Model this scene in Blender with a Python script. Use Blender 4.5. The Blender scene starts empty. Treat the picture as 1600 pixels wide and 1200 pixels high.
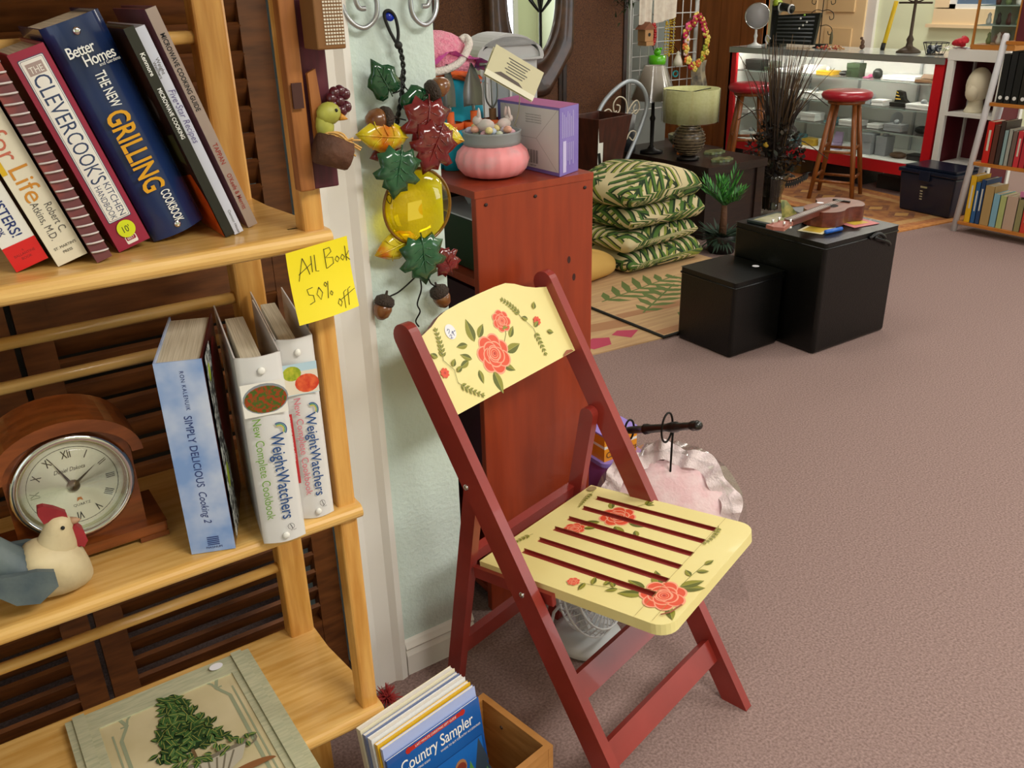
import bpy, math, random
from mathutils import Matrix, Vector
PI=math.pi; R=math.radians; rnd=random.Random(7)
sc=bpy.context.scene; col=sc.collection
# ---------- camera ----------
FPX=1386.96; PITCH=R(24.3133); ROLL=R(-1.48233); YAW=R(56.33689)
fw=Vector((math.cos(YAW)*math.cos(PITCH),math.sin(YAW)*math.cos(PITCH),-math.sin(PITCH)))
r0=Vector((math.sin(YAW),-math.cos(YAW),0)); u0=r0.cross(fw)
rt=r0*math.cos(ROLL)+u0*math.sin(ROLL); up=-r0*math.sin(ROLL)+u0*math.cos(ROLL)
cd=bpy.data.cameras.new('camera'); cam=bpy.data.objects.new('camera',cd); col.objects.link(cam)
cam.matrix_world=Matrix(((rt.x,up.x,-fw.x,0),(rt.y,up.y,-fw.y,0),(rt.z,up.z,-fw.z,1.5),(0,0,0,1)))
cd.sensor_width=36; cd.lens=36*FPX/1600; cd.clip_start=.02
sc.camera=cam
# ---------- world, lights, exposure ----------
w=bpy.data.worlds.new('world'); sc.world=w; w.use_nodes=True
bg=w.node_tree.nodes['Background']; bg.inputs[0].default_value=(.85,.92,1,1); bg.inputs[1].default_value=.6
sc.view_settings.view_transform='Standard'; sc.view_settings.look='None'; sc.view_settings.exposure=0; sc.view_settings.gamma=1
def area(n,loc,rot,sx,sy,e,c=(1,.95,.87)):
    l=bpy.data.lights.new(n,'AREA'); l.shape='RECTANGLE'; l.size=sx; l.size_y=sy; l.energy=e; l.color=c
    o=bpy.data.objects.new(n,l); col.objects.link(o); o.location=loc; o.rotation_euler=rot; return o
for i,(x,y,e) in enumerate([(1.1,-.75,62),(2.9,.3,34),(2.4,2.7,15),(5.0,1.4,30),(4.6,3.9,17),(7.5,2.2,28),(7.4,4.9,34)]):
    area('ceiling_tube_light',(x,y,2.62),(0,0,0),1.2,.55,e,(1,.955,.88))
area('shop_window_daylight',(-1.45,-.7,1.55),(0,R(-90),0),1.7,2.2,9,(.93,.97,1))
area('shop_window_daylight',(6.57,-2.47,1.5),(R(90),0,0),2.55,1.8,70,(.93,.97,1))
# ---------- helpers ----------
def lin(h):
    if isinstance(h,str):
        h=h.lstrip('#'); c=[int(h[i:i+2],16)/255 for i in (0,2,4)]
    else: c=h
    return tuple((x/12.92 if x<=.04045 else ((x+.055)/1.055)**2.4) for x in c)+(1,)
MT={}
def mat(n,c,rough=.5,metal=0,c2=None,vs=4,st=(1,1,1),bump=0,bs=60,spec=.5,coat=0,detail=4,emit=0,ramp=(.35,.65),sheen=0):
    if n in MT: return MT[n]
    m=bpy.data.materials.new(n); m.use_nodes=True; nt=m.node_tree; N=nt.nodes; L=nt.links
    b=N['Principled BSDF']; b.inputs['Base Color'].default_value=lin(c); b.inputs['Roughness'].default_value=rough
    b.inputs['Metallic'].default_value=metal; b.inputs['Specular IOR Level'].default_value=spec; b.inputs['Coat Weight'].default_value=coat
    if sheen: b.inputs['Sheen Weight'].default_value=sheen
    if emit: b.inputs['Emission Color'].default_value=lin(c); b.inputs['Emission Strength'].default_value=emit
    tc=N.new('ShaderNodeTexCoord')
    if c2:
        mp=N.new('ShaderNodeMapping'); mp.inputs['Scale'].default_value=st; L.new(tc.outputs['Object'],mp.inputs[0])
        no=N.new('ShaderNodeTexNoise'); no.inputs['Scale'].default_value=vs; no.inputs['Detail'].default_value=detail; L.new(mp.outputs[0],no.inputs[0])
        cr=N.new('ShaderNodeValToRGB'); cr.color_ramp.elements[0].position=ramp[0]; cr.color_ramp.elements[1].position=ramp[1]
        cr.color_ramp.elements[0].color=lin(c); cr.color_ramp.elements[1].color=lin(c2); L.new(no.outputs[0],cr.inputs[0]); L.new(cr.outputs[0],b.inputs['Base Color'])
    if bump:
        n2=N.new('ShaderNodeTexNoise'); n2.inputs['Scale'].default_value=bs; n2.inputs['Detail'].default_value=3; L.new(tc.outputs['Object'],n2.inputs[0])
        bp=N.new('ShaderNodeBump'); bp.inputs['Strength'].default_value=bump; bp.inputs['Distance'].default_value=.01; L.new(n2.outputs[0],bp.inputs['Height']); L.new(bp.outputs[0],b.inputs['Normal'])
    MT[n]=m; return m
def glassy(n,c,gl=.12,rough=.02,tint=1):
    if n in MT: return MT[n]
    m=bpy.data.materials.new(n); m.use_nodes=True; nt=m.node_tree; N=nt.nodes; L=nt.links
    for x in list(N):
        if x.type!='OUTPUT_MATERIAL': N.remove(x)
    t=N.new('ShaderNodeBsdfTransparent'); t.inputs[0].default_value=lin(c)
    g=N.new('ShaderNodeBsdfGlossy'); g.inputs['Roughness'].default_value=rough
    f0=N.new('ShaderNodeLayerWeight'); f0.inputs['Blend'].default_value=.5
    f1=N.new('ShaderNodeMath'); f1.operation='POWER'; f1.inputs[1].default_value=3; L.new(f0.outputs['Facing'],f1.inputs[0])
    f=N.new('ShaderNodeMath'); f.operation='MULTIPLY_ADD'; f.inputs[1].default_value=.7; f.inputs[2].default_value=gl*.35; L.new(f1.outputs[0],f.inputs[0])
    mx=N.new('ShaderNodeMixShader'); L.new(f.outputs[0],mx.inputs[0]); L.new(t.outputs[0],mx.inputs[1]); L.new(g.outputs[0],mx.inputs[2])
    L.new(mx.outputs[0],N['Material Output'].inputs[0]); MT[n]=m; return m
def V(*a): return Vector(a)
TM={}
class F:   # a flat frame: origin, x axis, y axis (normal = x cross y)
    def __init__(s,o,x,y):
        s.o=Vector(o); s.x=Vector(x).normalized(); s.y=Vector(y).normalized(); s.n=s.x.cross(s.y).normalized(); s.k=0
    def p(s,a,b,h=0): return s.o+s.x*a+s.y*b+s.n*h
    def lay(s): s.k+=1; return .0003+.000008*s.k
FONT={}
def textmesh(t,sp=1.0,bold=0):
    k=(t,sp,bold)
    if k not in FONT:
        cu=bpy.data.curves.new('lettering','FONT'); cu.body=t; cu.size=1; cu.space_character=sp; cu.offset=bold; cu.resolution_u=3
        ob=bpy.data.objects.new('lettering',cu); me=bpy.data.meshes.new_from_object(ob)
        FONT[k]=([v.co.copy() for v in me.vertices],[tuple(p.vertices) for p in me.polygons])
        bpy.data.meshes.remove(me); bpy.data.objects.remove(ob); bpy.data.curves.remove(cu)
    return FONT[k]
class MB:
    def __init__(s,wof=None):
        s.v=[];s.f=[];s.m=[];s.sm=[];s.ms=[]; s.inv=TM[wof.name].inverted() if wof else None; s.T=None
    def mi(s,m):
        if m not in s.ms: s.ms.append(m)
        return s.ms.index(m)
    def add(s,vs,fs,m,smooth=False):
        b=len(s.v); s.v+= [ (s.T@Vector(v)) if s.T else Vector(v) for v in vs]; i=s.mi(m)
        for f in fs: s.f.append(tuple(b+k for k in f)); s.m.append(i); s.sm.append(smooth)
        return s
    def box(s,c,d,m,rot=None,side=None):
        x,y,z=[k/2 for k in d]; vs=[]
        for a in (-1,1):
            for b in (-1,1):
                for e in (-1,1):
                    p=Vector((a*x,b*y,e*z)); vs.append(Vector(c)+(rot@p if rot else p))
        fs=[(0,1,3,2),(4,6,7,5),(0,4,5,1),(2,3,7,6),(0,2,6,4)]
        s.add(vs,fs,side or m); return s.add(vs,[(1,5,7,3)],m)
    def bx(s,x0,x1,y0,y1,z0,z1,m,side=None): return s.box(((x0+x1)/2,(y0+y1)/2,(z0+z1)/2),(abs(x1-x0),abs(y1-y0),abs(z1-z0)),m,None,side)
    def prism(s,poly,fr,h0,h1,m,side=None,smooth=False):
        n=len(poly); vs=[fr.p(a,b,h0) for a,b in poly]+[fr.p(a,b,h1) for a,b in poly]
        ar=sum(poly[i][0]*poly[(i+1)%n][1]-poly[(i+1)%n][0]*poly[i][1] for i in range(n))
        if (ar<0)!=(h1<h0): 
            s.add(vs,[tuple(range(n)),tuple(range(2*n-1,n-1,-1))],m); s.add(vs,[(i,n+i,n+(i+1)%n,(i+1)%n) for i in range(n)],side or m,smooth)
        else:
            s.add(vs,[tuple(range(n-1,-1,-1)),tuple(range(n,2*n))],m); s.add(vs,[(i,(i+1)%n,n+(i+1)%n,n+i) for i in range(n)],side or m,smooth)
        return s
    def flat(s,poly,fr,m,h=None):
        n=len(poly); ar=sum(poly[i][0]*poly[(i+1)%n][1]-poly[(i+1)%n][0]*poly[i][1] for i in range(n))
        if ar<0: poly=poly[::-1]
        h=fr.lay() if h is None else h
        return s.add([fr.p(a,b,h) for a,b in poly],[tuple(range(n))],m)
    def tube(s,path,r,m,n=8,closed=False,caps=True):
        P=[Vector(p) for p in path]; k=len(P); rr=r if isinstance(r,(list,tuple)) else [r]*k
        vs=[];prev=None
        for i in range(k):
            if closed: t=P[(i+1)%k]-P[i-1]
            else: t=P[min(i+1,k-1)]-P[max(i-1,0)]
            if t.length<1e-9: t=Vector((0,0,1))
            t.normalize()
            if prev is None:
                a=t.cross(Vector((0,0,1))); 
                if a.length<.1: a=t.cross(Vector((1,0,0)))
            else: a=prev-t*prev.dot(t)
            a.normalize(); prev=a; b=t.cross(a)
            for j in range(n): q=2*PI*j/n; vs.append(P[i]+(a*math.cos(q)+b*math.sin(q))*rr[i])
        fs=[]
        for i in range(k if closed else k-1):
            i2=(i+1)%k
            for j in range(n): fs.append((i*n+j,i*n+(j+1)%n,i2*n+(j+1)%n,i2*n+j))
        if caps and not closed: fs+=[tuple(range(n-1,-1,-1)),tuple((k-1)*n+j for j in range(n))]
        return s.add(vs,fs,m,True)
    def lathe(s,prof,m,c=(0,0,0),n=24,ax=None,sx=1,sy=1,cap=True):
        vs=[];k=len(prof)
        for r,z in prof:
            for j in range(n):
                q=2*PI*j/n; p=Vector((r*math.cos(q)*sx,r*math.sin(q)*sy,z))
                vs.append(Vector(c)+(ax@p if ax else p))
        fs=[(i*n+j,i*n+(j+1)%n,(i+1)*n+(j+1)%n,(i+1)*n+j) for i in range(k-1) for j in range(n)]
        if cap and prof[0][0]>1e-5: fs.append(tuple(range(n-1,-1,-1)))
        if cap and prof[-1][0]>1e-5: fs.append(tuple((k-1)*n+j for j in range(n)))
        return s.add(vs,fs,m,True)
    def ball(s,c,r,m,n=16,rot=None):
        if not isinstance(r,(tuple,list)): r=(r,r,r)
        k=max(6,n//2); vs=[];fs=[]
        for i in range(k+1):
            a=PI*i/k
            for j in range(n):
                q=2*PI*j/n; p=Vector((r[0]*math.sin(a)*math.cos(q),r[1]*math.sin(a)*math.sin(q),-r[2]*math.cos(a)))
                vs.append(Vector(c)+(rot@p if rot else p))
        for i in range(k):
            for j in range(n): fs.append((i*n+j,i*n+(j+1)%n,(i+1)*n+(j+1)%n,(i+1)*n+j))
        return s.add(vs,fs,m,True)
    def grid(s,fn,nu,nv,m,smooth=True,flip=False):
        vs=[fn(i/nu,j/nv) for i in range(nu+1) for j in range(nv+1)]
        fs=[]
        for i in range(nu):
            for j in range(nv):
                a=i*(nv+1)+j; q=(a,a+nv+1,a+nv+2,a+1); fs.append(q[::-1] if flip else q)
        return s.add(vs,fs,m,smooth)
    def text(s,t,fr,x,y,size,m,al='L',sx=1,sp=1.0,bold=0,shear=0,h=None,fit=0):
        vs,fs=textmesh(t,sp,bold)
        if not vs: return s
        x0=min(v.x for v in vs);x1=max(v.x for v in vs)
        if fit: sx=fit/((x1-x0)*size)
        W=(x1-x0)*size*sx
        ox=x-{'L':0,'C':W/2,'R':W}[al]; h=fr.lay() if h is None else h
        return s.add([fr.p(ox+((v.x-x0)+shear*v.y)*size*sx,y+v.y*size,h) for v in vs],fs,m)
    def line(s,pts,fr,wd,m,h=None):
        h=fr.lay() if h is None else h; vs=[];fs=[]
        for i,(a,b) in enumerate(pts):
            a0,b0=pts[max(i-1,0)];a1,b1=pts[min(i+1,len(pts)-1)]; dx,dy=a1-a0,b1-b0; l=math.hypot(dx,dy) or 1
            ww=wd/2; vs+=[fr.p(a-dy/l*ww,b+dx/l*ww,h),fr.p(a+dy/l*ww,b-dx/l*ww,h)]
        for i in range(len(pts)-1): fs.append((2*i,2*i+1,2*i+3,2*i+2))
        return s.add(vs,fs,m)
    def build(s,name,parent=None,bevel=0,sub=0,seg=2,wn=False):
        me=bpy.data.meshes.new(name); vs=[s.inv@v for v in s.v] if s.inv else s.v
        me.from_pydata([tuple(v) for v in vs],[],s.f)
        for m in s.ms: me.materials.append(m)
        me.polygons.foreach_set('material_index',s.m); me.polygons.foreach_set('use_smooth',s.sm); me.update()
        o=bpy.data.objects.new(name,me); col.objects.link(o)
        if parent: o.parent=parent
        TM[o.name]=TM[parent.name] if parent else Matrix()
        if bevel:
            b=o.modifiers.new('bevel','BEVEL'); b.width=bevel; b.segments=seg; b.limit_method='ANGLE'; b.angle_limit=R(40)
        if sub:
            b=o.modifiers.new('subdivision','SUBSURF'); b.levels=sub; b.render_levels=sub
        return o
def thing(name,label,cat,loc=(0,0,0),rz=0,group=None):
    o=bpy.data.objects.new(name,None); col.objects.link(o); o.location=loc; o.rotation_euler=(0,0,rz); o.empty_display_size=.05
    TM[o.name]=Matrix.Translation(loc)@Matrix.Rotation(rz,4,'Z'); return tag(o,label,cat,group)
def tag(o,label,cat,group=None):
    o['label']=label; o['category']=cat
    if group: o['group']=group
    return o
def struct(o): o['kind']='structure'; return o
def stuff(o): o['kind']='stuff'; return o
def dup(o,loc,rz,label,group=None):
    r_=o.copy(); col.objects.link(r_); r_.location=loc; r_.rotation_euler=(0,0,rz); r_['label']=label
    if group: r_['group']=group
    TM[r_.name]=Matrix.Translation(loc)@Matrix.Rotation(rz,4,'Z')
    for c in list(o.children):
        d=c.copy(); col.objects.link(d); d.parent=r_
        for g in list(c.children): e=g.copy(); col.objects.link(e); e.parent=d
    return r_
def circ(r,n=24,cx=0,cy=0,a0=0,a1=2*PI,ry=None):
    full=abs(a1-a0-2*PI)<1e-6; k=n if full else n+1
    return [(cx+r*math.cos(a0+(a1-a0)*i/n),cy+(ry or r)*math.sin(a0+(a1-a0)*i/n)) for i in range(k)]
def rrect(x0,x1,y0,y1,r,n=5):
    return circ(r,n,x1-r,y1-r,0,PI/2)+circ(r,n,x0+r,y1-r,PI/2,PI)+circ(r,n,x0+r,y0+r,PI,1.5*PI)+circ(r,n,x1-r,y0+r,1.5*PI,2*PI)
def rot2(pts,a,cx=0,cy=0,s=1): c,q=math.cos(a)*s,math.sin(a)*s; return [(cx+x*c-y*q,cy+x*q+y*c) for x,y in pts]
def spl(pts,n=8):   # smooth curve through points
    P=[Vector(p) for p in pts]; out=[]
    for i in range(len(P)-1):
        a=P[max(i-1,0)];b=P[i];c=P[i+1];d=P[min(i+2,len(P)-1)]
        for k in range(n):
            t=k/n; out.append(.5*((2*b)+(c-a)*t+(2*a-5*b+4*c-d)*t*t+(3*b-a-3*c+d)*t**3))
    return out+[P[-1]]
# ---------- materials ----------
M=mat
pine=M('honey pine','#e6ba70',.32,c2='#d3a052',vs=6,st=(1.2,14,14),coat=.25)
pine_v=M('honey pine post','#dca658',.34,c2='#c4883c',vs=6,st=(14,14,1.2),coat=.2)
walnut=M('dark louvre wood','#74441f',.42,c2='#532d12',vs=5,st=(2,12,12))
redpaint=M('brick red paint','#96322a',.35,c2='#862a22',vs=8,coat=.15)
cream=M('cream yellow paint','#efe29c',.38,coat=.15,c2='#ecdc92',vs=5)
white=M('white paint','#e9e7e0',.45); mint=M('mint plaster','#d3e3dc',.85,bump=.22,bs=110)
trimw=M('white trim','#e6e2da',.4)
black=M('black','#0c0c0c',.5); ink=M('black ink','#15151a',.6); wtext=M('white print','#eeeeea',.6); navy=M('navy print','#1c2f6e',.6)
paper=M('paper pages','#d9cfb8',.9,c2='#b9ad92',vs=10,st=(70,1,1)); pap2=M('paper white','#ece8df',.8)
chrome=M('chrome','#dcdcdc',.12,1); silver=M('silver wire','#b4b6ba',.32,.9); gold=M('brass','#c49a45',.3,1); dmetal=M('dark metal','#1c1a18',.45,.6)
leafg=M('green enamel','#1d4a30',.18,c2='#2f6540',vs=30,coat=.5); leafd=M('dark green enamel','#0d4526',.12,coat=.6)
leafr=M('maroon enamel','#5a1016',.15,c2='#7a1d1d',vs=30,coat=.6); leafy=M('yellow enamel','#d4c01c',.2,c2='#cf6a12',vs=24,coat=.5,ramp=(.5,.68))
acorn=M('acorn brown','#6b3f22',.25,c2='#8a5a30',vs=40,coat=.4); acap=M('acorn cap','#3a2c22',.6,bump=.8,bs=300)
amber=glassy('amber glass','#fff04a',.12)
clear=glassy('clear glass','#fcfefd',.08); sheetg=glassy('thin plastic','#f4f4f4',.35,.15)
blackleather=M('black vinyl leather','#050605',.3,bump=.12,bs=220,spec=.4)
oliv=M('olive leaf paint','#8d8a26',.5); oliv2=M('olive dark leaf paint','#5f6418',.5); coral=M('coral rose paint','#e2502f',.45); coral2=M('pale rose paint','#f3a384',.45); coral3=M('deep rose paint','#c4341f',.45)
# ================= SETTING =================
carpet=M('taupe pink carpet','#a18983',.95,c2='#7a6560',vs=170,detail=12,bump=.1,bs=1100,ramp=(.32,.68),spec=.1)
struct(MB().bx(-2.5,9.2,-2.6,8.2,-.05,0,carpet).build('floor'))
struct(MB().bx(-2.5,9.2,-2.6,8.2,2.7,2.75,M('ceiling tile','#e4e1da',.9)).build('ceiling'))
pale=M('pale green wall','#dfe6c2',.8)
# left wall: plaster pier with end, wall over the closet opening, wall behind
b=MB().bx(.69,.867,1.533,2.3,0,2.7,mint).bx(-2.5,.6,1.533,1.62,2.1,2.7,mint).bx(.6,.69,1.54,2.3,0,2.7,mint).bx(-2.5,-1.2,1.533,1.62,0,2.1,mint)
struct(b.build('wall_left'))
struct(MB().bx(-2.5,.6,2.25,2.3,0,2.7,M('dark closet wall','#4a4238',.9)).build('wall_closet'))
struct(MB().bx(.82,.867,2.3,8.2,0,2.7,pale).build('wall_side'))
struct(MB().bx(.82,9.2,7.9,8.0,0,2.7,pale).build('wall_rear'))
struct(MB().bx(8.3,8.35,3.2,7.9,0,2.7,pale).bx(8.3,8.35,-2.6,3.2,0,2.7,pale).build('wall_back'))
b=MB().bx(-2.5,5.2,-2.6,-2.5,0,2.7,pale).bx(7.95,8.3,-2.6,-2.5,0,2.7,pale).bx(5.2,7.95,-2.6,-2.5,0,.55,pale).bx(5.2,7.95,-2.6,-2.5,2.45,2.7,pale); struct(b.build('wall_right'))
b=MB().bx(-1.6,-1.5,-2.5,-1.6,0,2.7,pale).bx(-1.6,-1.5,.2,1.533,0,2.7,pale).bx(-1.6,-1.5,-1.6,.2,2.65,2.7,pale).bx(-1.6,-1.5,-1.6,.2,0,.4,pale); struct(b.build('wall_front'))
# casing of the closet opening
cs=F((.59,1.533,0),(1,0,0),(0,1,0)); 
b=MB(); b.prism([(0,-.022),(.012,-.026),(.03,-.016),(.07,-.014),(.085,-.022),(.1,-.018),(.104,0),(.104,.03),(0,.03)],F((.59,1.533,0),(1,0,0),(0,1,0)),0,2.2,trimw)
struct(b.build('trim_1'))
b=MB(); b.prism([(0,0),(-.016,0),(-.016,.055),(-.011,.068),(-.016,.076),(-.008,.09),(0,.094)],F((.694,1.533,0),(0,1,0),(0,0,1)),0,.187,trimw); struct(b.build('baseboard_left'))
# louvred closet doors
def louvre(x0,x1,name):
    b=MB(); y=1.60; s=.05
    for a in (x0,x1-s): b.bx(a,a+s,y-.016,y+.016,.02,2.08,walnut)
    zs=[(.02,.2),(.98,1.09),(1.99,2.08)]
    for z0,z1 in zs: b.bx(x0+s,x1-s,y-.014,y+.014,z0,z1,walnut)
    for z0,z1 in ((.2,.98),(1.09,1.99)):
        n=int((z1-z0)/.045)
        for i in range(n):
            z=z0+(i+.5)*(z1-z0)/n
            b.box(((x0+x1)/2,y,z),(x1-x0-2*s+.004,.05,.009),walnut,Matrix.Rotation(R(-58),3,'X'))
    return struct(b.build(name))
louvre(.085,.575,'door_1'); louvre(-.42,.075,'door_2'); louvre(-.93,-.43,'door_3')
# wood panelled partition, far door, window
plank=M('orange wood panel','#b0622a',.4,c2='#94501e',vs=3,st=(6,6,.6),coat=.2)
b=MB()
for i in range(8): b.bx(6.6,6.66,5.75+i*.26,6.004+i*.26,0,2.7,plank)
b.bx(6.605,6.65,5.75,7.9,0,2.7,M('panel groove','#3c1c0a',.7)); struct(b.build('wall_panelled'))
dcr=M('cream door paint','#e6c999',.5)
b=MB().bx(8.24,8.3,5.9,6.95,0,2.1,dcr)
for z0,z1 in ((.25,1.0),(1.15,1.95)):
    for y0 in (6.02,6.48): b.bx(8.225,8.25,y0,y0+.33,z0,z1,M('cream door panel','#dcbd8b',.5))
o=struct(b.build('door_4',bevel=.006))
struct(MB().bx(8.26,8.3,5.8,5.9,0,2.2,trimw).bx(8.26,8.3,6.95,7.05,0,2.2,trimw).bx(8.26,8.3,5.8,7.05,2.1,2.2,trimw).build('trim_2'))
b=MB(); wt=M('peach window trim','#e8cfa6',.5)
b.bx(8.24,8.3,4.2,4.35,1.2,2.3,wt).bx(8.24,8.3,5.03,5.17,1.2,2.3,wt).bx(8.24,8.3,4.2,5.17,1.05,1.19,wt).bx(8.22,8.3,4.15,5.22,1.03,1.06,wt).bx(8.25,8.29,4.35,5.03,1.19,1.23,white).bx(8.25,8.29,4.97,5.03,1.19,2.3,white)
w1=struct(b.build('window_1')); p=MB().bx(8.27,8.275,4.35,4.97,1.23,2.3,M('dusk window pane','#5b6f86',.08)).build('pane',w1)
b=MB(); b.bx(5.2,7.95,-2.55,-2.48,.5,.58,white).bx(5.2,5.28,-2.55,-2.48,.5,2.5,white).bx(7.87,7.95,-2.55,-2.48,.5,2.5,white).bx(5.2,7.95,-2.55,-2.48,2.42,2.5,white); struct(b.build('window_2'))

# ================= FOLDING CHAIR =================
ch=thing('folding_chair','red wooden folding chair with cream slatted seat painted with coral roses','chair',(1.055,.9502,0),-1.3151)
T_,W_=.0224,.221
d=Vector((-.5624,.9131)).normalized(); nrm=Vector((d.y,-d.x))
def bar2(a,b,w,cut=True,rnd_=True):
    a=Vector(a);b=Vector(b);q=(b-a).normalized();n=Vector((q.y,-q.x))*w/2
    def ground(p): t=-p.y/q.y; return (p.x+q.x*t,0)
    pts=[ground(a+n) if cut else tuple(a+n),]
    if rnd_:
        ang=math.atan2(n.y,n.x); c=b-q*w/2
        pts+=[(c.x+w/2*math.cos(ang+PI*i/10),c.y+w/2*math.sin(ang+PI*i/10)) for i in range(11)]
    else: pts+=[tuple(b+n),tuple(b-n)]
    pts.append(ground(a-n) if cut else tuple(a-n)); return pts
for s in (-1,1):
    y=W_ if s>0 else -W_+T_
    MB().prism(bar2((0,0),(-.5624,.9131),.053),F((0,y,0),(1,0,0),(0,0,1)),0,T_,redpaint).build('rail',ch,bevel=.003)
    y2=.1975 if s>0 else -.1975+.021
    MB().prism(bar2((-.508,0),(-.405,.632),.036),F((0,y2,0),(1,0,0),(0,0,1)),0,.021,redpaint).build('leg',ch,bevel=.002)
    for u,z in ((-.398,.618),(-.262,.43)):
        bb=MB(); bb.lathe([(.0065,0),(.0065,.002),(.003,.004)],chrome,(u,s*W_,z),10,Matrix.Rotation(-s*PI/2,3,'X'))
        bb.build('bolt',ch)
def cross(u0,z0,w,t,y,name):
    c=Matrix.Rotation(0,3,'X'); q=Matrix(((d.x,0,nrm.x),(0,1,0),(d.y,0,nrm.y)))
    MB().box((u0,0,z0),(w,2*y,t),redpaint,q).build(name,ch,bevel=.0025)
cross(-.073,.118,.052,.02,W_-T_,'stretcher'); cross(-.15,.244,.052,.02,W_-T_,'stretcher')
MB().box((-.484,0,.157),(.018,.39,.05),redpaint,Matrix.Rotation(R(9),3,'Y')).build('stretcher',ch,bevel=.0025)
MB().box((-.452,0,.405),(.02,.355,.03),redpaint,Matrix.Rotation(R(9),3,'Y')).build('stretcher',ch,bevel=.0025)
a=math.atan2(.055,.41)
sf=F((0,0,.475),(math.cos(a),0,math.sin(a)),(0,1,0))
def sk(p): u,v=p; return (u-(v-.02)*.085*max(0,min(1,(u+.43)/.3)),v)
b=MB(); th=-.022
b.prism([sk(p) for p in [(-.415,-.182),(-.415,.205),(-.368,.205),(-.368,-.182)]],sf,th,0,cream,cream)
fr_=[(-.05,-.182),(-.018,-.182)]+circ(.036,6,-.018+.002,-.146,-PI/2,0)+circ(.036,6,-.018+.002,.174,0,PI/2)+[(-.05,.21)]
b.prism([sk(p) for p in fr_],sf,th,0,cream,cream)
sl=[.158,.105,.051,.0,-.053,-.105]; ed=[.21]+[k for s_ in sl for k in (s_+.0085,s_-.0085)]+[-.182]
for i in range(7):
    v1,v0=ed[2*i],ed[2*i+1]
    if i==0: 
        b.prism([sk(p) for p in [(-.368,v0),(-.05,v0),(-.05,.21),(-.2,.21),(-.368,.205)]],sf,th,0,cream,cream)
    if i==0: b.prism([sk(p) for p in [(-.368,v0-.0004),(-.05,v0-.0004),(-.05,v0),(-.368,v0)]],sf,th,-.0006,redpaint)
    else: b.prism([sk(p) for p in [(-.368,v0),(-.05,v0),(-.05,v1),(-.368,v1)]],sf,th,0,cream,redpaint if i<6 else cream)
b.prism([sk(p) for p in [(-.37,.18),(-.37,-.16),(-.33,-.16),(-.33,.18)]],sf,th-.014,th-.0005,redpaint)
b.prism([sk(p) for p in [(-.09,.18),(-.09,-.16),(-.05,-.16),(-.05,.18)]],sf,th-.014,th-.0005,redpaint)
for v in sl: # red painted slot lining
    b.prism([sk(p) for p in [(-.368,v-.0084),(-.05,v-.0084),(-.05,v+.0084),(-.368,v+.0084)]],sf,-.016,-.006,redpaint)
def leaf(b,fr,x,y,ang,l,w,m1=None,m2=None):
    m1=m1 or oliv; m2=m2 or oliv2
    n=7; up_=[(l*i/n,w/2*math.sin(PI*(i/n)**.8)) for i in range(n+1)]; dn=[(p,-q) for p,q in up_[::-1]]
    h=fr.lay(); b.flat(rot2(up_+dn[1:-1],ang,x,y),fr,m1,h); b.flat(rot2([(0,0)]+dn[1:-1][::-1]+[(l,0)],ang,x,y),fr,m2,fr.lay()); b.line(rot2([(0,0),(l*.95,0)],ang,x,y),fr,.0006,M('vein','#b9b45a',.5))
def sprig(b,fr,x,y,ang,l,n,curve=.5,s=.011):
    pts=[];a=ang;px,py=x,y
    for i in range(n+1):
        pts.append((px,py)); px+=l/n*math.cos(a);py+=l/n*math.sin(a);a+=curve/n
    b.line(pts,fr,.0011,oliv2)
    for i,(px,py) in enumerate(pts[1:]):
        a=ang+curve*i/n; k=s*(1-.4*i/n)
        leaf(b,fr,px,py,a+.75,k,k*.42); leaf(b,fr,px,py,a-.75,k,k*.42)
    leaf(b,fr,*pts[-1],ang+curve,s*.7,s*.3)
def petal(b,fr,x,y,ang,r,w,d_):
    p=[(r*(.1+.9*math.sin(t)**.8)*1.0 if 0 else r*math.sin(t)**.7,w*math.cos(t)) for t in [PI*i/12 for i in range(13)]]
    b.flat(rot2(p,ang,x+d_*math.cos(ang),y+d_*math.sin(ang)),fr,coral2); b.flat(rot2([(q*.86,s_*.88) for q,s_ in p],ang,x+d_*math.cos(ang),y+d_*math.sin(ang)),fr,coral)
def rose(b,fr,x,y,s,ang=0,sy=1):
    for i in range(7): petal(b,fr,x,y,ang+i*2*PI/7,s*.62,s*.42,s*.4)
    b.flat(circ(s*.62,18,x,y),fr,coral)
    for i in range(5): petal(b,fr,x,y,ang+.5+i*2*PI/5,s*.5,s*.4,s*.16)
    b.flat(circ(s*.42,16,x,y),fr,coral3)
    for i in range(4): petal(b,fr,x,y,ang+1+i*2*PI/4,s*.36,s*.3,s*.06)
    for k in (.34,.22,.1):
        b.flat(circ(k*s,14,x+s*.03,y),fr,coral2); b.flat(circ(k*s*.84,14,x+s*.04,y),fr,coral if k>.2 else coral3)
def seatd(u,v): return sk((u,v))
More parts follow.
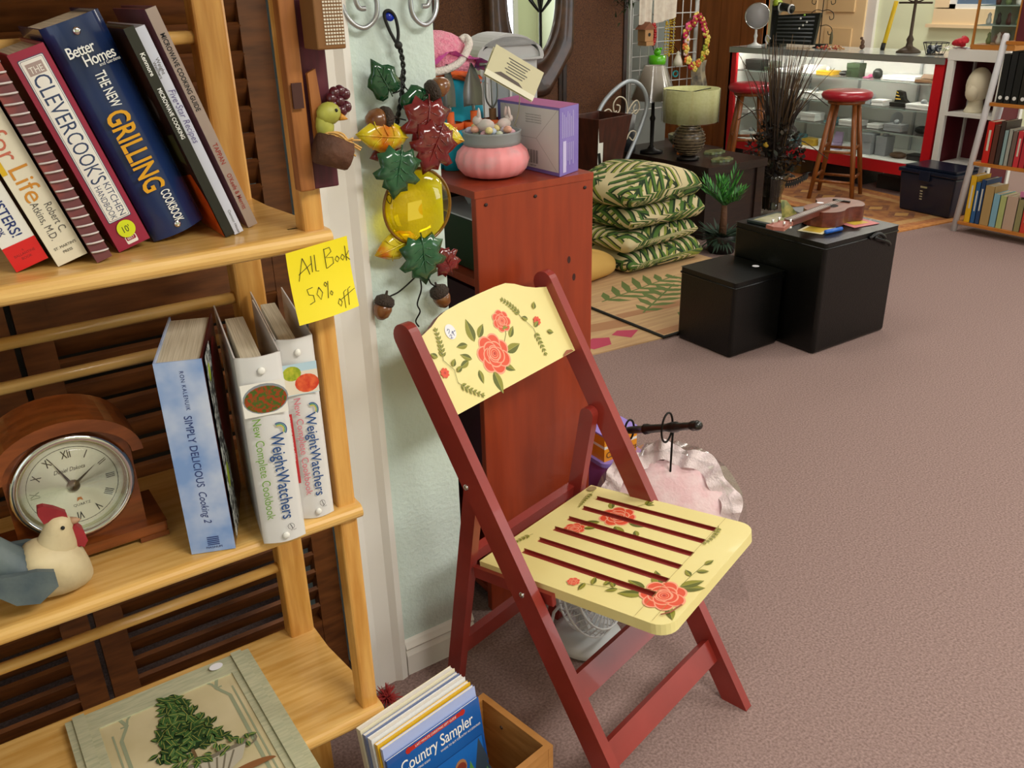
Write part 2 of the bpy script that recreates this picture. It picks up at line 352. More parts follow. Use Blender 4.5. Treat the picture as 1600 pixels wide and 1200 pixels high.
# rose decals lie on strips: paint clipped into slots is avoided by splitting at slot edges
class Clip:
    """paints on the seat boards only: polygons are cut at the slots"""
    def __init__(s,b,fr): s.b=b; s.fr=fr; s.bands=[(ed[2*i+1],ed[2*i]) for i in range(7)]
    def cut(s,poly,lo,hi):
        for sg,lim in ((1,lo),(-1,hi)):
            out=[];n=len(poly)
            for i in range(n):
                p,q=poly[i],poly[(i+1)%n]; a_=sg*(p[1]-lim);b_=sg*(q[1]-lim)
                if a_>=0: out.append(p)
                if (a_>=0)!=(b_>=0): t=a_/(a_-b_); out.append((p[0]+(q[0]-p[0])*t,p[1]+(q[1]-p[1])*t))
            poly=out
            if len(poly)<3: return None
        return poly
    def flat(s,poly,fr,m,h=None):
        h=fr.lay() if h is None else h
        ar=sum(poly[i][0]*poly[(i+1)%len(poly)][1]-poly[(i+1)%len(poly)][0]*poly[i][1] for i in range(len(poly)))
        if ar<0: poly=poly[::-1]
        solid=[p for p in poly]
        # front and rear boards have no slots
        for lo,hi in s.bands:
            q=s.cut(solid,lo,hi)
            if q: s.b.flat([sk(p) for p in q],fr,m,h)
        for u0,u1 in ((-.41,-.369),(-.049,.03)):
            q=[(p[1],p[0]) for p in solid]; q=s.cut(q,u0,u1)
            if q: s.b.flat([sk((p[1],p[0])) for p in q],fr,m,h+.00002)
    def line(s,pts,fr,wd,m):
        for i in range(len(pts)-1):
            (a_,b_),(c_,d_)=pts[i],pts[i+1]; dx,dy=c_-a_,d_-b_; l=math.hypot(dx,dy) or 1; nx,ny=-dy/l*wd/2,dx/l*wd/2
            s.flat([(a_+nx,b_+ny),(a_-nx,b_-ny),(c_-nx,d_-ny),(c_+nx,d_+ny)],fr,m)
C=Clip(b,sf)
for (x,y,an,l) in [(-.29,.07,-2.4,.05),(-.25,.07,-.6,.05),(-.23,.095,.2,.05),(-.30,.13,2.2,.035),(-.20,.075,-.9,.03)]: leaf(C,sf,x,y,an,l,l*.45)
rose(C,sf,-.268,.108,.042,.3)
for an in (.3,1.0,1.7): leaf(C,sf,-.24,.182,an,.022,.01)
C.line([(-.262,.15),(-.24,.185)],sf,.001,oliv2)
rose(C,sf,-.322,.018,.025,.1); leaf(C,sf,-.305,.03,.6,.03,.013)
for (x,y,an,l) in [(-.055,-.08,2.2,.055),(-.02,-.065,.5,.05),(-.07,-.115,-2.7,.05),(-.01,-.125,-.9,.04),(-.075,-.1,2.9,.045),(-.02,-.06,.9,.05)]: leaf(C,sf,x,y,an,l,l*.45)
rose(C,sf,-.035,-.1,.046,.8)
C.line([(-.02,-.06),(-.018,-.02),(-.012,.03)],sf,.001,oliv2)
for (x,y,an) in [(-.018,-.02,2.5),(-.015,.0,.5),(-.012,.028,1.2)]: leaf(C,sf,x,y,an,.024,.012)
C.line([(-.08,-.115),(-.14,-.13),(-.195,-.145)],sf,.001,oliv2); rose(C,sf,-.207,-.147,.013,0)
for (x,y,an) in [(-.15,-.128,1.4),(-.13,-.125,2.2),(-.12,-.125,-2.4),(-.17,-.137,1.9),(-.185,-.14,-1.5)]: leaf(C,sf,x,y,an,.026,.011)
sprig(C,sf,-.385,.175,-1.5,.07,7,.3); sprig(C,sf,-.05,.172,-1.2,.075,7,-.7); sprig(C,sf,-.385,-.045,-1.9,.05,5,.3)
b.line([sk((-.049,-.18)),sk((-.049,.208))],sf,.0008,M('board seam','#b09a5c',.6)); b.line([sk((-.0145,-.12)),sk((-.0145,-.178))],sf,.0008,M('board seam','#b09a5c',.6)); b.line([sk((.01,-.11)),sk((.002,-.14)),sk((-.006,-.15)),sk((-.01,-.155))],sf,.004,M('worn bare paint','#9c5a3c',.6)); b.flat([sk(p) for p in circ(.012,12,-.398,.186)],sf,M('brass hinge plate','#b8a878',.4,.6)); 
b.build('seat',ch,bevel=.0025)
for s in (-1,1): MB().box((-.315,s*.186 if s<0 else .2*.93,.4075),(.21,.012,.026),redpaint,Matrix.Rotation(-a,3,'Y')).build('seat_cleat',ch,bevel=.002)
# backrest
bf=F((nrm.x*.006,0,nrm.y*.006),(0,1,0),(d.x,0,d.y))
pl=[(-.198,.868),(.198,.88),(.198,1.035),(.165,1.042),(.135,1.053),(.11,1.066),(.085,1.0745),(.05,1.075),(0,1.073),(-.06,1.069),(-.1,1.0645),(-.125,1.0575),(-.15,1.045),(-.198,1.03)]
b=MB().prism(pl,bf,-.016,0,cream,redpaint); b.flat([(-.2,.9)],bf,cream) if 0 else None
for (x,y,an,l) in [(-.05,.915,-1.6,.05),(-.02,.92,-.7,.035),(.005,.94,.1,.045),(-.065,.985,1.5,.05),(-.05,.99,.7,.035),(-.085,.985,3.0,.03),(-.09,.955,2.5,.03),(-.1,.955,-2.9,.03),(-.085,.93,-1.7,.03),(.03,.965,.7,.03)]: leaf(b,bf,x,y,an,l,l*.46)
b.line([(.005,.955),(.025,.975),(.028,.99)],bf,.0012,oliv2)
rose(b,bf,-.03,.947,.044,.2); rose(b,bf,.028,1.003,.025,.6); b.flat([(.018,.985),(.038,.985),(.028,.993)],bf,oliv)
sprig(b,bf,.085,.995,1.9,.055,7,.5,.013); sprig(b,bf,.105,.96,-1.5,.055,6,-.1,.013); sprig(b,bf,-.16,.975,1.2,.06,7,.3,.013); sprig(b,bf,-.15,.925,-.9,.06,6,.3,.013)
b.line([(.085,.995),(.1,.97),(.105,.96)],bf,.001,oliv2); b.line([(-.16,.975),(-.145,.95),(-.15,.925)],bf,.001,oliv2)
for x,y in ((.124,.974),(-.17,.952)):
    for i in range(8): b.flat(rot2([(0,-.002),(.009,-.003),(.011,0),(.009,.003),(0,.002)],i*PI/4,x,y),bf,coral)
    b.flat(circ(.003,8,x,y),bf,coral3)
for x,y,an in ((.1,.985,2.6),(.11,.965,.4),(.14,.945,-.5),(.13,1.0,1),(-.17,.985,2.4),(-.14,.945,.3),(-.145,.957,.8)): leaf(b,bf,x,y,an,.018,.011)
b.flat([(.152,.879),(.175,.8805),(.19,.881),(.185,.886),(.17,.889),(.158,.884)],bf,M('worn bare paint','#9c5a3c',.6))
b.build('backrest',ch,bevel=.0015)
b=MB(); b.flat(circ(.0135,20,-.112,1.022,ry=.016),bf,M('sticker white','#eeeef4',.6),.0012)
for pts in ([(-.119,1.026),(-.116,1.029),(-.113,1.027),(-.115,1.023),(-.119,1.02)],[(-.119,1.014),(-.116,1.017),(-.113,1.015),(-.116,1.011),(-.119,1.01),(-.113,1.009)],[(-.108,1.022),(-.111,1.018),(-.108,1.016),(-.106,1.02),(-.108,1.022),(-.107,1.012)],[(-.104,1.02),(-.1,1.021)]): b.line(pts,bf,.0013,navy,.0014)
b.build('price_sticker',ch)
# ================= BOOKSHELF =================
bs=thing('bookshelf','tall honey pine bookshelf in front of the dark louvred doors','bookshelf',(-.15,1.25,0))
def shelf(z):
    pr=[(1.40,z-.024),(1.40,z)]+[(1.112+.012*math.cos(t),z-.012+.012*math.sin(t)) for t in [PI/2+PI*i/8 for i in range(9)]]
    b=MB(bs); b.prism(pr,F((-.82,0,0),(0,1,0),(0,0,1)),0,1.225,pine)
    b.prism([(.405,1.14),(.405,1.40),(.435,1.40),(.435,1.3),(.452,1.14)],F((0,0,z-.024),(1,0,0),(0,1,0)),0,.024,pine)
    b.prism([(1.112+.012*math.cos(t),z-.012+.012*math.sin(t)) for t in [PI/2+PI*i/8 for i in range(9)]]+[(1.15,z-.024),(1.15,z)],F((.405,0,0),(0,1,0),(0,0,1)),0,.047,pine)
    b.build('shelf_board',bs,bevel=.005,seg=3)
for z in (.37,.775,1.205,1.64): shelf(z)
def post(x0,x1,y0,y1): MB(bs).bx(x0,x1,y0,y1,0,1.72,pine_v).build('post',bs,bevel=.004)
post(.387,.434,1.362,1.40); post(.419,.448,1.116,1.15); post(-.8,-.755,1.362,1.40); post(-.8,-.771,1.116,1.15)
for y,z in ((1.38,1.44),(1.38,1.05),(1.38,.985),(1.38,.525),(1.38,.20)):
    MB(bs).tube([(-.77,y,z),(.395,y,z)],.0095,pine,12).build('rod',bs)
# ---------- books on the top visible shelf ----------
LEAN=R(17)
GB='cookbooks leaning on the upper shelf'
def book(name,label,P,t,h,dep,cm,lean=LEAN,yaw=0,spine=None,left=None,right=None,group=None,curve=0,pages=None,pageback=.006,pin=None):
    """a closed book; P is the near bottom left corner of the spine"""
    o=thing(name,label,'book',P,yaw,group)
    u=V(math.cos(lean),0,-math.sin(lean)) if lean<0 else V(math.cos(lean),0,-math.sin(lean)); w=V(math.sin(-lean),0,math.cos(lean)); dd=V(0,1,0)
    u=V(math.cos(lean),0,math.sin(lean)) ; w=V(-math.sin(lean),0,math.cos(lean))
    q=Matrix((u,dd,w)).transposed(); T=q.to_4x4()
    b=MB(); b.T=T; k=.0022
    b.bx(0,k,0,dep,0,h,left or cm); b.bx(t-k,t,0,dep,0,h,right or cm)
    if curve:
        n=8; pts=[(t*i/n,-curve*math.sin(PI*i/n)) for i in range(n+1)]; pts+= [(a_,b_+k) for a_,b_ in pts[::-1]]
        b.prism(pts,F((0,0,0),(1,0,0),(0,1,0)),0,h,spine or cm,smooth=True)
    else: b.bx(0,t,-k,0,0,h,spine or cm)
    fr=F(V(0,-k-.0002-curve,0),(1,0,0),(0,0,1)); 
    pb=MB(); pb.T=T; pb.bx(k+.0002,t-k-.0002,.002,dep-pageback,.003,h-.004,pages or paper) if not pin else pb.bx(pin[0],pin[1],.012,dep-pageback,.006,h-pin[2],pages or paper); pb.build('pages',o)
    return o,b,fr
class FD(F):   # text frame down a spine: x runs down, y runs to the right
    def __init__(s,fr,h): F.__init__(s,fr.p(0,h),-fr.y,fr.x); s.fr=fr
    def lay(s): return s.fr.lay()
wb=M('white book cover','#e9e6df',.35,coat=.2); rdb=M('bright red cover','#d4121a',.35,coat=.2); burg=M('crimson cover','#97153c',.35,coat=.2); nv=M('navy cover','#12264f',.25,coat=.4,c2='#1b356c',vs=6)
z0=1.206
o,b,fr=book('book','white paperback with red foot and navy title, leftmost on the upper shelf','0',.036,.24,.16,wb) if 0 else book('book','white paperback with red foot and navy title, leftmost on the upper shelf',(.078,1.155,z0),.038,.235,.16,wb)
fd=FD(fr,.235); b.flat([(0,0),(.038,0),(.038,.03),(0,.03)],fr,rdb)
b.text('SUGAR BUSTERS!',fd,.198,.017,.0165,navy,'R',.85,1,.012); b.text('QUICK & EASY COOKBOOK',fd,.192,.006,.009,navy,'R',.8,1,.01)
for i,t_ in enumerate(('a','BALLANTINE','BOOK')): b.text(t_,fr,.019,.02-.005*i,.0042,M('dark red print','#6a0a10',.6),'C')
b.text('5',fd,.06,.008,.03,M('pink print','#c44a8a',.6)); b.build('cover',o)
crm=M('ivory cover','#e6ddc6',.4,coat=.15)
o,b,fr=book('book','ivory hardback with thin pink and orange title, beside the spiral book',(.122,1.149,z0),.036,.255,.165,crm)
fd=FD(fr,.255); b.text('Atkins',fd,.004,.008,.031,M('rose print','#c8567a',.6),'L',.95); b.text('for',fd,.093,.008,.029,M('salmon print','#c76a52',.6)); b.text('Life',fd,.136,.008,.031,M('orange print','#d08a2a',.6))
b.text('Robert C.',fd,.184,.022,.0125,M('grey print','#5a5550',.6),fit=.036); b.text('Atkins, M.D.',fd,.178,.009,.0125,M('grey print','#5a5550',.6),fit=.047)
b.text("ST. MARTIN'S",fr,.019,.018,.0045,ink,'C'); b.text('PRESS',fr,.019,.0115,.0045,ink,'C'); b.flat([(0,.115),(.006,.115),(.006,.15),(0,.15)],fr,M('yellow strip','#d9b018',.5)); b.build('cover',o)
spb=M('mauve spiral cover','#6e3a3e',.45,c2='#d8583c',vs=9,ramp=(.5,.75))
o,b,fr=book('book','brown spiral bound book with a white comb spine',(.163,1.136,z0),.019,.25,.17,spb); b.build('cover',o)
b=MB(); b.T=Matrix((V(math.cos(LEAN),0,math.sin(LEAN)),V(0,1,0),V(-math.sin(LEAN),0,math.cos(LEAN)))).transposed().to_4x4()
for i in range(21):
    z=.012+i*.0113; b.tube([(.0005+.0185*(.5-.5*math.cos(t)),-.002-.0035*math.sin(t),z+.002*math.cos(t)) for t in [PI*k/6 for k in range(7)]],.0012,M('clear comb','#cfc5c2',.25),6)
stuff(b.build('comb_binding',o))
o,b,fr=book('book','crimson hardback with white framed title and a round yellow price sticker',(.195,1.168,z0),.041,.245,.17,burg)
fd=FD(fr,.245); b.flat(rrect(.006,.035,.036,.236,.001,1),fr,M('slate line','#3b4a6a',.5)); b.flat(rrect(.0068,.0342,.0368,.2352,.001,1),fr,pap2); b.flat(rrect(.0078,.0332,.0378,.2342,.001,1),fr,M('slate line','#3b4a6a',.5)); b.flat(rrect(.0083,.0327,.0383,.2337,.001,1),fr,pap2)
b.flat([(.011,.217),(.03,.217),(.03,.23),(.011,.23)],fr,M('taupe patch','#a8938c',.6)); b.text('THE',fr,.0205,.219,.0105,pap2,'C',.8)
sl=M('slate print','#2d3f63',.6); b.text('CLEVER',fd,.029,.0115,.0265,sl,'L',fit=.068); b.text("COOK'S",fd,.098,.0115,.0265,sl,'L',fit=.062); b.text('KITCHEN',fd,.163,.0225,.0115,sl,'L',fit=.042); b.text('HANDBOOK',fd,.163,.0115,.0105,sl,'L',fit=.043)
b.flat(rrect(.014,.028,.004,.014,.001,1),fr,pap2); b.flat(rrect(.015,.027,.008,.0135,.001,1),fr,burg); b.text('BEST',fr,.021,.0092,.0042,wtext,'C'); b.build('cover',o)
b=MB(); b.T=Matrix((V(math.cos(LEAN),0,math.sin(LEAN)),V(0,1,0),V(-math.sin(LEAN),0,math.cos(LEAN)))).transposed().to_4x4()
st=M('lime yellow sticker','#d9e21a',.5); b.flat(circ(.011,24,.021,.0235),fr,st,.002); b.text("10'",fr,.021,.0195,.0115,ink,'C',.8,h=.0022); b.build('price_sticker',o)
o,b,fr=book('book','thick navy ring bound cookbook with big yellow lettering',(.243,1.19,z0),.07,.27,.168,nv,curve=.012)
fd=FD(fr,.27); gy=M('amber print','#e2a312',.5); 
b.text('Better',fr,.013,.232,.0175,wtext,'L',.8,.9,.01); b.text('Homes',fr,.026,.219,.0175,wtext,'L',.8,.9,.01); b.text('and Gardens',fr,.04,.2145,.0055,wtext,'L',.9)
b.text('THE NEW',fd,.06,.03,.0175,wtext,'L',bold=.015,fit=.042); b.text('GRILLING',fd,.106,.018,.038,gy,'L',bold=.02,fit=.102); b.text('COOKBOOK',fd,.212,.034,.0165,wtext,'L',bold=.015,fit=.044); b.build('cover',o)
b=MB(); b.T=Matrix((V(math.cos(LEAN),0,math.sin(LEAN)),V(0,1,0),V(-math.sin(LEAN),0,math.cos(LEAN)))).transposed().to_4x4()
b.ball((.035,-.0135,.257),(.0045,.002,.0045),chrome,12); b.build('rivet',o); b=MB(); b.T=Matrix((V(math.cos(LEAN),0,math.sin(LEAN)),V(0,1,0),V(-math.sin(LEAN),0,math.cos(LEAN)))).transposed().to_4x4(); b.ball((.035,-.0135,.012),(.0045,.002,.0045),chrome,12); b.build('rivet',o)
dk=M('dark brown cover','#2a1a14',.3,coat=.3,c2='#45291c',vs=10)
o,b,fr=book('book','black microwave cookbook with orange foot on its side cover',(.325,1.155,z0),.0125,.268,.19,M('black cover','#12100f',.3,coat=.3),left=dk)
fd=FD(fr,.268); b.text('Kenmore',fd,.03,.0045,.0075,wtext,'L',.95,1,.02); b.text('MICROWAVE COOKING',fd,.072,.0045,.0068,wtext,'L',.85,1,.02)
lf=F((-.0004,.2,0),(0,-1,0),(0,0,1)); b.flat([(.1,0),(.2,0),(.2,.05),(.18,.085),(.1,.07)],lf,M('orange photo','#d8591a',.3,c2='#b8400e',vs=40)); b.flat(circ(.03,14,.14,.17,ry=.02),lf,M('grey photo','#5b4f49',.4)); b.flat([(.12,.1),(.19,.1),(.19,.14),(.13,.13)],lf,M('olive photo','#4d4a26',.4)); b.build('cover',o)
o,b,fr=book('book','silver white spine recipe book between black and mauve cookbooks',(.3385,1.160,z0),.0125,.268,.19,M('silver white cover','#cfd2e2',.3,coat=.3))
fd=FD(fr,.268); b.text('Weight',fd,.037,.006,.0065,M('grey print','#5a5550',.6)); b.text('Watchers',fd,.04,.0015,.005,M('grey print','#5a5550',.6)); b.text('Five\u2022Star Recipes',fd,.075,.0035,.0115,M('violet grey print','#6a6090',.6),'L',.85,shear=.25); b.text('Oxmoor House',fd,.235,.005,.005,M('grey print','#5a5550',.6)); b.build('cover',o)
o,b,fr=book('book','mauve microwave guide, rightmost and tallest of the leaning cookbooks',(.366,1.186,z0),.0135,.288,.172,M('mauve cover','#8a5c5c',.4,c2='#6e3a48',vs=8),spine=M('taupe spine','#a8958a',.4))
fd=FD(fr,.288); b.text('MICROWAVE COOKING GUIDE',fd,.03,.0035,.0085,ink,'L',.8,1,.02); b.text('TAPPAN',fd,.17,.0035,.009,M('brick print','#9c3428',.6),'L',.85,1,.015); b.text("O'Keefe & Merritt",fd,.212,.0035,.0085,M('brick print','#9c3428',.6),'L',.8,1,.01); b.build('cover',o)
# ---------- middle shelf ----------
z1=.776
# clock
wal=M('clock walnut','#8a471c',.32,c2='#6c3410',vs=6,st=(2,12,12),coat=.35)
ck=thing('mantel_clock','brown wooden mantel clock with round cream dial and roman numerals','clock',(.083,1.255,z1))
dz=.112; cf=F((0,-.04,0),(1,0,0),(0,0,1))
def arch(hw,zb,zs,za,n=16): return [(-hw,zb),(hw,zb)]+[(hw*math.cos(PI*i/n),zs+(za-zs)*math.sin(PI*i/n)) for i in range(n+1)]
MB().prism(arch(.081,.02,.14,.192),cf,-.08,0,wal).build('case',ck,bevel=.002)
b=MB(); pr=[(.096*math.cos(PI*i/20),.143+.068*math.sin(PI*i/20)) for i in range(21)]; b.prism(pr+[(-.081,.143)]+[(-.081*math.cos(PI*i/20),.143+.05*math.sin(PI*i/20)) for i in range(21)]+[(.081,.143)],cf,-.09,.012,wal); b.build('arch_moulding',ck,bevel=.004,seg=3)
MB().bx(-.105,.105,-.062,.045,.008,.026,wal).build('plinth',ck,bevel=.005,seg=3)
for x in (-.085,.085): MB().bx(x-.02,x+.02,-.058,.04,0,.008,wal).build('foot',ck)
df=F((0,-.0405,dz),(1,0,0),(0,0,1)); b=MB()
ax=Matrix((V(1,0,0),V(0,0,1),V(0,-1,0))).transposed()
b.lathe([(.066,-.004),(.074,-.004),(.0775,0),(.0785,.006),(.076,.0105),(.071,.0115),(.0685,.008),(.0675,.001)],chrome,(0,-.0405,dz),56,ax,cap=False); b.build('bezel',ck)
b=MB(); b.flat(circ(.069,48),df,M('cream dial','#f8f3de',.5),.0006); bd=M('brass dial edge','#cfc27c',.4,.3); b.line(circ(.0665,49,a1=2*PI*.999)+[(.0665,0)],df,.004,bd,.0008); b.line(circ(.0575,60)+[(.0575,0)],df,.0007,ink,.0008)
for i,t_ in enumerate(['XII','I','II','III','IIII','V','VI','VII','VIII','IX','X','XI']):
    a_=PI/2-i*PI/6; fr=F(df.p(.0485*math.cos(a_),.0485*math.sin(a_)),df.x*math.cos(a_-PI/2)+df.y*math.sin(a_-PI/2),-df.x*math.sin(a_-PI/2)+df.y*math.cos(a_-PI/2)); b.text(t_,fr,0,-.0062,.0165,ink,'C',.62,h=.001,bold=.012)
for i in range(60): a_=i*PI/30; b.flat(circ(.0007,5,.0575*math.cos(a_),.0575*math.sin(a_)),df,ink,.0011)
b.text('Daniel Dakota',df,0,.022,.0085,ink,'C',.8,shear=.35,h=.001); b.text('QUARTZ',df,.005,-.033,.0055,M('grey print','#5a5550',.6),'C',h=.001); b.build('dial',ck)
b=MB(); b.flat([(-.0022,0),(0,.052),(.0022,0)],F(df.p(0,0),df.x*math.cos(.42)+df.y*math.sin(.42),-df.x*math.sin(.42)+df.y*math.cos(.42)),black,.003); b.build('minute_hand',ck)
b=MB(); b.flat([(-.0024,0),(0,.042),(.0024,0)],F(df.p(0,0),df.x*math.cos(-.95)+df.y*math.sin(-.95),-df.x*math.sin(-.95)+df.y*math.cos(-.95)),black,.0026); b.build('hour_hand',ck)
b=MB(); b.lathe([(.0085,0),(.0085,.004),(.004,.007),(0,.008)],M('dark brass','#5a4a30',.3,.8),(0,-.0405,dz),16,ax); b.build('hand_hub',ck)
b=MB(); b.flat([(.001,-.02),(.006,-.02),(.0075,-.026),(.0035,-.0235),(-.0005,-.026)],df,M('orange mark','#d8803a',.5),.001); b.build('hand_tail',ck)
b=MB(); b.lathe([(.068,.0095),(.05,.0108),(.025,.0118),(0,.012)],clear,(0,-.0405,dz),40,ax); b.build('glass',ck)
# rooster
rs=thing('rooster_figurine','carved rooster figurine with blue grey back and red comb before the clock','rooster figurine',(.012,1.142,z1))
rc=M('carved cream wood','#dccaa0',.55,c2='#b9a781',vs=14,bump=.15,bs=40); rb=M('carved blue grey wood','#4c5a60',.5,c2='#65706f',vs=20,bump=.2,bs=40); rr=M('carved red wood','#a02a30',.5,c2='#8a1f26',vs=20)
def loft(b,secs,m,n=14):   # secs: (center, rx, ry, direction angle in xz) rings stand across the path
    vs=[];k=len(secs)
    for c,r1,r2,an in secs:
        ex=V(-math.sin(an),0,math.cos(an))
        for j in range(n): q=2*PI*j/n; vs.append(V(*c)+ex*r2*math.sin(q)+V(0,1,0)*r1*math.cos(q))
    fs=[(i*n+j,(i+1)*n+j,(i+1)*n+(j+1)%n,i*n+(j+1)%n) for i in range(k-1) for j in range(n)]+[tuple(range(n)),tuple((k-1)*n+j for j in range(n-1,-1,-1))]
    return b.add(vs,fs,m,True)
b=MB(); loft(b,[((.063,0,.036),.012,.016,.15),((.056,0,.039),.028,.032,.15),((.036,0,.043),.038,.043,.1),((.005,0,.044),.039,.043,0),((-.022,0,.05),.034,.034,-.3)],rc,20)
loft(b,[((.026,0,.058),.03,.03,1.25),((.031,0,.078),.022,.025,1.4),((.036,0,.094),.0165,.019,1.5),((.039,0,.106),.014,.016,1.5),((.039,0,.114),.006,.008,1.5)],rc,16); b.build('body',rs,sub=1)
b=MB(); loft(b,[((.005,0,.052),.03,.014,-.3),((-.02,0,.05),.033,.03,-.5),((-.045,0,.075),.028,.033,-.9),((-.062,0,.105),.021,.028,-1.1),((-.07,0,.14),.014,.02,-1.2),((-.072,0,.165),.006,.01,-1.3)],rb,16); b.build('tail',rs,sub=1)
for s in (-1,1):
    wf=F((-.012,s*.037,.048),(1,0,0),(0,0,1)); b=MB(); b.prism(rot2([(.03,-.01),(.03,.012),(.012,.02),(-.015,.024),(-.04,.03),(-.055,.03),(-.04,.006),(-.02,-.018),(.005,-.026)],0),wf,-.004*s-.004,-.004*s+.004,rb); b.build('wing',rs,bevel=.003)
b=MB(); b.prism([(.022,.108),(.018,.122),(.02,.133),(.027,.133),(.038,.126),(.05,.115),(.05,.107),(.037,.112)],F((0,.005,0),(1,0,0),(0,0,1)),0,.010,rr); b.build('comb',rs,bevel=.002)
b=MB(); b.prism([(.048,.09),(.056,.096),(.064,.084),(.066,.068),(.06,.06),(.055,.064),(.048,.057),(.04,.07),(.034,.078)],F((0,.008,0),(1,0,0),(0,0,1)),0,.016,rr); b.build('wattle',rs,bevel=.003)
b=MB(); b.lathe([(.0065,0),(.004,.009),(0,.014)],M('carved beak','#b08a6a',.5),(.051,0,.099),10,Matrix.Rotation(R(98),3,'Y')); b.build('beak',rs)
b=MB(); b.ball((.041,-.0155,.101),.0026,black,8); b.build('eye',rs)
# blue cookbook
sky=M('sky blue cover','#7f9fd4',.35,coat=.3,c2='#dfe4f0',vs=11,ramp=(.42,.75)); dkc=M('dark photo cover','#38181a',.3,coat=.3,c2='#5a1c18',vs=7)
o,b,fr=book('book','tall pale blue hardback with sky clouds spine standing beside the clock','0',.06,.292,.21,sky) if 0 else book('book','tall pale blue hardback with sky clouds spine standing beside the clock',(.2,1.127,z1),.06,.292,.18,sky,0,R(-21),right=dkc)
fd=FD(fr,.292); b.text('RON KALENUIK',fd,.014,.03,.0075,navy,'L',sp=1.2,fit=.056); b.text('SIMPLY DELICIOUS',fd,.078,.025,.0145,navy,'L',fit=.108); b.text('Cooking 2',fd,.193,.025,.0145,navy,'L',shear=.3,fit=.05)
for i in range(5): b.line([(.024,.012+.003*i),(.04,.012+.003*i)],fr,.0015,navy)
b.text('MAGNUM',fr,.032,.006,.005,navy,'C')
rf=F((.0626,0,0),(0,1,0),(0,0,1)); b.flat([(.005,.01),(.07,.01),(.07,.29),(.005,.29)],rf,M('checked cover','#cfd3cf',.4,c2='#33363a',vs=120,ramp=(.48,.52))); b.flat(circ(.06,20,.11,.19,ry=.09),rf,M('red fruit photo','#8a1a18',.3,c2='#5a1012',vs=15)); b.flat(circ(.01,12,.03,.26,ry=.013),rf,M('lime spot','#b8d22a',.5)); b.flat(circ(.012,12,.035,.1,ry=.02),rf,M('lime spot','#b8d22a',.5)); b.build('cover',o)
def binder(label,P,yaw,rim,food,band):
    o,b,fr=book('ring_binder',label,P,.063,.287,.235,M('white binder vinyl','#dcdad8',.35,coat=.2),0,yaw,curve=.008,left=M('dark binder board','#6a4a40',.5) if 0 else None,pages=paper,pageback=.03,pin=(.012,.04,.014))
    o['category']='binder'; fd=FD(fr,.287)
    # food photo near the top
    b.flat([(.001,.205),(.062,.205),(.062,.252),(.001,.252)],fr,M('photo sky','#b8d4e2',.4) if band else pap2)
    if band:
        b.flat([(.001,.206),(.062,.206),(.062,.24),(.001,.24)],fr,M('photo cream plate','#e6dcc8',.4)); b.flat(circ(.016,16,.018,.238,ry=.011),fr,M('green salad photo','#8aa022',.4,c2='#c4c23a',vs=120)); b.flat(circ(.021,16,.042,.221,ry=.014),fr,M('red tomato photo','#cf3a22',.4,c2='#e8683a',vs=120))
    else:
        b.flat(circ(.0315,22,.033,.228,ry=.022),fr,M('grey dish photo','#8a9096',.4)); b.flat(circ(.0295,22,.033,.227,ry=.0195),fr,M('roast photo','#9a3e18',.35,c2='#46601e',vs=190,ramp=(.45,.55),detail=6))
        b.flat([(.001,.204),(.062,.204),(.062,.207),(.001,.207)],fr,pap2)
    tb=M('blue title','#1f4b86',.5)
    b.text('WeightWatchers',fd,.112,.032,.026,tb,'L',bold=.006,fit=.136); b.text('New Complete Cookbook',fd,.087,.015 if band else .01,.0175,band or food,'L',fit=.157)
    for k,c_ in ((.0105,'#1f4b86'),(.0085,'#3d8f6a'),(.0065,'#c9b832')): b.line(circ(k,10,.108,.045,.9,3.6),fd,.0017,M('arc '+c_,c_,.5))
    b.line(circ(.0048,16,.262,.042),fd,.0006,ink); b.line([(.258,.041),(.266,.044)],fd,.001,ink); b.text('WILEY',fr,.045,.018,.003,ink,'C')
    if band: b.flat([(.0,.066),(.0085,.066),(.0085,.178),(.0,.178)],fr,M('red band','#b8262c',.5)); b.text('momentum program edition',fd,.113,.002,.0062,wtext,'L',1.0)
    b.build('cover',o)
    for z in (.268,.012): b=MB(); b.ball((.033,-.011,z),(.0055,.003,.0055),white,12); b.build('rivet',o)
    return o
gr=M('green title','#6a9a2c',.5); pk=M('pink title','#cf6a7a',.5)
binder('white ring binder with green subtitle, in front of its twin',(.292,1.09,z1),R(-11),None,gr,None).scale=(.95,1,1)
binder('white ring binder with red edge band, nearest the shelf post',(.36,1.121,z1),R(-11),None,None,pk).scale=(.8,1,1)
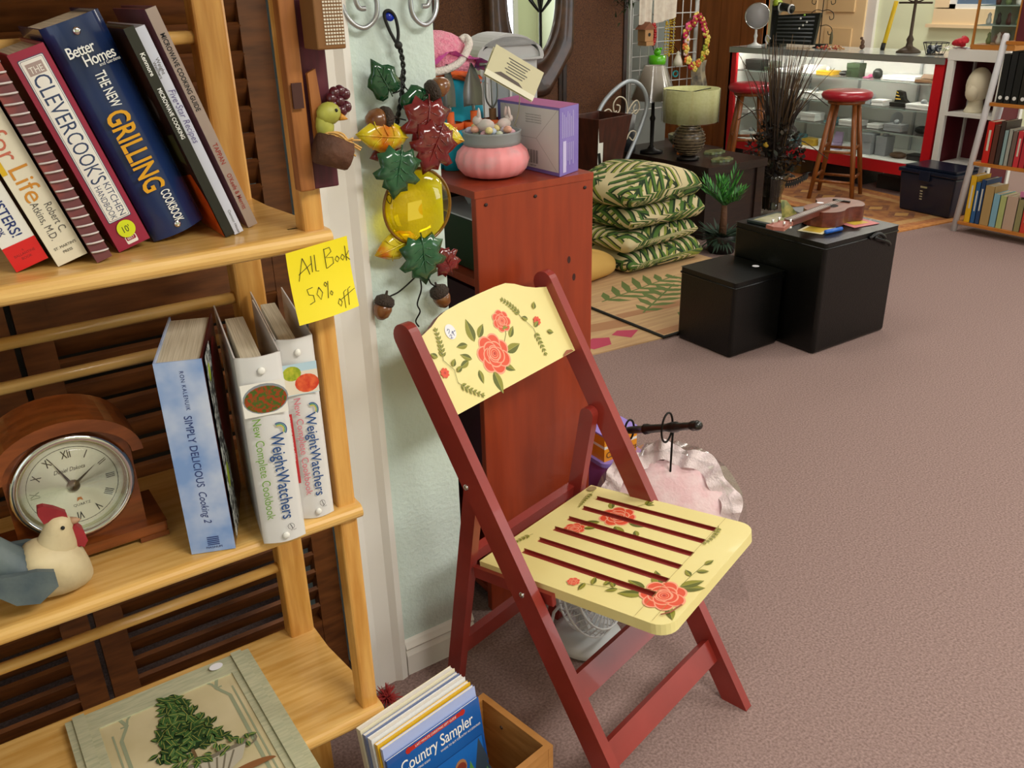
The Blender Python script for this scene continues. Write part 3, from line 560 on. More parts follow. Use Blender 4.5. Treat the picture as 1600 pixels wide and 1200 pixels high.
# ---------- sticky note ----------
sn=F((.379,1.0885,1.1885),(1,.0,0),(0,0,1)); yel=M('yellow sticky note','#f2dc10',.6)
b=MB(); W0,H0=.087,.094
b.grid(lambda i,j:(sn.o+V(W0*i,-.018*(1-j)**2-.004*math.sin(PI*i)*(1-j),-H0*(1-j)+.009*i)),8,10,yel)
b.v=[Vector((v.x,v.y,v.z)) for v in b.v]
def nstroke(pts):
    P=[]
    for x,y in pts:
        i=x/W0;j=1-y/H0
        P.append(sn.o+V(x,-.018*(1-j)**2-.004*math.sin(PI*i)*(1-j)-.0006,-H0*(1-j)+.009*i))
    b.tube(P,.00045,ink,4)
for s_ in ([(.012,.04),(.017,.025),(.021,.012)],[(.021,.012),(.026,.026),(.028,.035)],[(.013,.032),(.032,.022)],[(.033,.012),(.032,.033)],[(.038,.012),(.037,.033),(.041,.034)],
 [(.052,.008),(.052,.034)],[(.052,.009),(.06,.008),(.062,.014),(.053,.02),(.063,.022),(.063,.03),(.053,.034)],[(.069,.022),(.066,.026),(.069,.03),(.072,.026),(.069,.022)],[(.077,.022),(.074,.026),(.077,.03),(.08,.026),(.077,.022)],[(.082,.012),(.082,.032)],[(.087,.02),(.082,.026),(.087,.032)],
 [(.028,.052),(.02,.053),(.021,.06),(.027,.062),(.027,.07),(.02,.072)],[(.036,.054),(.032,.062),(.036,.07),(.04,.062),(.036,.054)],[(.05,.05),(.046,.071)],[(.046,.05),(.044,.053),(.046,.056),(.048,.053),(.046,.05)],[(.052,.063),(.05,.066),(.052,.069),(.054,.066),(.052,.063)],
 [(.061,.076),(.058,.081),(.061,.086),(.064,.081),(.061,.076)],[(.073,.068),(.069,.07),(.067,.09)],[(.08,.066),(.076,.068),(.073,.088)],[(.063,.078),(.086,.07)]): nstroke(s_)
tag(b.build('sticky_note'),'yellow sticky note with handwriting stuck to the shelf edge','note')
# ---------- wall plaque on the post ----------
pq=thing('wooden_plaque','narrow dark red wooden plaque with woven basket and yellow bird on the post','wall plaque',(.44,1.09,1.26))
mar=M('maroon barn wood','#5a1526',.6,c2='#3e0e1a',vs=8,st=(8,8,1)); tanw=M('tan wood strip','#a9682e',.5,c2='#8a5020',vs=8,st=(10,10,1))
MB(pq).bx(.433,.468,1.1,1.112,1.262,1.62,mar).build('board',pq,bevel=.002)
MB(pq).bx(.412,.4325,1.094,1.1145,1.262,1.62,tanw).build('side_strip',pq,bevel=.002)
MB(pq).prism([(.437,1.325),(.447,1.33),(.45,1.37),(.447,1.41),(.436,1.405)],F((0,1.094,0),(1,0,0),(0,0,1)),0,.006,tanw).build('carved_strip',pq,bevel=.002)
wk=M('wicker','#a8784a',.7,c2='#d9c4a0',vs=160,ramp=(.45,.6)); b=MB(pq); b.bx(.437,.474,1.05,1.092,1.433,1.492,M('wicker edge','#7d5226',.7))
bf2=F((.4475,1.0495,1.438),(1,0,0),(0,0,1))
for i in range(7):
    for j in range(13): b.flat([(.0036*i+.0004,.0038*j+.0004),(.0036*i+.003,.0038*j+.0004),(.0036*i+.003,.0038*j+.0026),(.0036*i+.0004,.0038*j+.0026)],bf2,M('wicker light','#d8cdb8',.7),.0006)
b.build('basket',pq,bevel=.002)
b=MB(pq); b.tube([(.44,1.06,1.49),(.447,1.07,1.52),(.462,1.06,1.50),(.472,1.055,1.492),(.478,1.05,1.487)],.0012,dmetal,6); b.build('wire_tie',pq)
MB(pq).bx(.414,.427,1.0875,1.0905,1.365,1.395,M('rust hinge','#4a2a24',.5,.4)).build('hinge',pq)
bl=M('yellow green bird','#b5b34a',.5,c2='#8f8d3a',vs=30); b=MB(pq); b.ball((.455,1.08,1.357),(.016,.012,.014),bl,14); b.ball((.449,1.082,1.342),(.012,.01,.02),bl,12); b.build('bird',pq)
b=MB(pq); b.lathe([(.005,0),(.003,.006),(0,.012)],M('orange beak','#c98a2a',.5),(.468,1.077,1.352),8,Matrix.Rotation(R(110),3,'Y')); b.build('beak',pq); b=MB(pq); b.ball((.461,1.0695,1.361),.0022,black,8); b.build('eye',pq)
b=MB(pq)
for i in range(9): a_=i*.7; b.ball((.473+.011*math.cos(a_)*(i>0),1.085,1.37+.012*math.sin(a_)*(i>0)),.0075,mar if 0 else M('dark berry','#4a0d1c',.3,coat=.4),8)
b.build('berry_cluster',pq)
b=MB(pq); ra=M('raffia','#d2a35a',.7)
for i in range(11):
    x=.445+.003*(i%4); b.tube(spl([(x,1.075,1.335),(x+.008+rnd.uniform(0,.012),1.068,1.327+rnd.uniform(-.004,.006)),(x+.02+rnd.uniform(0,.02),1.062,1.322+rnd.uniform(-.02,.01))],4),.0013,ra,5)
b.build('raffia_bow',pq)
b=MB(pq); b.tube([(.432,1.075,1.318),(.452,1.073,1.312),(.472,1.071,1.304)],[.019,.02,.019],M('bark','#4a2c1c',.8,c2='#6a4028',vs=20,bump=.6,bs=60),12); b.build('log_slice',pq)
# ---------- bottom shelf picture ----------
pf=thing('framed_picture','pale green framed picture of a topiary tree in an urn, lying on the low shelf','picture',(.15,1.2,.371))
fm=M('distressed green frame','#c4c2a2',.6,c2='#adb092',vs=30,st=(1,8,1)); b=MB(pf)
x0,x1,y0,y1=-.01,.305,.93,1.365
for a_,c_,e,g in ((x0,x0+.045,y0,y1),(x1-.045,x1,y0,y1)): b.bx(a_,c_,e,g,.372,.386,fm); b.bx(a_+.012,c_-.014,e,g,.386,.391,fm)
b.bx(x0+.045,x1-.045,y1-.045,y1,.372,.386,fm); b.bx(x0+.045,x1-.045,y0,y0+.045,.372,.386,fm); b.build('frame',pf,bevel=.003)
b=MB(pf); b.bx(x0+.04,x1-.04,y0+.04,y1-.012,.373,.383,M('parchment print','#d8cca6',.6,c2='#c6b98f',vs=8)); pp=F((.15,1.2,.3832),(1,0,0),(0,1,0))
ln=M('sage drawn line','#98a083',.6)
for sx_ in (-1,1): b.line([(sx_*.09,-.2),(sx_*.09,.07),(sx_*.075,.1),(sx_*.085,.13)],pp,.006,ln); b.line([(sx_*.1,-.2),(sx_*.1,.09)],pp,.003,ln)
b.line([(-.085,.1)]+[(.075*math.cos(PI-PI*i/10),.1+.045*math.sin(PI*i/10)) for i in range(11)]+[(.085,.1)],pp,.004,ln)
tg=[M('tree green %d'%i,c_,.6) for i,c_ in enumerate(('#2c4a22','#3f6430','#587a42','#1f3a1c'))]
b.flat([(-.052,-.018),(.052,-.018),(.0,.13)],pp,M('tree green 3','#1f3a1c',.6))
for i in range(230):
    t=rnd.random()**.75; y=.125-.145*t; x=rnd.uniform(-1,1)*(.006+.05*t); leaf(b,pp,x+.0,y,rnd.uniform(0,6.28),.017,.010,tg[rnd.randrange(4)],tg[rnd.randrange(2)])
b.line([(.0,-.02),(0,-.045)],pp,.005,M('trunk paint','#6a5536',.6)); ur=M('urn paint','#b8b2a0',.6); ud=M('urn dark paint','#77705f',.6)
b.flat([(-.075,-.058),(.075,-.058),(.06,-.085),(.03,-.1),(-.03,-.1),(-.06,-.085)],pp,ur); b.flat([(-.08,-.05),(.08,-.05),(.078,-.058),(-.078,-.058)],pp,ud)
for i in range(9): b.line([(-.055+.0137*i,-.06),(-.032+.008*i,-.098)],pp,.003,ud)
b.line(circ(.012,8,.082,-.052,-2,2.5),pp,.003,ud); b.line(circ(.012,8,-.082,-.052,.6,5),pp,.003,ud)
for i in range(40): leaf(b,pp,rnd.uniform(-.09,.09),-.044+rnd.uniform(-.012,.008),rnd.uniform(0,6.28),.014,.008,tg[1+rnd.randrange(2)],tg[0])
b.flat(circ(.013,16,-.0,-.16,ry=.03),pp,M('brown fruit paint','#8a5a34',.6)); b.flat(circ(.045,20,.06,-.115,a0=0,a1=PI,ry=.014),pp,M('brown fruit paint','#8a5a34',.6)); b.build('print',pf)
b=MB(pf); b.flat(circ(.012,18,.24,1.345,ry=.009),F((0,0,.3865),(1,0,0),(0,1,0)),M('sticker white','#eeeef4',.6),.005); b.build('price_sticker',pf)
# ---------- crate with magazines ----------
cw=M('crate pine','#b98246',.5,c2='#a06a30',vs=6,st=(2,2,12)); RZ=R(10)
cr=thing('wooden_crate','small open pine crate of magazines on the carpet by the bookshelf','crate',(.54,1.02,0),RZ)
def wall(name,*a_): MB().bx(*a_,cw).build(name,cr,bevel=.0015)
wall('side_panel',.138,.151,-.093,.093,0,.25); wall('side_panel',-.151,-.138,-.093,.093,0,.25); wall('end_panel',-.138,.138,.08,.093,0,.25); wall('end_panel',-.138,.138,-.093,-.08,0,.25); wall('base',-.138,.138,-.08,.08,.05,.06)
b=MB(); b.ball((.1375,.03,.215),(.002,.004,.004),M('nail','#5a4636',.5,.5),8); b.build('nail',cr)
def mag(label,off,w_,h_,t,cm,extra=None,dx=0,lean=R(8)):
    o=thing('magazine',label,'magazine',(.54,1.02,.0145),RZ,None)
    T=Matrix.Translation((-.142+dx,off,0))@Matrix.Rotation(-lean,4,'X')@Matrix.Rotation(R(-2),4,'Y'); T=Matrix.Translation((-.125+dx,off+.062,.05))@Matrix.Rotation(-lean,4,'X')
    b=MB(); b.T=T; b.bx(.0005,w_-.002,.0006,t-.0006,.001,h_-.001,pap2); b.build('pages',o)
    b=MB(); b.T=T; b.bx(0,w_,0,.0006,0,h_,cm); b.bx(0,w_,t-.0006,t,0,h_,cm); b.bx(0,.0006,0,t,0,h_,cm)
    if extra: extra(b,F((0,-.0002,0),(1,0,0),(0,0,1)))
    b.build('cover',o); return o
blu=M('bright blue cover','#1d5fae',.25,coat=.5,c2='#154a92',vs=5)
def cs_cover(b,fr):
    b.flat([(.02,.03),(.2,.03),(.2,.195),(.02,.195)],fr,M('dark blue frame','#173f7c',.4)); b.flat([(.0215,.03),(.1985,.03),(.1985,.1935),(.0215,.1935)],fr,M('sky blue print','#1f68bb',.3))
    b.text('Country Sampler',fr,.105,.228,.034,wtext,'C',.72,.95,.004)
    b.flat([(.05,.26),(.16,.26),(.16,.269),(.05,.269)],fr,M('red banner','#b82a20',.4)); b.text('LAST MINUTE CHRISTMAS GIFT GUIDE',fr,.105,.2622,.0065,wtext,'C',.82)
    for sx_ in (.045,.165): b.flat(circ(.0065,8,sx_,.2645),fr,M('red banner','#b82a20',.4))
    b.text('COUNTRY DECORATING IDEAS',fr,.012,.217,.0062,wtext,'L',.8); b.text('WHERE TO BUY COUNTRY ACCESSORIES',fr,.2,.217,.0062,wtext,'R',.8)
    gs=[M('dark pine print','#1d4a34',.4),M('light pine print','#5f9a4a',.4),M('grey pine print','#3a4654',.4)]
    for k,(x,y,s_) in enumerate([(.165,.03,1.5),(.19,.03,1.9),(.14,.03,1.1),(.2,.02,1.2),(.115,.02,.8),(.17,.02,1.0)]):
        for i in range(4): b.flat([(x-.022*s_*(1-i*.2),y+.018*s_*i),(x+.022*s_*(1-i*.2),y+.018*s_*i),(x,y+.018*s_*i+.032*s_)],fr,gs[(k+1)%3])
    br=M('bear brown print','#6a3420',.4); b1=M('tan print','#b07a52',.4); dr=M('plum print','#54202e',.4)
    b.flat(circ(.03,18,.1,.085,ry=.035),fr,dr); b.flat(circ(.017,16,.1,.128),fr,br); b.flat(circ(.008,10,.1,.122),fr,b1)
    for sx_ in (-1,1): b.flat(circ(.007,10,.1+sx_*.014,.143),fr,br); b.flat(circ(.0018,6,.1+sx_*.006,.132),fr,black); b.flat([(.1+sx_*.02,.1),(.1+sx_*.035,.15),(.1+sx_*.047,.145),(.1+sx_*.03,.09)],fr,dr); b.flat(circ(.014,12,.1+sx_*.043,.158,ry=.018),fr,b1); b.flat(circ(.012,12,.1+sx_*.043,.156,ry=.013),fr,M('mitten print','#8a3b2c',.4))
    b.flat(circ(.016,14,.045,.12),fr,M('gold seal','#d8b03a',.4))
cov=[('blue magazine with white title and a cartoon bear, foremost in the crate',-.075,.205,.272,.004,blu,cs_cover,.0),
 ('pale blue magazine behind the blue one in the crate',-.069,.205,.292,.006,M('periwinkle cover','#a9b8e6',.3,coat=.4),None,.0),
 ('yellow edged magazine in the middle of the crate',-.0605,.206,.297,.008,M('yellow cover','#dfae1e',.3,coat=.4),None,-.003),
 ('thick white magazine behind the yellow one in the crate',-.05,.207,.303,.011,M('white magazine cover','#dfe2e6',.3,coat=.4),None,-.006),
 ('grey blue edged magazine near the back of the crate',-.0365,.207,.304,.008,M('grey blue cover','#7a86a8',.3,coat=.4),None,-.008),
 ('cream rearmost magazine in the crate',-.026,.208,.309,.012,M('cream magazine cover','#e2d8bc',.3,coat=.4),None,-.01)]
for l_,*a_ in cov: mag(l_,*a_)
# red fluffy duster on the carpet
b=MB(); rf_=M('red fluff','#a83230',.8)
for i in range(120):
    a_=rnd.uniform(0,6.28); e=rnd.uniform(-.3,1.3); l=rnd.uniform(.025,.04); c_=V(.605,1.455,.022); dv=V(math.cos(a_)*math.cos(e),math.sin(a_)*math.cos(e),math.sin(e)); p2=c_+dv*l; p2.z=max(.002,p2.z); b.tube([c_,c_+dv*l*.5+V(0,0,.003),p2],[.002,.0016,.0006],rf_,4)
stuff(tag(b.build('red_pompon'),'small red fluffy pompon on the carpet by the door casing','pompon')) if 0 else tag(b.build('red_pompon'),'small red fluffy pompon on the carpet by the door casing','pompon')
# ================= WALL PIER: SCROLLS, PIN, SUNCATCHER =================
t=thing('wire_wall_rack','silver wire wall rack with two scroll feet at the top of the mint wall','wall rack',(.77,1.53,1.45))
for cx,sg in ((.713,1),(.84,-1)):
    b=MB(t); pts=[(cx+sg*-.03,1.525,1.62),(cx-sg*.03,1.52,1.50),(cx-sg*.024,1.515,1.455),(cx+sg*.002,1.51,1.435),(cx+sg*.026,1.507,1.45),(cx+sg*.03,1.506,1.48),(cx+sg*.012,1.506,1.50),(cx-sg*.008,1.506,1.487),(cx-sg*.004,1.506,1.468),(cx+sg*.008,1.506,1.466)]
    b.tube(spl(pts,6),.0045,silver,8); b.build('scroll',t)
MB(t).tube([(.68,1.525,1.62),(.873,1.525,1.62)],.0045,silver,8).build('crossbar',t)
b=MB(); b.lathe([(.0015,.012),(.0015,.0),(.006,-.001),(.0065,-.004),(.004,-.009),(.0085,-.013),(.0085,-.016),(0,-.017)],M('blue push pin','#0d2fb0',.25,coat=.5),(.768,1.523,1.452),16,Matrix(((1,0,0),(0,0,1),(0,-1,0))))
tag(b.build('push_pin'),'blue push pin stuck in the mint wall above the suncatcher','push pin')
sn_=thing('suncatcher','amber glass suncatcher with enamel leaves and acorns hanging on the mint wall','suncatcher',(.785,1.5,1.1))
Yc=1.505
b=MB(sn_); bk=M('black cord','#121512',.6)
for ph in (0,PI):
    P=[]
    for i in range(60):
        t_=i/59; z=1.405-.17*t_; x=.779+.012*math.sin(t_*4.2+.6)-.004; P.append((x+.0026*math.cos(t_*44+ph),Yc+.003+.0026*math.sin(t_*44+ph),z))
    b.tube(P,.0024,bk,6)
b.tube(spl([(.779,Yc+.005,1.405),(.766,Yc+.006,1.43),(.757,Yc+.003,1.455),(.766,Yc-.0,1.461),(.778,Yc+.003,1.45),(.783,Yc+.005,1.425),(.779,Yc+.005,1.405)],8),.003,bk,6); b.ball((.779,Yc,1.404),(.008,.006,.007),bk,10); b.build('cord',sn_)
def wire(pts,r=.0014): MB(sn_).tube(spl(pts,6),r,dmetal,6).build('wire',sn_)
wire([(.788,Yc,1.37),(.776,Yc-.005,1.35),(.772,Yc-.01,1.33),(.755,Yc-.01,1.325)]); wire([(.775,Yc,1.35),(.785,Yc-.008,1.33),(.8,Yc-.01,1.32),(.822,Yc-.01,1.325)])
wire([(.783,Yc,1.275),(.765,Yc-.008,1.28),(.745,Yc-.01,1.283)]); wire([(.785,Yc,1.265),(.8,Yc-.006,1.285),(.81,Yc-.008,1.295)])
wire([(.735,Yc,1.16),(.727,Yc-.01,1.14),(.733,Yc-.01,1.13),(.737,Yc-.01,1.14),(.73,Yc-.01,1.147),(.722,Yc-.01,1.13),(.72,Yc-.01,1.115)],.0009)
wire([(.785,Yc,1.05),(.785,Yc,1.0)],.003)
wire([(.783,Yc-.01,.985),(.766,Yc-.012,.975),(.752,Yc-.01,.965),(.735,Yc-.008,.955),(.718,Yc-.006,.95),(.712,Yc-.005,.945)],.0016); wire([(.785,Yc-.01,.985),(.8,Yc-.012,.975),(.808,Yc-.01,.96),(.82,Yc-.006,.95),(.828,Yc-.005,.942)],.0016)
wire([(.785,Yc-.01,.975),(.788,Yc-.006,.95),(.78,Yc,.92),(.788,Yc+.006,.9),(.78,Yc+.012,.88),(.788,Yc+.016,.865)],.0016)
MAPLE=[(0,-.42),(.1,-.36),(.27,-.46),(.33,-.31),(.5,-.26),(.43,-.1),(.37,0),(.54,.13),(.44,.24),(.27,.23),(.29,.38),(.14,.42),(0,.6)]
IVY=[(0,-.34),(.13,-.47),(.32,-.46),(.45,-.32),(.43,-.12),(.5,.06),(.37,.2),(.2,.28),(.1,.43),(0,.57)]
LANCE=[(0,-.5),(.16,-.38),(.26,-.15),(.28,.05),(.2,.28),(.1,.42),(0,.55)]
def eleaf(x,z,s,ang,shape,m,y=Yc-.012,tilt=0,name='leaf',par=sn_,asp=1):
    k_=y/1.5; x*=k_; z=1.5-(1.5-z)*k_
    pts=shape+[(-a_,c_) for a_,c_ in shape[::-1][1:-1]]
    fr=F((x,y,z),(math.cos(ang),0,math.sin(ang)),(-math.sin(ang)*math.cos(tilt),-math.sin(tilt),math.cos(ang)*math.cos(tilt)))
    n=len(pts); vs=[];fs=[]
    for h,e in ((.002,1),(-.003,1),): 
        pass
    ctr=[(0,-.3),(0,0),(0,.3)]
    o_=[fr.p(a_*s*asp,c_*s,.0) for a_,c_ in pts]; mid=[fr.p(a_*s*asp*.55,c_*s*.62,s*.075) for a_,c_ in pts]; inn=fr.p(0,0,s*.045); bk_=[fr.p(a_*s*asp,c_*s,-.003) for a_,c_ in pts]
    vs=o_+mid+[inn]+bk_+[fr.p(0,0,s*.02)]
    for i in range(n):
        j=(i+1)%n; fs+=[(i,j,n+j,n+i),(n+i,n+j,2*n),(2*n+1+j,2*n+1+i,3*n+1),(j,i,2*n+1+i,2*n+1+j)]
    b=MB(par); b.add(vs,fs,m,True)
    b.tube([fr.p(0,-.5*s,.001),fr.p(0,-.25*s,s*.07),fr.p(0,0,s*.065),fr.p(0,.3*s,s*.07),fr.p(0,.52*s,.001)],s*.018,m,5)
    for v_ in range(1,4):
        for sg_ in (-1,1): a_,c_=.24*sg_*asp,.02+.17*v_-.3; b.tube([fr.p(0,(.12*v_-.32)*s,s*.06),fr.p(a_*s*.5,(c_-.05)*s,s*.075),fr.p(a_*s,c_*s,s*.055)],s*.012,m,4)
    return b.build(name,par)
eleaf(.74,1.35,.07,.5,IVY,leafd,asp=.9); eleaf(.812,1.305,.072,-1.0,IVY,leafd,asp=.95)
eleaf(.733,1.252,.098,PI/2-.15,LANCE,leafy,Yc-.025,asp=1.05); eleaf(.737,1.224,.065,PI/2+.25,LANCE,leafr,Yc-.006)
eleaf(.86,1.24,.085,-1.9,LANCE,leafy,Yc-.004)
eleaf(.824,1.268,.098,PI-.15,MAPLE,leafr,Yc-.03); eleaf(.836,1.222,.092,PI-.5,MAPLE,leafr,Yc-.04)
eleaf(.757,1.188,.09,PI-.25,MAPLE,leafg,Yc-.045); eleaf(.743,1.047,.09,PI/2+.25,LANCE,leafy,Yc-.012,asp=1.05); eleaf(.797,1.015,.096,PI+.05,MAPLE,leafg,Yc-.03); eleaf(.85,.995,.06,.4,MAPLE,leafr,Yc-.012)
def ac(x,z,ang,y=Yc-.018,s=1):
    ax_=Matrix.Rotation(ang,3,'Y'); k_=y/1.5; x*=k_; z=1.5-(1.5-z)*k_
    b=MB(sn_); b.lathe([(.003*s,.0),(.0165*s,.003*s),(.0185*s,.013*s),(.015*s,.026*s),(.007*s,.034*s),(0,.036*s)],acorn,(x,y,z),16,ax_); o=b.build('acorn',sn_)
    b=MB(sn_); b.lathe([(.0185*s,.005*s),(.0205*s,0),(.018*s,-.009*s),(.008*s,-.015*s),(.003*s,-.016*s),(.002*s,-.024*s),(0,-.024*s)],acap,(x,y,z),16,ax_); b.build('acorn_cap',o); return o
ac(.842,1.323,R(70),Yc-.015,1.0); ac(.738,1.283,R(-90),Yc-.015,1.05); ac(.706,.94,R(200),Yc-.005,1.0); ac(.829,.935,R(160),Yc-.005,1.0)
b=MB(sn_); ex=Matrix(((1,0,0),(0,0,-1),(0,1,0)))
b.ball((.786,Yc-.018,1.118),(.068,.026,.068),amber,40); b.build('glass_globe',sn_)
b=MB(sn_); b.tube([(.786+.071*math.cos(a_),Yc-.018+.006*math.sin(3*a_)*0,1.118+.071*math.sin(a_)) for a_ in [2*PI*i/60 for i in range(60)]],.003,M('amber rim','#7a5208',.15,coat=.5),8,closed=True); b.build('rim',sn_)
b=MB(sn_); b.flat([(-.036,-.02),(-.004,-.018),(-.004,.016),(-.034,.014)],F((.786,Yc-.0435,1.12),(1,0,0),(0,0,1)),M('yellow price tag','#e0c830',.6),0); b.build('price_sticker',sn_)
# ================= RED BOOKCASE AND ITEMS =================
rbw=M('red stained wood','#9c3b1b',.35,c2='#8c3318',vs=5,st=(8,8,.8),coat=.2); rdk=M('red stained edge','#5e2414',.45)
bc=thing('red_bookcase','red stained wooden bookcase standing end-on beside the mint wall','bookcase',(1.145,1.8,0))
X0,X1,Y0,Y1=.985,1.305,1.6,2.2
MB(bc).bx(X0,X1,Y0,Y0+.02,0,1.083,rbw).build('side_panel',bc,bevel=.002); MB(bc).bx(X0,X1,Y1-.02,Y1,0,1.083,rbw).build('side_panel',bc,bevel=.002)
MB(bc).bx(X0-.004,X1,Y0-.002,Y1+.002,1.083,1.1,rbw).build('top_board',bc,bevel=.002); MB(bc).bx(X1-.006,X1,Y0+.02,Y1-.02,.02,1.083,rbw).build('back_panel',bc)
for z in (.04,.34,.88): MB(bc).bx(X0+.006,X1-.006,Y0+.02,Y1-.02,z,z+.018,rbw).build('shelf_board',bc)
for x in (1.01,1.14,1.28):
    b=MB(bc); b.ball((x,Y0-.001,1.068),(.005,.002,.004),M('screw hole','#2a0f08',.6),8); b.build('screw',bc)
for x,z in ((1.235,.905),(1.25,.86)): b=MB(bc); b.flat(circ(.005,10,x,z,ry=.009),F((0,Y0,0),(1,0,0),(0,0,1)),M('wood knot','#3a120a',.5)); b.build('knot',bc)
# things standing in it, seen through the narrow gap
def simplebox(name,label,cat,x0,x1,y0,y1,z0,z1,m,bev=.004,g=None): return tag(MB().bx(x0,x1,y0,y1,z0,z1,m).build(name,bevel=bev),label,cat,g)
simplebox('storage_tin','dark green tin on the upper shelf inside the red bookcase','tin',1.02,1.2,1.66,1.95,.899,1.015,M('dark green tin','#16361c',.4)); simplebox('storage_box','dark plum box on the middle shelf inside the red bookcase','box',1.01,1.22,1.64,1.98,.359,.86,M('plum box','#3e0f26',.5))
b=MB(); 
for i in range(5): b.box((1.05+.02*i,1.70+.03*i,1.047+.004*(i%2)),(.01,.07,.03),M('crumpled white paper','#d9dbe0',.6),Matrix.Rotation(.5*i-.8,3,'Z')@Matrix.Rotation(.6*(i%3)-.5,3,'X'))
b.bx(1.02,1.18,1.67,1.9,1.017,1.021,M('crumpled white paper','#d9dbe0',.6)); tag(b.build('paper_bundle'),'crumpled white paper lying on the dark green tin','paper')
zt=1.101
# pink jar
pj=thing('potpourri_jar','pink fluted round jar with grey rim topped by tiny rabbits and eggs','jar',(1.105,1.715,zt))
pkm=M('pink mottled ceramic','#f0969a',.5,c2='#d0a0a4',vs=22,ramp=(.5,.75)); n=64; b=MB(); prof=[(.045,0),(.066,.006),(.078,.02),(.083,.038),(.078,.056),(.066,.068),(.06,.072)]
vs=[];
for r,z in prof:
    for j in range(n): q=2*PI*j/n; rr_=r*(1+.05*abs(math.sin(q*9))-.03); vs.append((rr_*math.cos(q),rr_*math.sin(q),z))
b.add(vs,[(i*n+j,i*n+(j+1)%n,(i+1)*n+(j+1)%n,(i+1)*n+j) for i in range(len(prof)-1) for j in range(n)]+[tuple(range(n-1,-1,-1))],pkm,True); b.build('bowl',pj)
b=MB(); b.lathe([(.06,.07),(.064,.072),(.0655,.08),(.065,.096),(.067,.1),(.062,.1),(.058,.09),(0,.088)],M('grey rim','#8c8f90',.5),n=40); b.build('rim',pj)
ec=[M('egg %d'%i,c_,.5) for i,c_ in enumerate(('#d9a8b4','#b8c4d8','#dcc98a','#c9d0b8','#c8bcd0','#d8a08a'))]
for i in range(24):
    a_=i*2.4; r=.05*math.sqrt((i+.5)/24); b=MB(); b.ball((r*math.cos(a_),r*math.sin(a_),.096+.005*(i%3)),(.011,.009,.008),ec[i%6],8,Matrix.Rotation(a_,3,'Z')); b.build('egg',pj)
rg=M('rabbit grey','#b9b2ac',.6,c2='#d0b8b4',vs=40)
for x,y,s,a_ in ((-.022,-.01,1.0,2.4),(.022,-.018,.9,.3)):
    b=MB(); b.ball((x,y,.114),(.021*s,.015*s,.014*s),rg,12,Matrix.Rotation(a_,3,'Z')); hx,hy=x+.018*s*math.cos(a_),y+.018*s*math.sin(a_); b.ball((hx,hy,.124),(.011*s,)*3,rg,10)
    for e in (-.35,.35): b.ball((hx-.004*math.cos(a_)-.005*math.sin(a_)*e*3,hy-.004*math.sin(a_)+.005*math.cos(a_)*e*3,.138),(.0035,.0035,.013),rg,8,Matrix.Rotation(e*.6,3,'X'))
    b.build('rabbit',pj)
# purple box
pb=thing('gift_box','white and purple carton box standing on the red bookcase behind the pink jar','box',(1.21,1.602,zt),R(0))
ux=V(-.03,1,0).normalized(); vx=V(.9,.38,0).normalized(); Lx,Dx,Hx=.235,.085,.148
pu=M('purple carton','#7a68b4',.4,c2='#8a78c0',vs=9); wc=M('white carton','#d9d3d2',.5); b=MB(); o0=V(0,0,0)
q=[o0,o0+ux*Lx,o0+ux*Lx+vx*Dx,o0+vx*Dx]; vs=q+[p+V(0,0,Hx) for p in q]
b.add(vs,[(0,1,2,3),(7,6,5,4),(0,4,5,1),(1,5,6,2),(2,6,7,3)],pu); b.add(vs,[(3,7,4,0)],pu); b.add([p+V(0,0,.0004) for p in vs[4:]],[(3,2,1,0)],M('magenta carton top','#a8488a',.4))
gf=F(ux*Lx-vx*.0003,-ux,(0,0,1)); b.flat([(.012,.008),(.232,.008),(.232,.143),(.012,.143)],gf,wc)
ln2=M('carton crease','#b0a8a6',.6)
for pts in ([(.03,.143),(.09,.075),(.15,.075),(.228,.143)],[(.09,.075),(.03,.008)],[(.15,.075),(.225,.01)]): b.line(pts,gf,.0012,ln2)
for i in range(18): 
    x=.118+.0022*i; 
    if i%5!=3: b.line([(x,.018),(x,.048)],gf,.0009+.0006*(i%3==0),ink)
b.text('4 891234',gf,.137,.011,.006,ink,'C'); 
for i in range(4): b.text('fragrance warmer distributed by',gf,.14,.125-.0055*i,.0045,M('grey print','#5a5550',.6),'C',1.0)
sf2=F(-ux*.0003,vx,(0,0,1)); lv=M('lavender print','#c4bbe4',.5)
b.flat([(.014,.006),(.028,.006),(.028,.075),(.014,.075)],sf2,lv)
for i in range(7):
    b.line([(.012+.008*i,.082),(.012+.008*i,.138-.006*(i%3))],sf2,.0022,lv)
    if i>1: b.line([(.012+.008*i,.02+.01*(i%2)),(.012+.008*i,.07)],sf2,.002,lv)
b.build('carton',pb)
# tag
tg_=thing('hang_tag','folded cream printed tag tilted above the purple box','tag',(1.145,1.7,1.25))
tf=F((1.075,1.69,1.325),V(.125,-.012,-.07),V(.075,.02,.105)); b=MB(tg_); tm=M('cream tag','#cfc8a4',.6)
b.prism([(0,0),(.135,0),(.135,.07),(0,.07)],tf,-.0006,0,tm); b.flat([(.0,.0),(.135,.0),(.135,.012),(.0,.012)],tf,M('ivory tag edge','#e8e4cc',.6)); 
for i in range(6): b.line([(.04+.006*(i%2),.058-.006*i),(.1-.004*(i%3),.058-.006*i)],tf,.0022,M('grey print','#5a5550',.6))
b.flat([(.02,.013),(.1,.013),(.085,.02),(.035,.022)],tf,M('grey photo','#5b4f49',.4)); b.build('card',tg_); MB(tg_).prism([(0,0),(.135,0),(.135,.07),(0,.07)],F((1.075,1.694,1.322),V(.125,-.012,-.07),V(.075,.035,.1)),-.0006,0,tm).build('card_back',tg_)
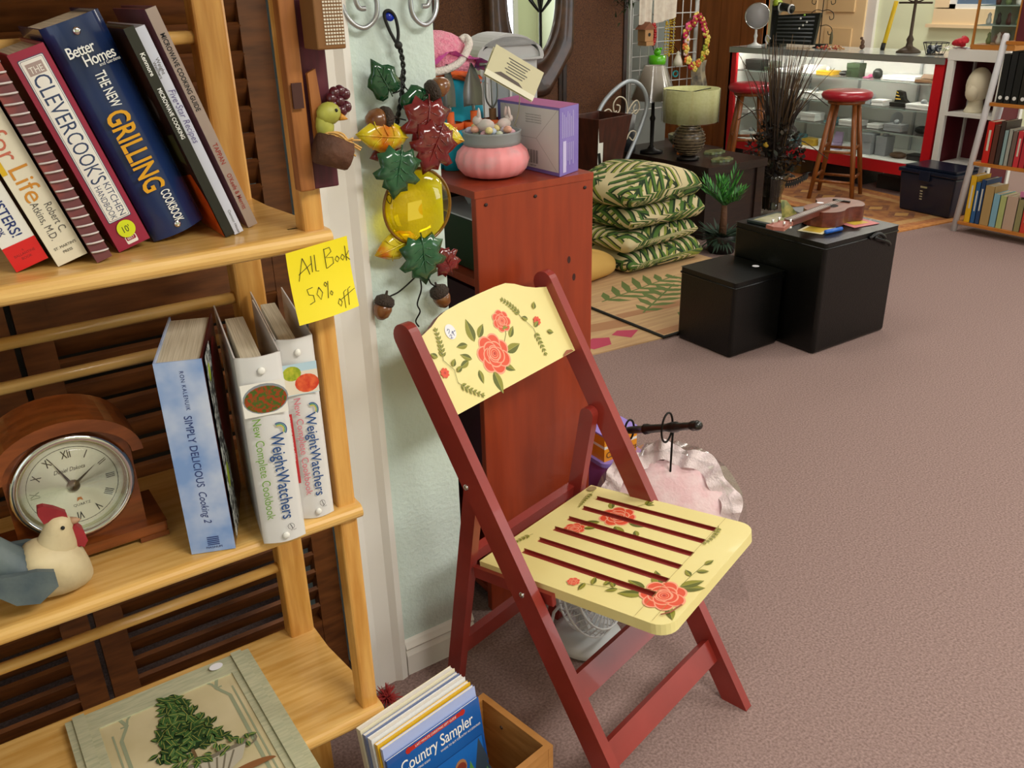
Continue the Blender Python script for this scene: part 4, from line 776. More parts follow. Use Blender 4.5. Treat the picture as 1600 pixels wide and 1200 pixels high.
MB(tg_).tube(spl([(1.18,1.71,1.275),(1.2,1.75,1.22),(1.2,1.8,1.15),(1.195,1.83,1.11)],5),.0012,M('string','#c8c0a0',.8),5).build('string',tg_)
# garden bag with tools
gb=thing('garden_tote','bright blue garden tool bag with orange trimmed pockets on the red bookcase','tote bag',(1.1,1.92,zt))
bl_=M('turquoise canvas','#14b2cf',.7,c2='#109cbc',vs=20); og=M('orange trim','#e2601c',.6); b=MB(gb)
def ring(z,hw,hd,cx=1.1,cy=1.93,n=24): return [(cx+hw*math.copysign(abs(math.cos(t))**.6,math.cos(t)),cy+hd*math.copysign(abs(math.sin(t))**.6,math.sin(t)),z) for t in [2*PI*i/n for i in range(n)]]
R_=[ring(zt,.1,.07),ring(zt+.02,.105,.075),ring(zt+.12,.1,.07),ring(zt+.2,.098,.06),ring(zt+.2,.09,.052),ring(zt+.05,.09,.06)]; vs=[p for r in R_ for p in r]; n=24
b.add(vs,[(i*n+j,i*n+(j+1)%n,(i+1)*n+(j+1)%n,(i+1)*n+j) for i in range(5) for j in range(n)]+[tuple(range(n-1,-1,-1)),tuple(5*n+j for j in range(n))],bl_,True); b.build('bag',gb)
for cx,cy in ((1.075,1.84),(1.13,1.825),(1.185,1.83)):
    b=MB(gb); b.lathe([(.022,0),(.027,.04),(.028,.1),(.025,.1),(.022,.02),(0,.02)],bl_,(cx,cy,zt),18); o=b.build('pocket',gb); b=MB(gb); b.lathe([(.0285,.092),(.0295,.094),(.0295,.106),(.026,.107)],og,(cx,cy,zt),18,cap=False); b.build('pocket_trim',o)
MB(gb).tube(spl([(1.01,1.87,zt+.19),(1.06,1.865,zt+.215),(1.11,1.865,zt+.21),(1.18,1.88,zt+.19)],5),.012,og,8).build('handle',gb)
def tool(name,label,cx,cy,kind):
    o=thing(name,label,'garden tool',(cx,cy,zt+.03)); h=M('tool handle','#c8ccd0',.4); b=MB(); b.tube([(0,0,0),(0,.002,.1)],.009,M('orange handle','#e2601c',.5) if kind!='fork' else M('wood handle','#8a6240',.5),10); b.build('handle',o)
    st=M('tool steel','#7c7c78',.3,.7); b=MB()
    if kind=='fork':
        for x in (-.016,0,.016): b.tube(spl([(0,.002,.1),(x,.004,.125),(x*.9,.004,.2)],5),.0022,st,6)
        b.tube([(-.035,-.004,.2),(.02,-.004,.198)],.004,st,6)
    else:
        w0=.017 if kind=='narrow' else .026
        b.tube([(0,.002,.09),(0,.004,.115)],.004,st,8)
        b.grid(lambda i,j:V((i-.5)*2*w0*(max(.02,1-((j-.3)/.7)**1.8) if j>.3 else 1),.004+.009*(1-(2*i-1)**2),.11+.095*j),8,10,st)
    b.build('blade',o); return o
tool('trowel','narrow pointed steel trowel in the left pocket of the blue bag',1.075,1.84,'narrow'); tool('trowel','broad steel trowel in the middle pocket of the blue bag',1.13,1.825,'broad'); tool('hand_fork','three pronged hand rake in the right pocket of the blue bag',1.185,1.83,'fork')
# pink knitted things in plastic
pc=thing('baby_bonnet','pink crocheted baby bonnet with white edging on top of the blue bag','bonnet',(1.08,1.92,zt+.2)); kn=M('pink crochet','#f28ca8',.9,c2='#f6a8ba',vs=90,bump=.8,bs=220); wl=M('white crochet','#e6dcd4',.9,bump=.6,bs=200)
b=MB(); b.ball((0,0,.06),(.085,.06,.045),kn,20); b.ball((.03,-.02,.03),(.07,.05,.03),kn,16); b.build('bonnet',pc)
b=MB(); b.tube(spl([(-.08,-.05,.03),(-.03,-.07,.02),(.03,-.068,.035),(.07,-.05,.07),(.075,-.03,.085),(.06,-.03,.08)],6),.009,wl,8); b.build('edging',pc)
b=MB(); b.grid(lambda i,j:V(-.1+.24*i,-.075+.1*j,.005+.05*math.sin(PI*i)*(1-.3*j)+.008*math.sin(17*i+5*j)),14,8,M('magenta film','#d648b0',.2,coat=.6)); b.build('plastic_wrap',pc)
b=MB(); b.grid(lambda i,j:V(-.1+.2*i,-.082+.1*j,-.012+.02*math.sin(PI*i)+.004*math.sin(23*i+7*j)),14,6,sheetg); b.build('clear_wrap',pc)
# ================= LOW THINGS UNDER AND BEHIND THE CHAIR =================
fan=thing('desk_fan','small white desk fan with round base on the carpet behind the chair legs','fan',(1.12,1.37,0))
wp=M('white plastic','#dfe3e6',.35,coat=.2); b=MB(); b.lathe([(.082,0),(.088,.006),(.085,.016),(.07,.024),(.03,.03),(0,.032)],wp,n=40); b.build('base',fan)
MB().tube(spl([(0,.0,.025),(-.005,.02,.07),(0,.035,.12)],5),[.016]*11,wp,12).build('neck',fan)
ax=Matrix.Rotation(R(-62),3,'X')@Matrix.Rotation(R(18),3,'Y'); ax=Matrix.Rotation(R(20),3,'Z')@Matrix.Rotation(R(58),3,'X'); hc=V(0,-.01,.135); b=MB()
for zz,r in ((-.03,.08),(0,.095),(.03,.08)): b.tube([hc+ax@V(r*math.cos(a_),r*math.sin(a_),zz) for a_ in [2*PI*i/36 for i in range(36)]],.003,wp,6,closed=True)
for i in range(32): a_=2*PI*i/32; b.tube([hc+ax@V(r*math.cos(a_),r*math.sin(a_),zz) for r,zz in ((.02,.042),(.055,.04),(.08,.03),(.095,0),(.08,-.03),(.03,-.042))],.0016,wp,4)
b.build('cage',fan); b=MB(); b.lathe([(.024,.036),(.024,.044),(0,.046)],wp,hc,20,ax); b.build('cap',fan); b=MB(); b.lathe([(0,-.1),(.028,-.095),(.035,-.06),(.035,-.04),(.02,.0)],wp,hc,18,ax); b.build('motor',fan)
b=MB()
for k in range(3):
    a_=k*2*PI/3; b.add([hc+ax@V(r*math.cos(a_+d_),r*math.sin(a_+d_),z) for r,d_,z in ((.015,-.3,.012),(.07,-.35,.018),(.075,.4,-.012),(.015,.3,-.01))],[(0,1,2,3)],M('fan blade','#b8c4ca',.3))
b.build('blades',fan); MB().tube([hc+V(-.03,.03,.02),V(-.075,.04,.09),V(-.1,.03,.02),V(-.12,.05,.004)],.004,wp,6).build('cord',fan)
simplebox('low_stool','black low stool holding the purple bin and pink cushion','stool',1.35,1.52,1.45,1.79,0,.2,M('dark plum stool','#1c1218',.5),.006)
pbx=thing('storage_bin','lavender plastic bin with orange label on the low stool','bin',(1.425,1.67,.201)); lvm=M('lavender plastic','#b06ac0',.35,coat=.2)
MB().prism(rrect(-.065,.065,-.07,.07,.02),F((0,0,0),(1,0,0),(0,1,0)),0,.1,lvm).build('bin',pbx,bevel=.004); MB().prism(rrect(-.07,.07,-.075,.075,.02),F((0,0,.1),(1,0,0),(0,1,0)),.0,.012,M('lilac lid','#9a86d8',.35)).build('lid',pbx)
b=MB(); fr=F((0,-.0955,0),(1,0,0),(0,0,1)); om=M('orange label','#e8961c',.5); b.bx(-.06,.055,-.06,.06,.112,.15,om); b.bx(-.06,.055,-.06,.06,.15,.158,pap2); b.bx(-.06,.055,-.06,.06,.158,.185,om); b.bx(-.06,.055,-.06,.06,.185,.19,M('lilac lid','#9a86d8',.35))
b.text('Ca Curious',F((0,-.061,0),(1,0,0),(0,0,1)),-.0,.122,.026,ink,'C',.9,h=.0006); b.build('label_box',pbx)
# pink pillow in plastic
pw=thing('pink_cushion','pale pink ruffled cushion in clear plastic leaning behind the chair','cushion',(1.36,1.37,.02)); pm=M('pale pink cloth','#ecc6ca',.9,c2='#f2d8da',vs=30,bump=.2,bs=120)
ax=Matrix.Rotation(R(-35),3,'Z')@Matrix.Rotation(R(52),3,'X')@Matrix.Rotation(R(-12),3,'Y'); pcen=V(.03,.02,.225)
def pill(i,j,s=1,h=0):
    a_=2*PI*i; r=j; rr_=.158*r*s*(1+.05*math.cos(2*a_)); z=.055*math.sqrt(max(0,1-r*r))+h
    if r>.8: z+=.012*math.sin(a_*22)*(r-.8)*5; rr_*=1+.04*math.sin(a_*15)*(r-.8)*5
    return pcen+ax@V(rr_*math.cos(a_),rr_*math.sin(a_),z)
b=MB(); b.grid(lambda i,j:pill(i,j),72,14,pm); b.grid(lambda i,j:pcen+ax@V(.158*j*math.cos(2*PI*i),.158*j*math.sin(2*PI*i),-.05*math.sqrt(max(0,1-j*j))),40,8,pm); b.build('cushion',pw)
b=MB(); b.grid(lambda i,j:pcen+ax@V((.135+.05*j)*(1+.05*math.sin(2*PI*i*9))*math.cos(2*PI*i),(.135+.05*j)*(1+.05*math.sin(2*PI*i*9))*math.sin(2*PI*i),.035+.012*math.sin(2*PI*i*28+j*2)*j+.01*math.sin(2*PI*i*13)),150,5,M('white pink lace','#f0e0e1',.9,bump=.4,bs=200)); b.build('ruffle',pw)
b=MB(); b.grid(lambda i,j:pcen+ax@V((.16+.04*j)*math.cos(2*PI*i),(.16+.04*j)*math.sin(2*PI*i),.05-.07*j+.006*math.sin(2*PI*i*17+j*3)),140,5,sheetg); b.grid(lambda i,j:V(.1-.05*i+.03*j,-.16+.05*i-.03*j,.19-.15*j+.01*math.sin(9*i)),6,6,sheetg); b.build('plastic_bag',pw)
sp=thing('wire_stand','black wire stand with a turned wooden spindle across its top','stand',(1.4,1.36,.0)); bw=M('black turned wood','#141210',.35,coat=.3)
dr=V(-.01,-.31,.0); b=MB(); pr=[(.0,0),(.009,0),(.01,.02),(.01,.075),(.014,.08),(.011,.085),(.014,.09),(.011,.1),(.01,.16),(.014,.19),(.012,.195),(.014,.2),(.01,.21),(.0095,.25),(.013,.262),(.009,.268),(.013,.275),(.009,.285),(.0,.286)]
b.lathe(pr,bw,(-.0,.205,.418),14,Matrix.Rotation(R(90-25),3,'X')); b.build('spindle',sp)
b=MB(); ce=V(.0,.055,.488); b.tube([ce+V(.022*math.cos(a_),.004*math.cos(a_),.04*math.sin(a_)) for a_ in [2*PI*i/30 for i in range(30)]],.0028,dmetal,6,closed=True); b.tube([ce+V(.022,0,.0),ce+V(.02,0,-.05),V(.02,.055,.3),V(.02,.12,.25),V(.02,.16,.203)],.0028,dmetal,6); b.build('wire',sp)
b=MB(); ce=V(.0,.193,.424); b.tube([ce+V(.016*math.cos(a_),0,.03*math.sin(a_)) for a_ in [2*PI*i/24 for i in range(24)]],.0028,dmetal,6,closed=True); b.build('wire_ring',sp)
# ================= SCREEN, MIRROR, CABINET =================
rat=M('woven rattan','#6a3f1e',.7,c2='#432410',vs=170,detail=2,bump=.5,bs=260); rfr=M('dark rattan frame','#33190c',.5,c2='#22120a',vs=30)
sc_=thing('folding_screen','tall brown woven rattan folding screen at the back of the room','folding screen',(3.05,4.62,0))
def ypos(i): return 4.6+.05*(i%2)
xs=[2.1,2.6,3.07,3.525,4.01]
for i in range(4):
    xa,xb=xs[i],xs[i+1]; ya,yb=ypos(i),ypos(i+1); an=math.atan2(yb-ya,xb-xa); L_=math.hypot(xb-xa,yb-ya); q=Matrix.Rotation(an,3,'Z'); c=V((xa+xb)/2,(ya+yb)/2,.95)
    MB(sc_).box(c,(L_-.04,.012,1.8),rat,q).build('panel',sc_)
    b=MB(sc_)
    for s in (-1,1): p=c+q@V(s*(L_/2-.018),0,0); b.box(p,(.03,.03,1.9),rfr,q)
    for z in (.06,1.86): b.box((c.x,c.y,z),(L_-.05,.026,.05),rfr,q)
    b.build('panel_frame',sc_,bevel=.004)
b=MB(); gm=[M('dark moss','#1c2a12',.9),M('moss','#2c3a1a',.9)]
for i in range(260):
    c=V(3.93+rnd.gauss(0,.05),4.53+rnd.gauss(0,.02),1.47+rnd.gauss(0,.06)); a_=rnd.uniform(0,6.28); e=rnd.uniform(-1,1); dv=V(math.cos(a_)*math.cos(e),math.sin(a_)*math.cos(e)*.5,math.sin(e))*.05; s=dv.cross(V(0,0,1)).normalized()*.007
    b.add([c-s,c+s,c+dv],[(0,1,2)],gm[i%2])
tag(b.build('moss_wreath'),'dark green wreath hanging at the top corner of the rattan screen','wreath')
mr=thing('oval_mirror','oval mirror in a carved dark wood frame hung on the rattan screen','mirror',(3.2,4.55,1.4))
mw=M('carved dark wood','#4a2a16',.4,c2='#2e180c',vs=14,coat=.2); b=MB(mr); cx,cz=3.215,1.45; N_=48
oct_=[(.3,-.33),(.11,-.58),(-.11,-.58),(-.3,-.33),(-.3,.4),(.3,.4)]
def onoct(a_):
    dx,dz=math.cos(a_),math.sin(a_); best=9
    for i in range(6):
        x1,z1_=oct_[i];x2,z2=oct_[(i+1)%6]; ex_,ez=x2-x1,z2-z1_; den=dx*ez-dz*ex_
        if abs(den)>1e-9:
            t=(x1*ez-z1_*ex_)/den; s=(x1*dz-z1_*dx)/den
            if t>0 and -1e-6<=s<=1+1e-6: best=min(best,t)
    return best*dx,best*dz
rings=[]
for k,(f_,y_) in enumerate(((0,4.53),(0,4.505),(.06,4.49),(.2,4.498),(.35,4.512),(.6,4.508),(.8,4.498),(.93,4.5),(1,4.515),(1,4.555))):
    rings.append([])
    for i in range(N_):
        a_=2*PI*i/N_; x0_,z0_=.185*math.cos(a_),.36*math.sin(a_); x1_,z1_=onoct(math.atan2(z0_,x0_)); rings[-1].append((cx+x0_+(x1_-x0_)*f_,y_,cz+z0_+(z1_-z0_)*f_))
vs=[p for r in rings for p in r]; b.add(vs,[(i*N_+j,i*N_+(j+1)%N_,(i+1)*N_+(j+1)%N_,(i+1)*N_+j) for i in range(len(rings)-1) for j in range(N_)],mw,True); b.build('frame',mr)
b=MB(mr); b.prism([(.187*math.cos(2*PI*i/N_),.362*math.sin(2*PI*i/N_)) for i in range(N_)],F((cx,4.54,cz),(1,0,0),(0,0,1)),0,.018,M('mirror glass','#e8ecec',.01,1)); b.build('glass',mr)
cb=thing('curio_cabinet','small grey white arched curio cabinet with glazed door before the mirror','cabinet',(1.73,2.62,0),R(-12)); gw=M('grey white paint','#c2c3c6',.5)
MB().bx(-.1,.1,-.08,.08,0,1.285,gw).build('case',cb,bevel=.003)
ar=[(.105*math.cos(PI*i/16),1.28+.05*math.sin(PI*i/16)) for i in range(17)]
MB().prism([(.105,1.27)]+ar+[(-.105,1.27)],F((0,-.09,0),(1,0,0),(0,0,1)),-.18,0,gw).build('arched_top',cb,bevel=.003)
MB().prism([(-.112,1.272),(.112,1.272)]+[(.116*math.cos(PI*i/16),1.282+.062*math.sin(PI*i/16)) for i in range(17)]+[(.103*math.cos(PI-PI*i/16),1.28+.072*math.sin(PI-PI*i/16)) for i in range(17)],F((0,-.1,0),(1,0,0),(0,0,1)),-.2,0,gw).build('cornice',cb,bevel=.003)
b=MB(); fr=F((0,-.081,0),(1,0,0),(0,0,1)); op=[(-.068,.6),(.068,.6),(.068,1.2)]+[(.068*math.cos(PI*i/10),1.2+.05*math.sin(PI*i/10)) for i in range(11)]+[(-.068,1.2)]
dp=[(-.092,.55),(.092,.55),(.092,1.22)]+[(.092*math.cos(PI*i/10),1.225+.055*math.sin(PI*i/10)) for i in range(11)]; b.flat(dp,fr,gw,.006); d_=b.build('door',cb)
b=MB(); b.flat(op,fr,M('smoky cabinet glass','#878f98',.08),.0068); b.build('glass',d_); b=MB(); b.bx(-.004,.004,-.092,-.087,.6,1.245,gw); b.line([(p[0]*1.04,p[1]) for p in op]+[(op[0][0]*1.04,op[0][1])],fr,.008,gw,.0085); b.build('mullion',d_)
# ================= CAFE CHAIR, BASKET, TABLE, LAMPS =================
gy_=M('pale grey metal','#a9b0b6',.35,.3); cf_=thing('cafe_chair','pale grey metal cafe chair with scrolled wire back behind the palm cushions','chair',(3.62,4.2,0))
CH=lambda pts:[((x-3.475)*1.12+3.975,4.35,1.5-(1.5-z)*1.147) for x,y,z in pts]
b=MB(cf_); pts=CH([(3.13,3.82,.12)])+CH([(3.27,3.82,.5),(3.33,3.82,.58),(3.44,3.81,.77),(3.475,3.81,.88),(3.43,3.81,.97),(3.34,3.81,1.005),(3.24,3.81,.97),(3.15,3.81,.9),(3.1,3.81,.8),(3.1,3.82,.65),(3.12,3.82,.5)])+CH([(3.0,3.82,.12)])
pts[0]=(3.79,4.36,.0); pts[-1]=(3.5,4.36,.0)
b.tube(spl(pts,6),.013,gy_,10); b.build('back_hoop',cf_)
iv=M('ivory wire','#cfc4ae',.4); 
def sw(pts): MB(cf_).tube(spl(CH(pts),6),.0045,iv,6).build('scroll',cf_)
yy=3.81
sw([(3.27,yy,.52),(3.3,yy,.66),(3.33,yy,.8),(3.32,yy,.9),(3.27,yy,.93),(3.23,yy,.9),(3.235,yy,.855),(3.265,yy,.85),(3.275,yy,.88),(3.25,yy,.89)])
sw([(3.24,yy,.52),(3.24,yy,.62),(3.29,yy,.74),(3.36,yy,.83),(3.4,yy,.85)]); sw([(3.3,yy,.8),(3.36,yy,.88),(3.4,yy,.9),(3.42,yy,.86),(3.39,yy,.83),(3.375,yy,.86),(3.39,yy,.88)])
sw([(3.2,yy,.8),(3.23,yy,.83),(3.2,yy,.87),(3.16,yy,.86),(3.13,yy,.82)]); sw([(3.33,yy,.7),(3.36,yy,.74),(3.4,yy,.73),(3.38,yy,.69),(3.35,yy,.71)]); sw([(3.02,yy,.62),(3.1,yy,.72),(3.2,yy,.76),(3.25,yy,.86)])
b=MB(cf_); b.lathe([(0,.48),(.2,.48),(.215,.487),(.215,.497),(.2,.503),(0,.505)],M('pale seat','#b9b6bd',.45),(3.58,4.18,-.03),36); b.build('seat',cf_)
for x,y in ((3.5,4.1),(3.68,4.1)): MB(cf_).tube([(x,y,.46),(x+(x-3.62)*.2,y-.03,0)],.012,gy_,8).build('leg',cf_)
wb_=thing('wastebasket','tapered dark brown wooden wastebasket standing on the cafe chair seat','basket',(3.42,4.15,.477)); dw=M('dark red brown wood','#4a2014',.4,c2='#34140c',vs=6,st=(6,6,1),coat=.2)
b=MB(); A=[(-.1,-.09),(.1,-.09),(.1,.09),(-.1,.09)]; B_=[(-.15,-.13),(.15,-.13),(.15,.13),(-.15,.13)]; q=Matrix.Rotation(R(10),3,'Z')
vs=[q@V(x,y,0) for x,y in A]+[q@V(x,y,.31) for x,y in B_]+[q@V(x*.92,y*.92,.31) for x,y in B_]+[q@V(x*.9,y*.9,.02) for x,y in A]
b.add(vs,[(3,2,1,0)]+[(i,(i+1)%4,4+(i+1)%4,4+i) for i in range(4)]+[(4+i,4+(i+1)%4,8+(i+1)%4,8+i) for i in range(4)]+[(8+i,8+(i+1)%4,12+(i+1)%4,12+i) for i in range(4)]+[(12,13,14,15)],dw); b.build('basket',wb_,bevel=.003)
b=MB(); ff=F(q@V(-.1,-.0902,.0)+V(-.0,-.001,0),q@V(1,0,0),V(0,-.1,.99)); 
for a0,b0,a1,b1,m_ in ((-.02,.02,.025,.3,white),(-.015,.22,.02,.29,black),(-.01,.04,.015,.12,black)): b.flat([(a0,b0),(a1,b0),(a1-.02,b1),(a0-.02,b1)],ff,m_,.004+.0008*(m_ is black))
b.build('paper_label',wb_)
tb=thing('low_table','low black brown square table holding the drum shade lamp','table',(4.285,4.3,0)); bt=M('black brown wood','#1f1410',.4,c2='#2c1c14',vs=8,st=(1,10,10),coat=.2); q=Matrix.Rotation(0,3,'Z')
for nm,c,d_ in (('tabletop',(0,0,.425),(.53,.94,.05)),('apron',(0,0,.205),(.48,.88,.395))): MB().box(c,d_,bt,q).build(nm,tb,bevel=.004)
for x in (-.225,.225):
    for y in (-.42,.42): MB().box(q@V(x,y,.2),(.07,.07,.4),bt,q).build('leg',tb)
zt2=.451
lp=thing('table_lamp','drum lamp with pale green shade and round wire ball base on the low table','lamp',(4.13,4.12,zt2))
lb=M('bronze wire ball','#5a4a38',.4,.4,c2='#8a765a',vs=60); b=MB(); b.lathe([(0,0),(.07,0),(.072,.015),(.05,.025),(.03,.03)],M('dark bronze','#1c1612',.4,.5),n=24); b.build('foot',lp)
b=MB(); b.ball((0,0,.125),.098,M('dark glass ball','#3a3026',.25,c2='#5a4c3a',vs=40),24)
for i in range(14): a_=-1.25+2.5*i/13; b.tube([(.102*math.cos(a_)*math.cos(t),.102*math.cos(a_)*math.sin(t),.125+.102*math.sin(a_)) for t in [2*PI*k/28 for k in range(28)]],.0028,lb,5,closed=True)
b.build('ball_base',lp)
MB().tube([(0,0,.215),(0,0,.26)],.018,M('dark bronze','#1c1612',.4,.5),12).build('neck',lp)
ls=M('pale green linen shade','#cdcd94',.8,c2='#c3c287',vs=60); b=MB(); n=40; pr=[(.168,.235),(.172,.43),(.167,.43),(.163,.237)]
vs=[(r*math.cos(2*PI*j/n),r*math.sin(2*PI*j/n),z) for r,z in pr for j in range(n)]; b.add(vs,[(i*n+j,i*n+(j+1)%n,((i+1)%4)*n+(j+1)%n,((i+1)%4)*n+j) for i in range(4) for j in range(n)],ls,True)
for k in range(3): a_=k*2.1; b.tube([(0,0,.41),(.166*math.cos(a_),.166*math.sin(a_),.42)],.003,dmetal,5)
b.build('lamp_shade',lp); b=MB(); n=40; b.grid(lambda i,j:V((.176+.003*math.sin(i*40))*math.cos(2*PI*i),(.176+.003*math.sin(i*40))*math.sin(2*PI*i),.232+.2*j),60,2,sheetg); b.build('plastic_wrap',lp)
l2=thing('table_lamp','slender dark lamp with grey cone shade wrapped in plastic, left of the drum lamp','lamp',(4.13,4.46,zt2))
b=MB(); b.lathe([(.075,0),(.075,.012),(.03,.025),(.012,.05),(.014,.2),(.02,.22),(.012,.24),(.01,.36)],dmetal,n=18); b.build('base',l2)
b=MB(); gs_=M('grey shade','#a89f92',.7); n=32; vs=[(r*math.cos(2*PI*j/n),r*math.sin(2*PI*j/n),z) for r,z in ((.145,.34),(.062,.545),(.059,.545),(.14,.342)) for j in range(n)]; b.add(vs,[(i*n+j,i*n+(j+1)%n,((i+1)%4)*n+(j+1)%n,((i+1)%4)*n+j) for i in range(4) for j in range(n)],gs_,True); b.build('lamp_shade',l2)
b=MB(); b.grid(lambda i,j:V((.152-.083*j+.004*math.sin(i*44))*math.cos(2*PI*i),(.152-.083*j+.004*math.sin(i*44))*math.sin(2*PI*i),.335+.215*j),60,3,sheetg); b.build('plastic_wrap',l2)
b=MB(); orm=[M('orange cloth','#d8782a',.7),M('red cloth','#b02a22',.7),M('yellow cloth','#d9b23a',.7),M('plum cloth','#5a1c1c',.7)]
for i in range(46):
    a_=rnd.uniform(0,6.28); h=rnd.uniform(0,.34); r=.02+.06*rnd.random()*(1-h); c=V(4.27+r*math.cos(a_),4.31+r*.6*math.sin(a_),zt2+.015+h); b.ball(c,(.014,.012,.034),orm[i%4],6,Matrix.Rotation(rnd.uniform(-.6,.6),3,'Y'))
tag(b.build('autumn_garland'),'bundle of orange red and yellow cloth leaves between the two lamps','garland')
b=MB(); b.lathe([(.045,0),(.06,.11),(.056,.11),(.042,.01),(0,.01)],M('white enamel pot','#c9cbd0',.4),(4.07,4.64,zt2+.13),20); b.lathe([(.06,0),(.06,.13),(0,.131)],M('dark tin','#2a2e38',.5),(4.07,4.64,zt2),20); tag(b.build('enamel_pot'),'small white enamel pot on a dark tin under the grey cone lamp','pot')
b=MB(); b.lathe([(0,.0),(.06,.004),(.1,.05),(.105,.09),(.1,.09),(.05,.02)],M('olive glazed bowl','#6a6a4a',.3,c2='#3a3e30',vs=20,coat=.4),(4.42,4.46,zt2),24); tag(b.build('bowl'),'mottled olive bowl behind the drum lamp on the low table','bowl')
for i,(x,y,l_) in enumerate(((4.26,3.95,'green leaf shaped dish, nearer of the two on the table corner'),(4.42,4.17,'green leaf shaped dish, farther of the two on the table corner'))):
    b=MB(); b.prism([(.085*math.cos(t)*(1+.12*math.sin(5*t)),.05*math.sin(t)*(1+.12*math.sin(7*t))) for t in [2*PI*k/40 for k in range(40)]],F((x,y,zt2),(1,.1,0),(-.1,1,0)),0,.014,M('green glazed dish','#8f9a6a',.3,c2='#39452c',vs=24,coat=.4)); tag(b.build('leaf_dish',bevel=.003),l_,'dish',None)
# ================= HANGING RACK =================
gr_=thing('grid_rack','white wire grid display rack hung with trinkets beside the rattan screen','display rack',(4.95,5.24,0)); ww=M('white wire','#d8d8d6',.4)
for i in range(9): x=4.62+.082*i; MB(gr_).tube([(x,5.24,.6),(x,5.24,1.75)],.004,ww,5).build('wire',gr_)
for i in range(13): z=.6+.095*i; MB(gr_).tube([(4.62,5.24,z),(5.276,5.24,z)],.004,ww,5).build('wire',gr_)
for x in (4.62,5.276): MB(gr_).tube([(x,5.26,0),(x,5.26,1.8)],.012,ww,8).build('post',gr_)
for x in (4.62,5.276): MB(gr_).tube([(x,5.02,.012),(x,5.5,.012)],.011,ww,8).build('foot',gr_)
tag(MB().bx(4.55,5.35,5.62,5.64,0,2.3,M('grey pegboard','#8d938e',.7)).build('display_board'),'grey upright board behind the white wire grid','board')
b=MB(); cl_=M('ivory cloth','#e6dccc',.8,c2='#d8c9b8',vs=30); 
for a0,a1 in ((4.645,4.775),(4.785,5.02)): b.grid(lambda i,j:V(a0+(a1-a0)*i+.01*j*i,5.2+.012*math.sin(14*i),1.2+.04*i*(a0>4.7)+.32*j),10,6,cl_)
tag(b.build('ivory_shirt'),'ivory pleated cloth panel at the top of the wire grid','cloth')
b=MB(); b.bx(4.655,4.735,5.14,5.22,1.09,1.17,M('birdhouse wood','#b98a5a',.6)); b.prism([(-.055,0),(.055,0),(0,.05)],F((4.695,5.235,1.17),(1,0,0),(0,0,1)),0,.1,M('birdhouse roof','#8a5236',.6)); b.flat(circ(.013,12),F((4.695,5.139,1.135),(1,0,0),(0,0,1)),black); b.bx(4.66,4.73,5.13,5.22,1.06,1.088,M('birdhouse wood','#b98a5a',.6)); tag(b.build('birdhouse'),'small tan wooden birdhouse hanging under the ivory cloth','birdhouse')
def beads(name,label,x0,z0,w_,h_,m,r=.009,n=26,y=5.215,turns=1):
    b=MB()
    for i in range(n): a_=2*PI*turns*i/n; b.ball((x0+w_*math.sin(a_),y-.004*(i%2),z0+h_*math.cos(a_)),r,m,8)
    return tag(b.build(name),label,'necklace')
beads('bead_necklace','red bead strand hanging below the ivory cloth',4.8,1.13,.018,.07,M('red beads','#b81e1e',.3,coat=.4),.013,24)
for k,x in enumerate((4.93,4.965,5.0)): beads('bead_necklace',('yellow bead necklace, left of the three on the grid','yellow bead necklace, middle of the three on the grid','yellow bead necklace, right of the three on the grid')[k],x,1.08+.02*k,.012,.13,M('yellow beads','#c9a81c',.4),.006,34)
# flower wreath
fwr=thing('flower_wreath','wreath of pink red and yellow cloth flowers on the wire grid','wreath',(5.17,5.17,1.06)); fc=[M('fl%d'%i,c_,.6) for i,c_ in enumerate(('#c2184e','#e05a86','#e8d06a','#d8c64a','#a01228','#e8c9c0','#8a9a2a','#d0662a'))]
b=MB(); b.tube([(.115*math.cos(a_),0,.17*math.sin(a_)) for a_ in [2*PI*i/30 for i in range(30)]],.012,M('twig','#5a3a22',.8),6,closed=True); b.build('twig_ring',fwr)
for i in range(44):
    a_=2*PI*i/44; rr_=1+rnd.uniform(-.14,.14); c=V(.115*rr_*math.cos(a_),-.02-rnd.uniform(0,.02),.17*rr_*math.sin(a_)); b=MB(); top=math.sin(a_)
    m_=fc[[0,1,4,2][i%4]] if top>.2 else fc[[2,5,4,7][i%4]] if math.cos(a_)<-.3 else fc[[3,2,6,7][i%4]]; s=.016+.012*rnd.random()
    for k in range(5): q=k*1.257; b.ball(c+V(s*.7*math.cos(q),0,s*.7*math.sin(q)),(s*.6,s*.35,s*.6),m_,6)
    b.ball(c+V(0,-.006,0),s*.4,fc[3],6); b.build('flower',fwr)
fg=M('lime green ceramic','#5fc21c',.25,coat=.5)
b=MB(); b.lathe([(.0,.0),(.05,.0),(.065,.04),(.062,.085),(.055,.085),(.05,.02)],fg,(4.81,5.17,.9),20); b.ball((4.8,5.16,1.01),.028,fg,12)
for s in (-1,1): b.ball((4.8+s*.015,5.14,1.033),.01,fg,8)
b.tube([(4.8,5.2,1.02),(4.8,5.22,1.08)],.003,dmetal,5); tag(b.build('frog_planter'),'lime green frog planter hanging from the grid','planter')
b=MB(); b.ball((4.86,5.17,.82),(.03,.025,.05),M('yellow green ceramic','#c9cc1c',.3,coat=.4),12); b.ball((4.84,5.16,.865),.022,fg,10); b.tube([(4.85,5.2,.87),(4.85,5.22,.93)],.003,dmetal,5); tag(b.build('frog_chime'),'small yellow and green frog ornament under the lime planter','ornament')
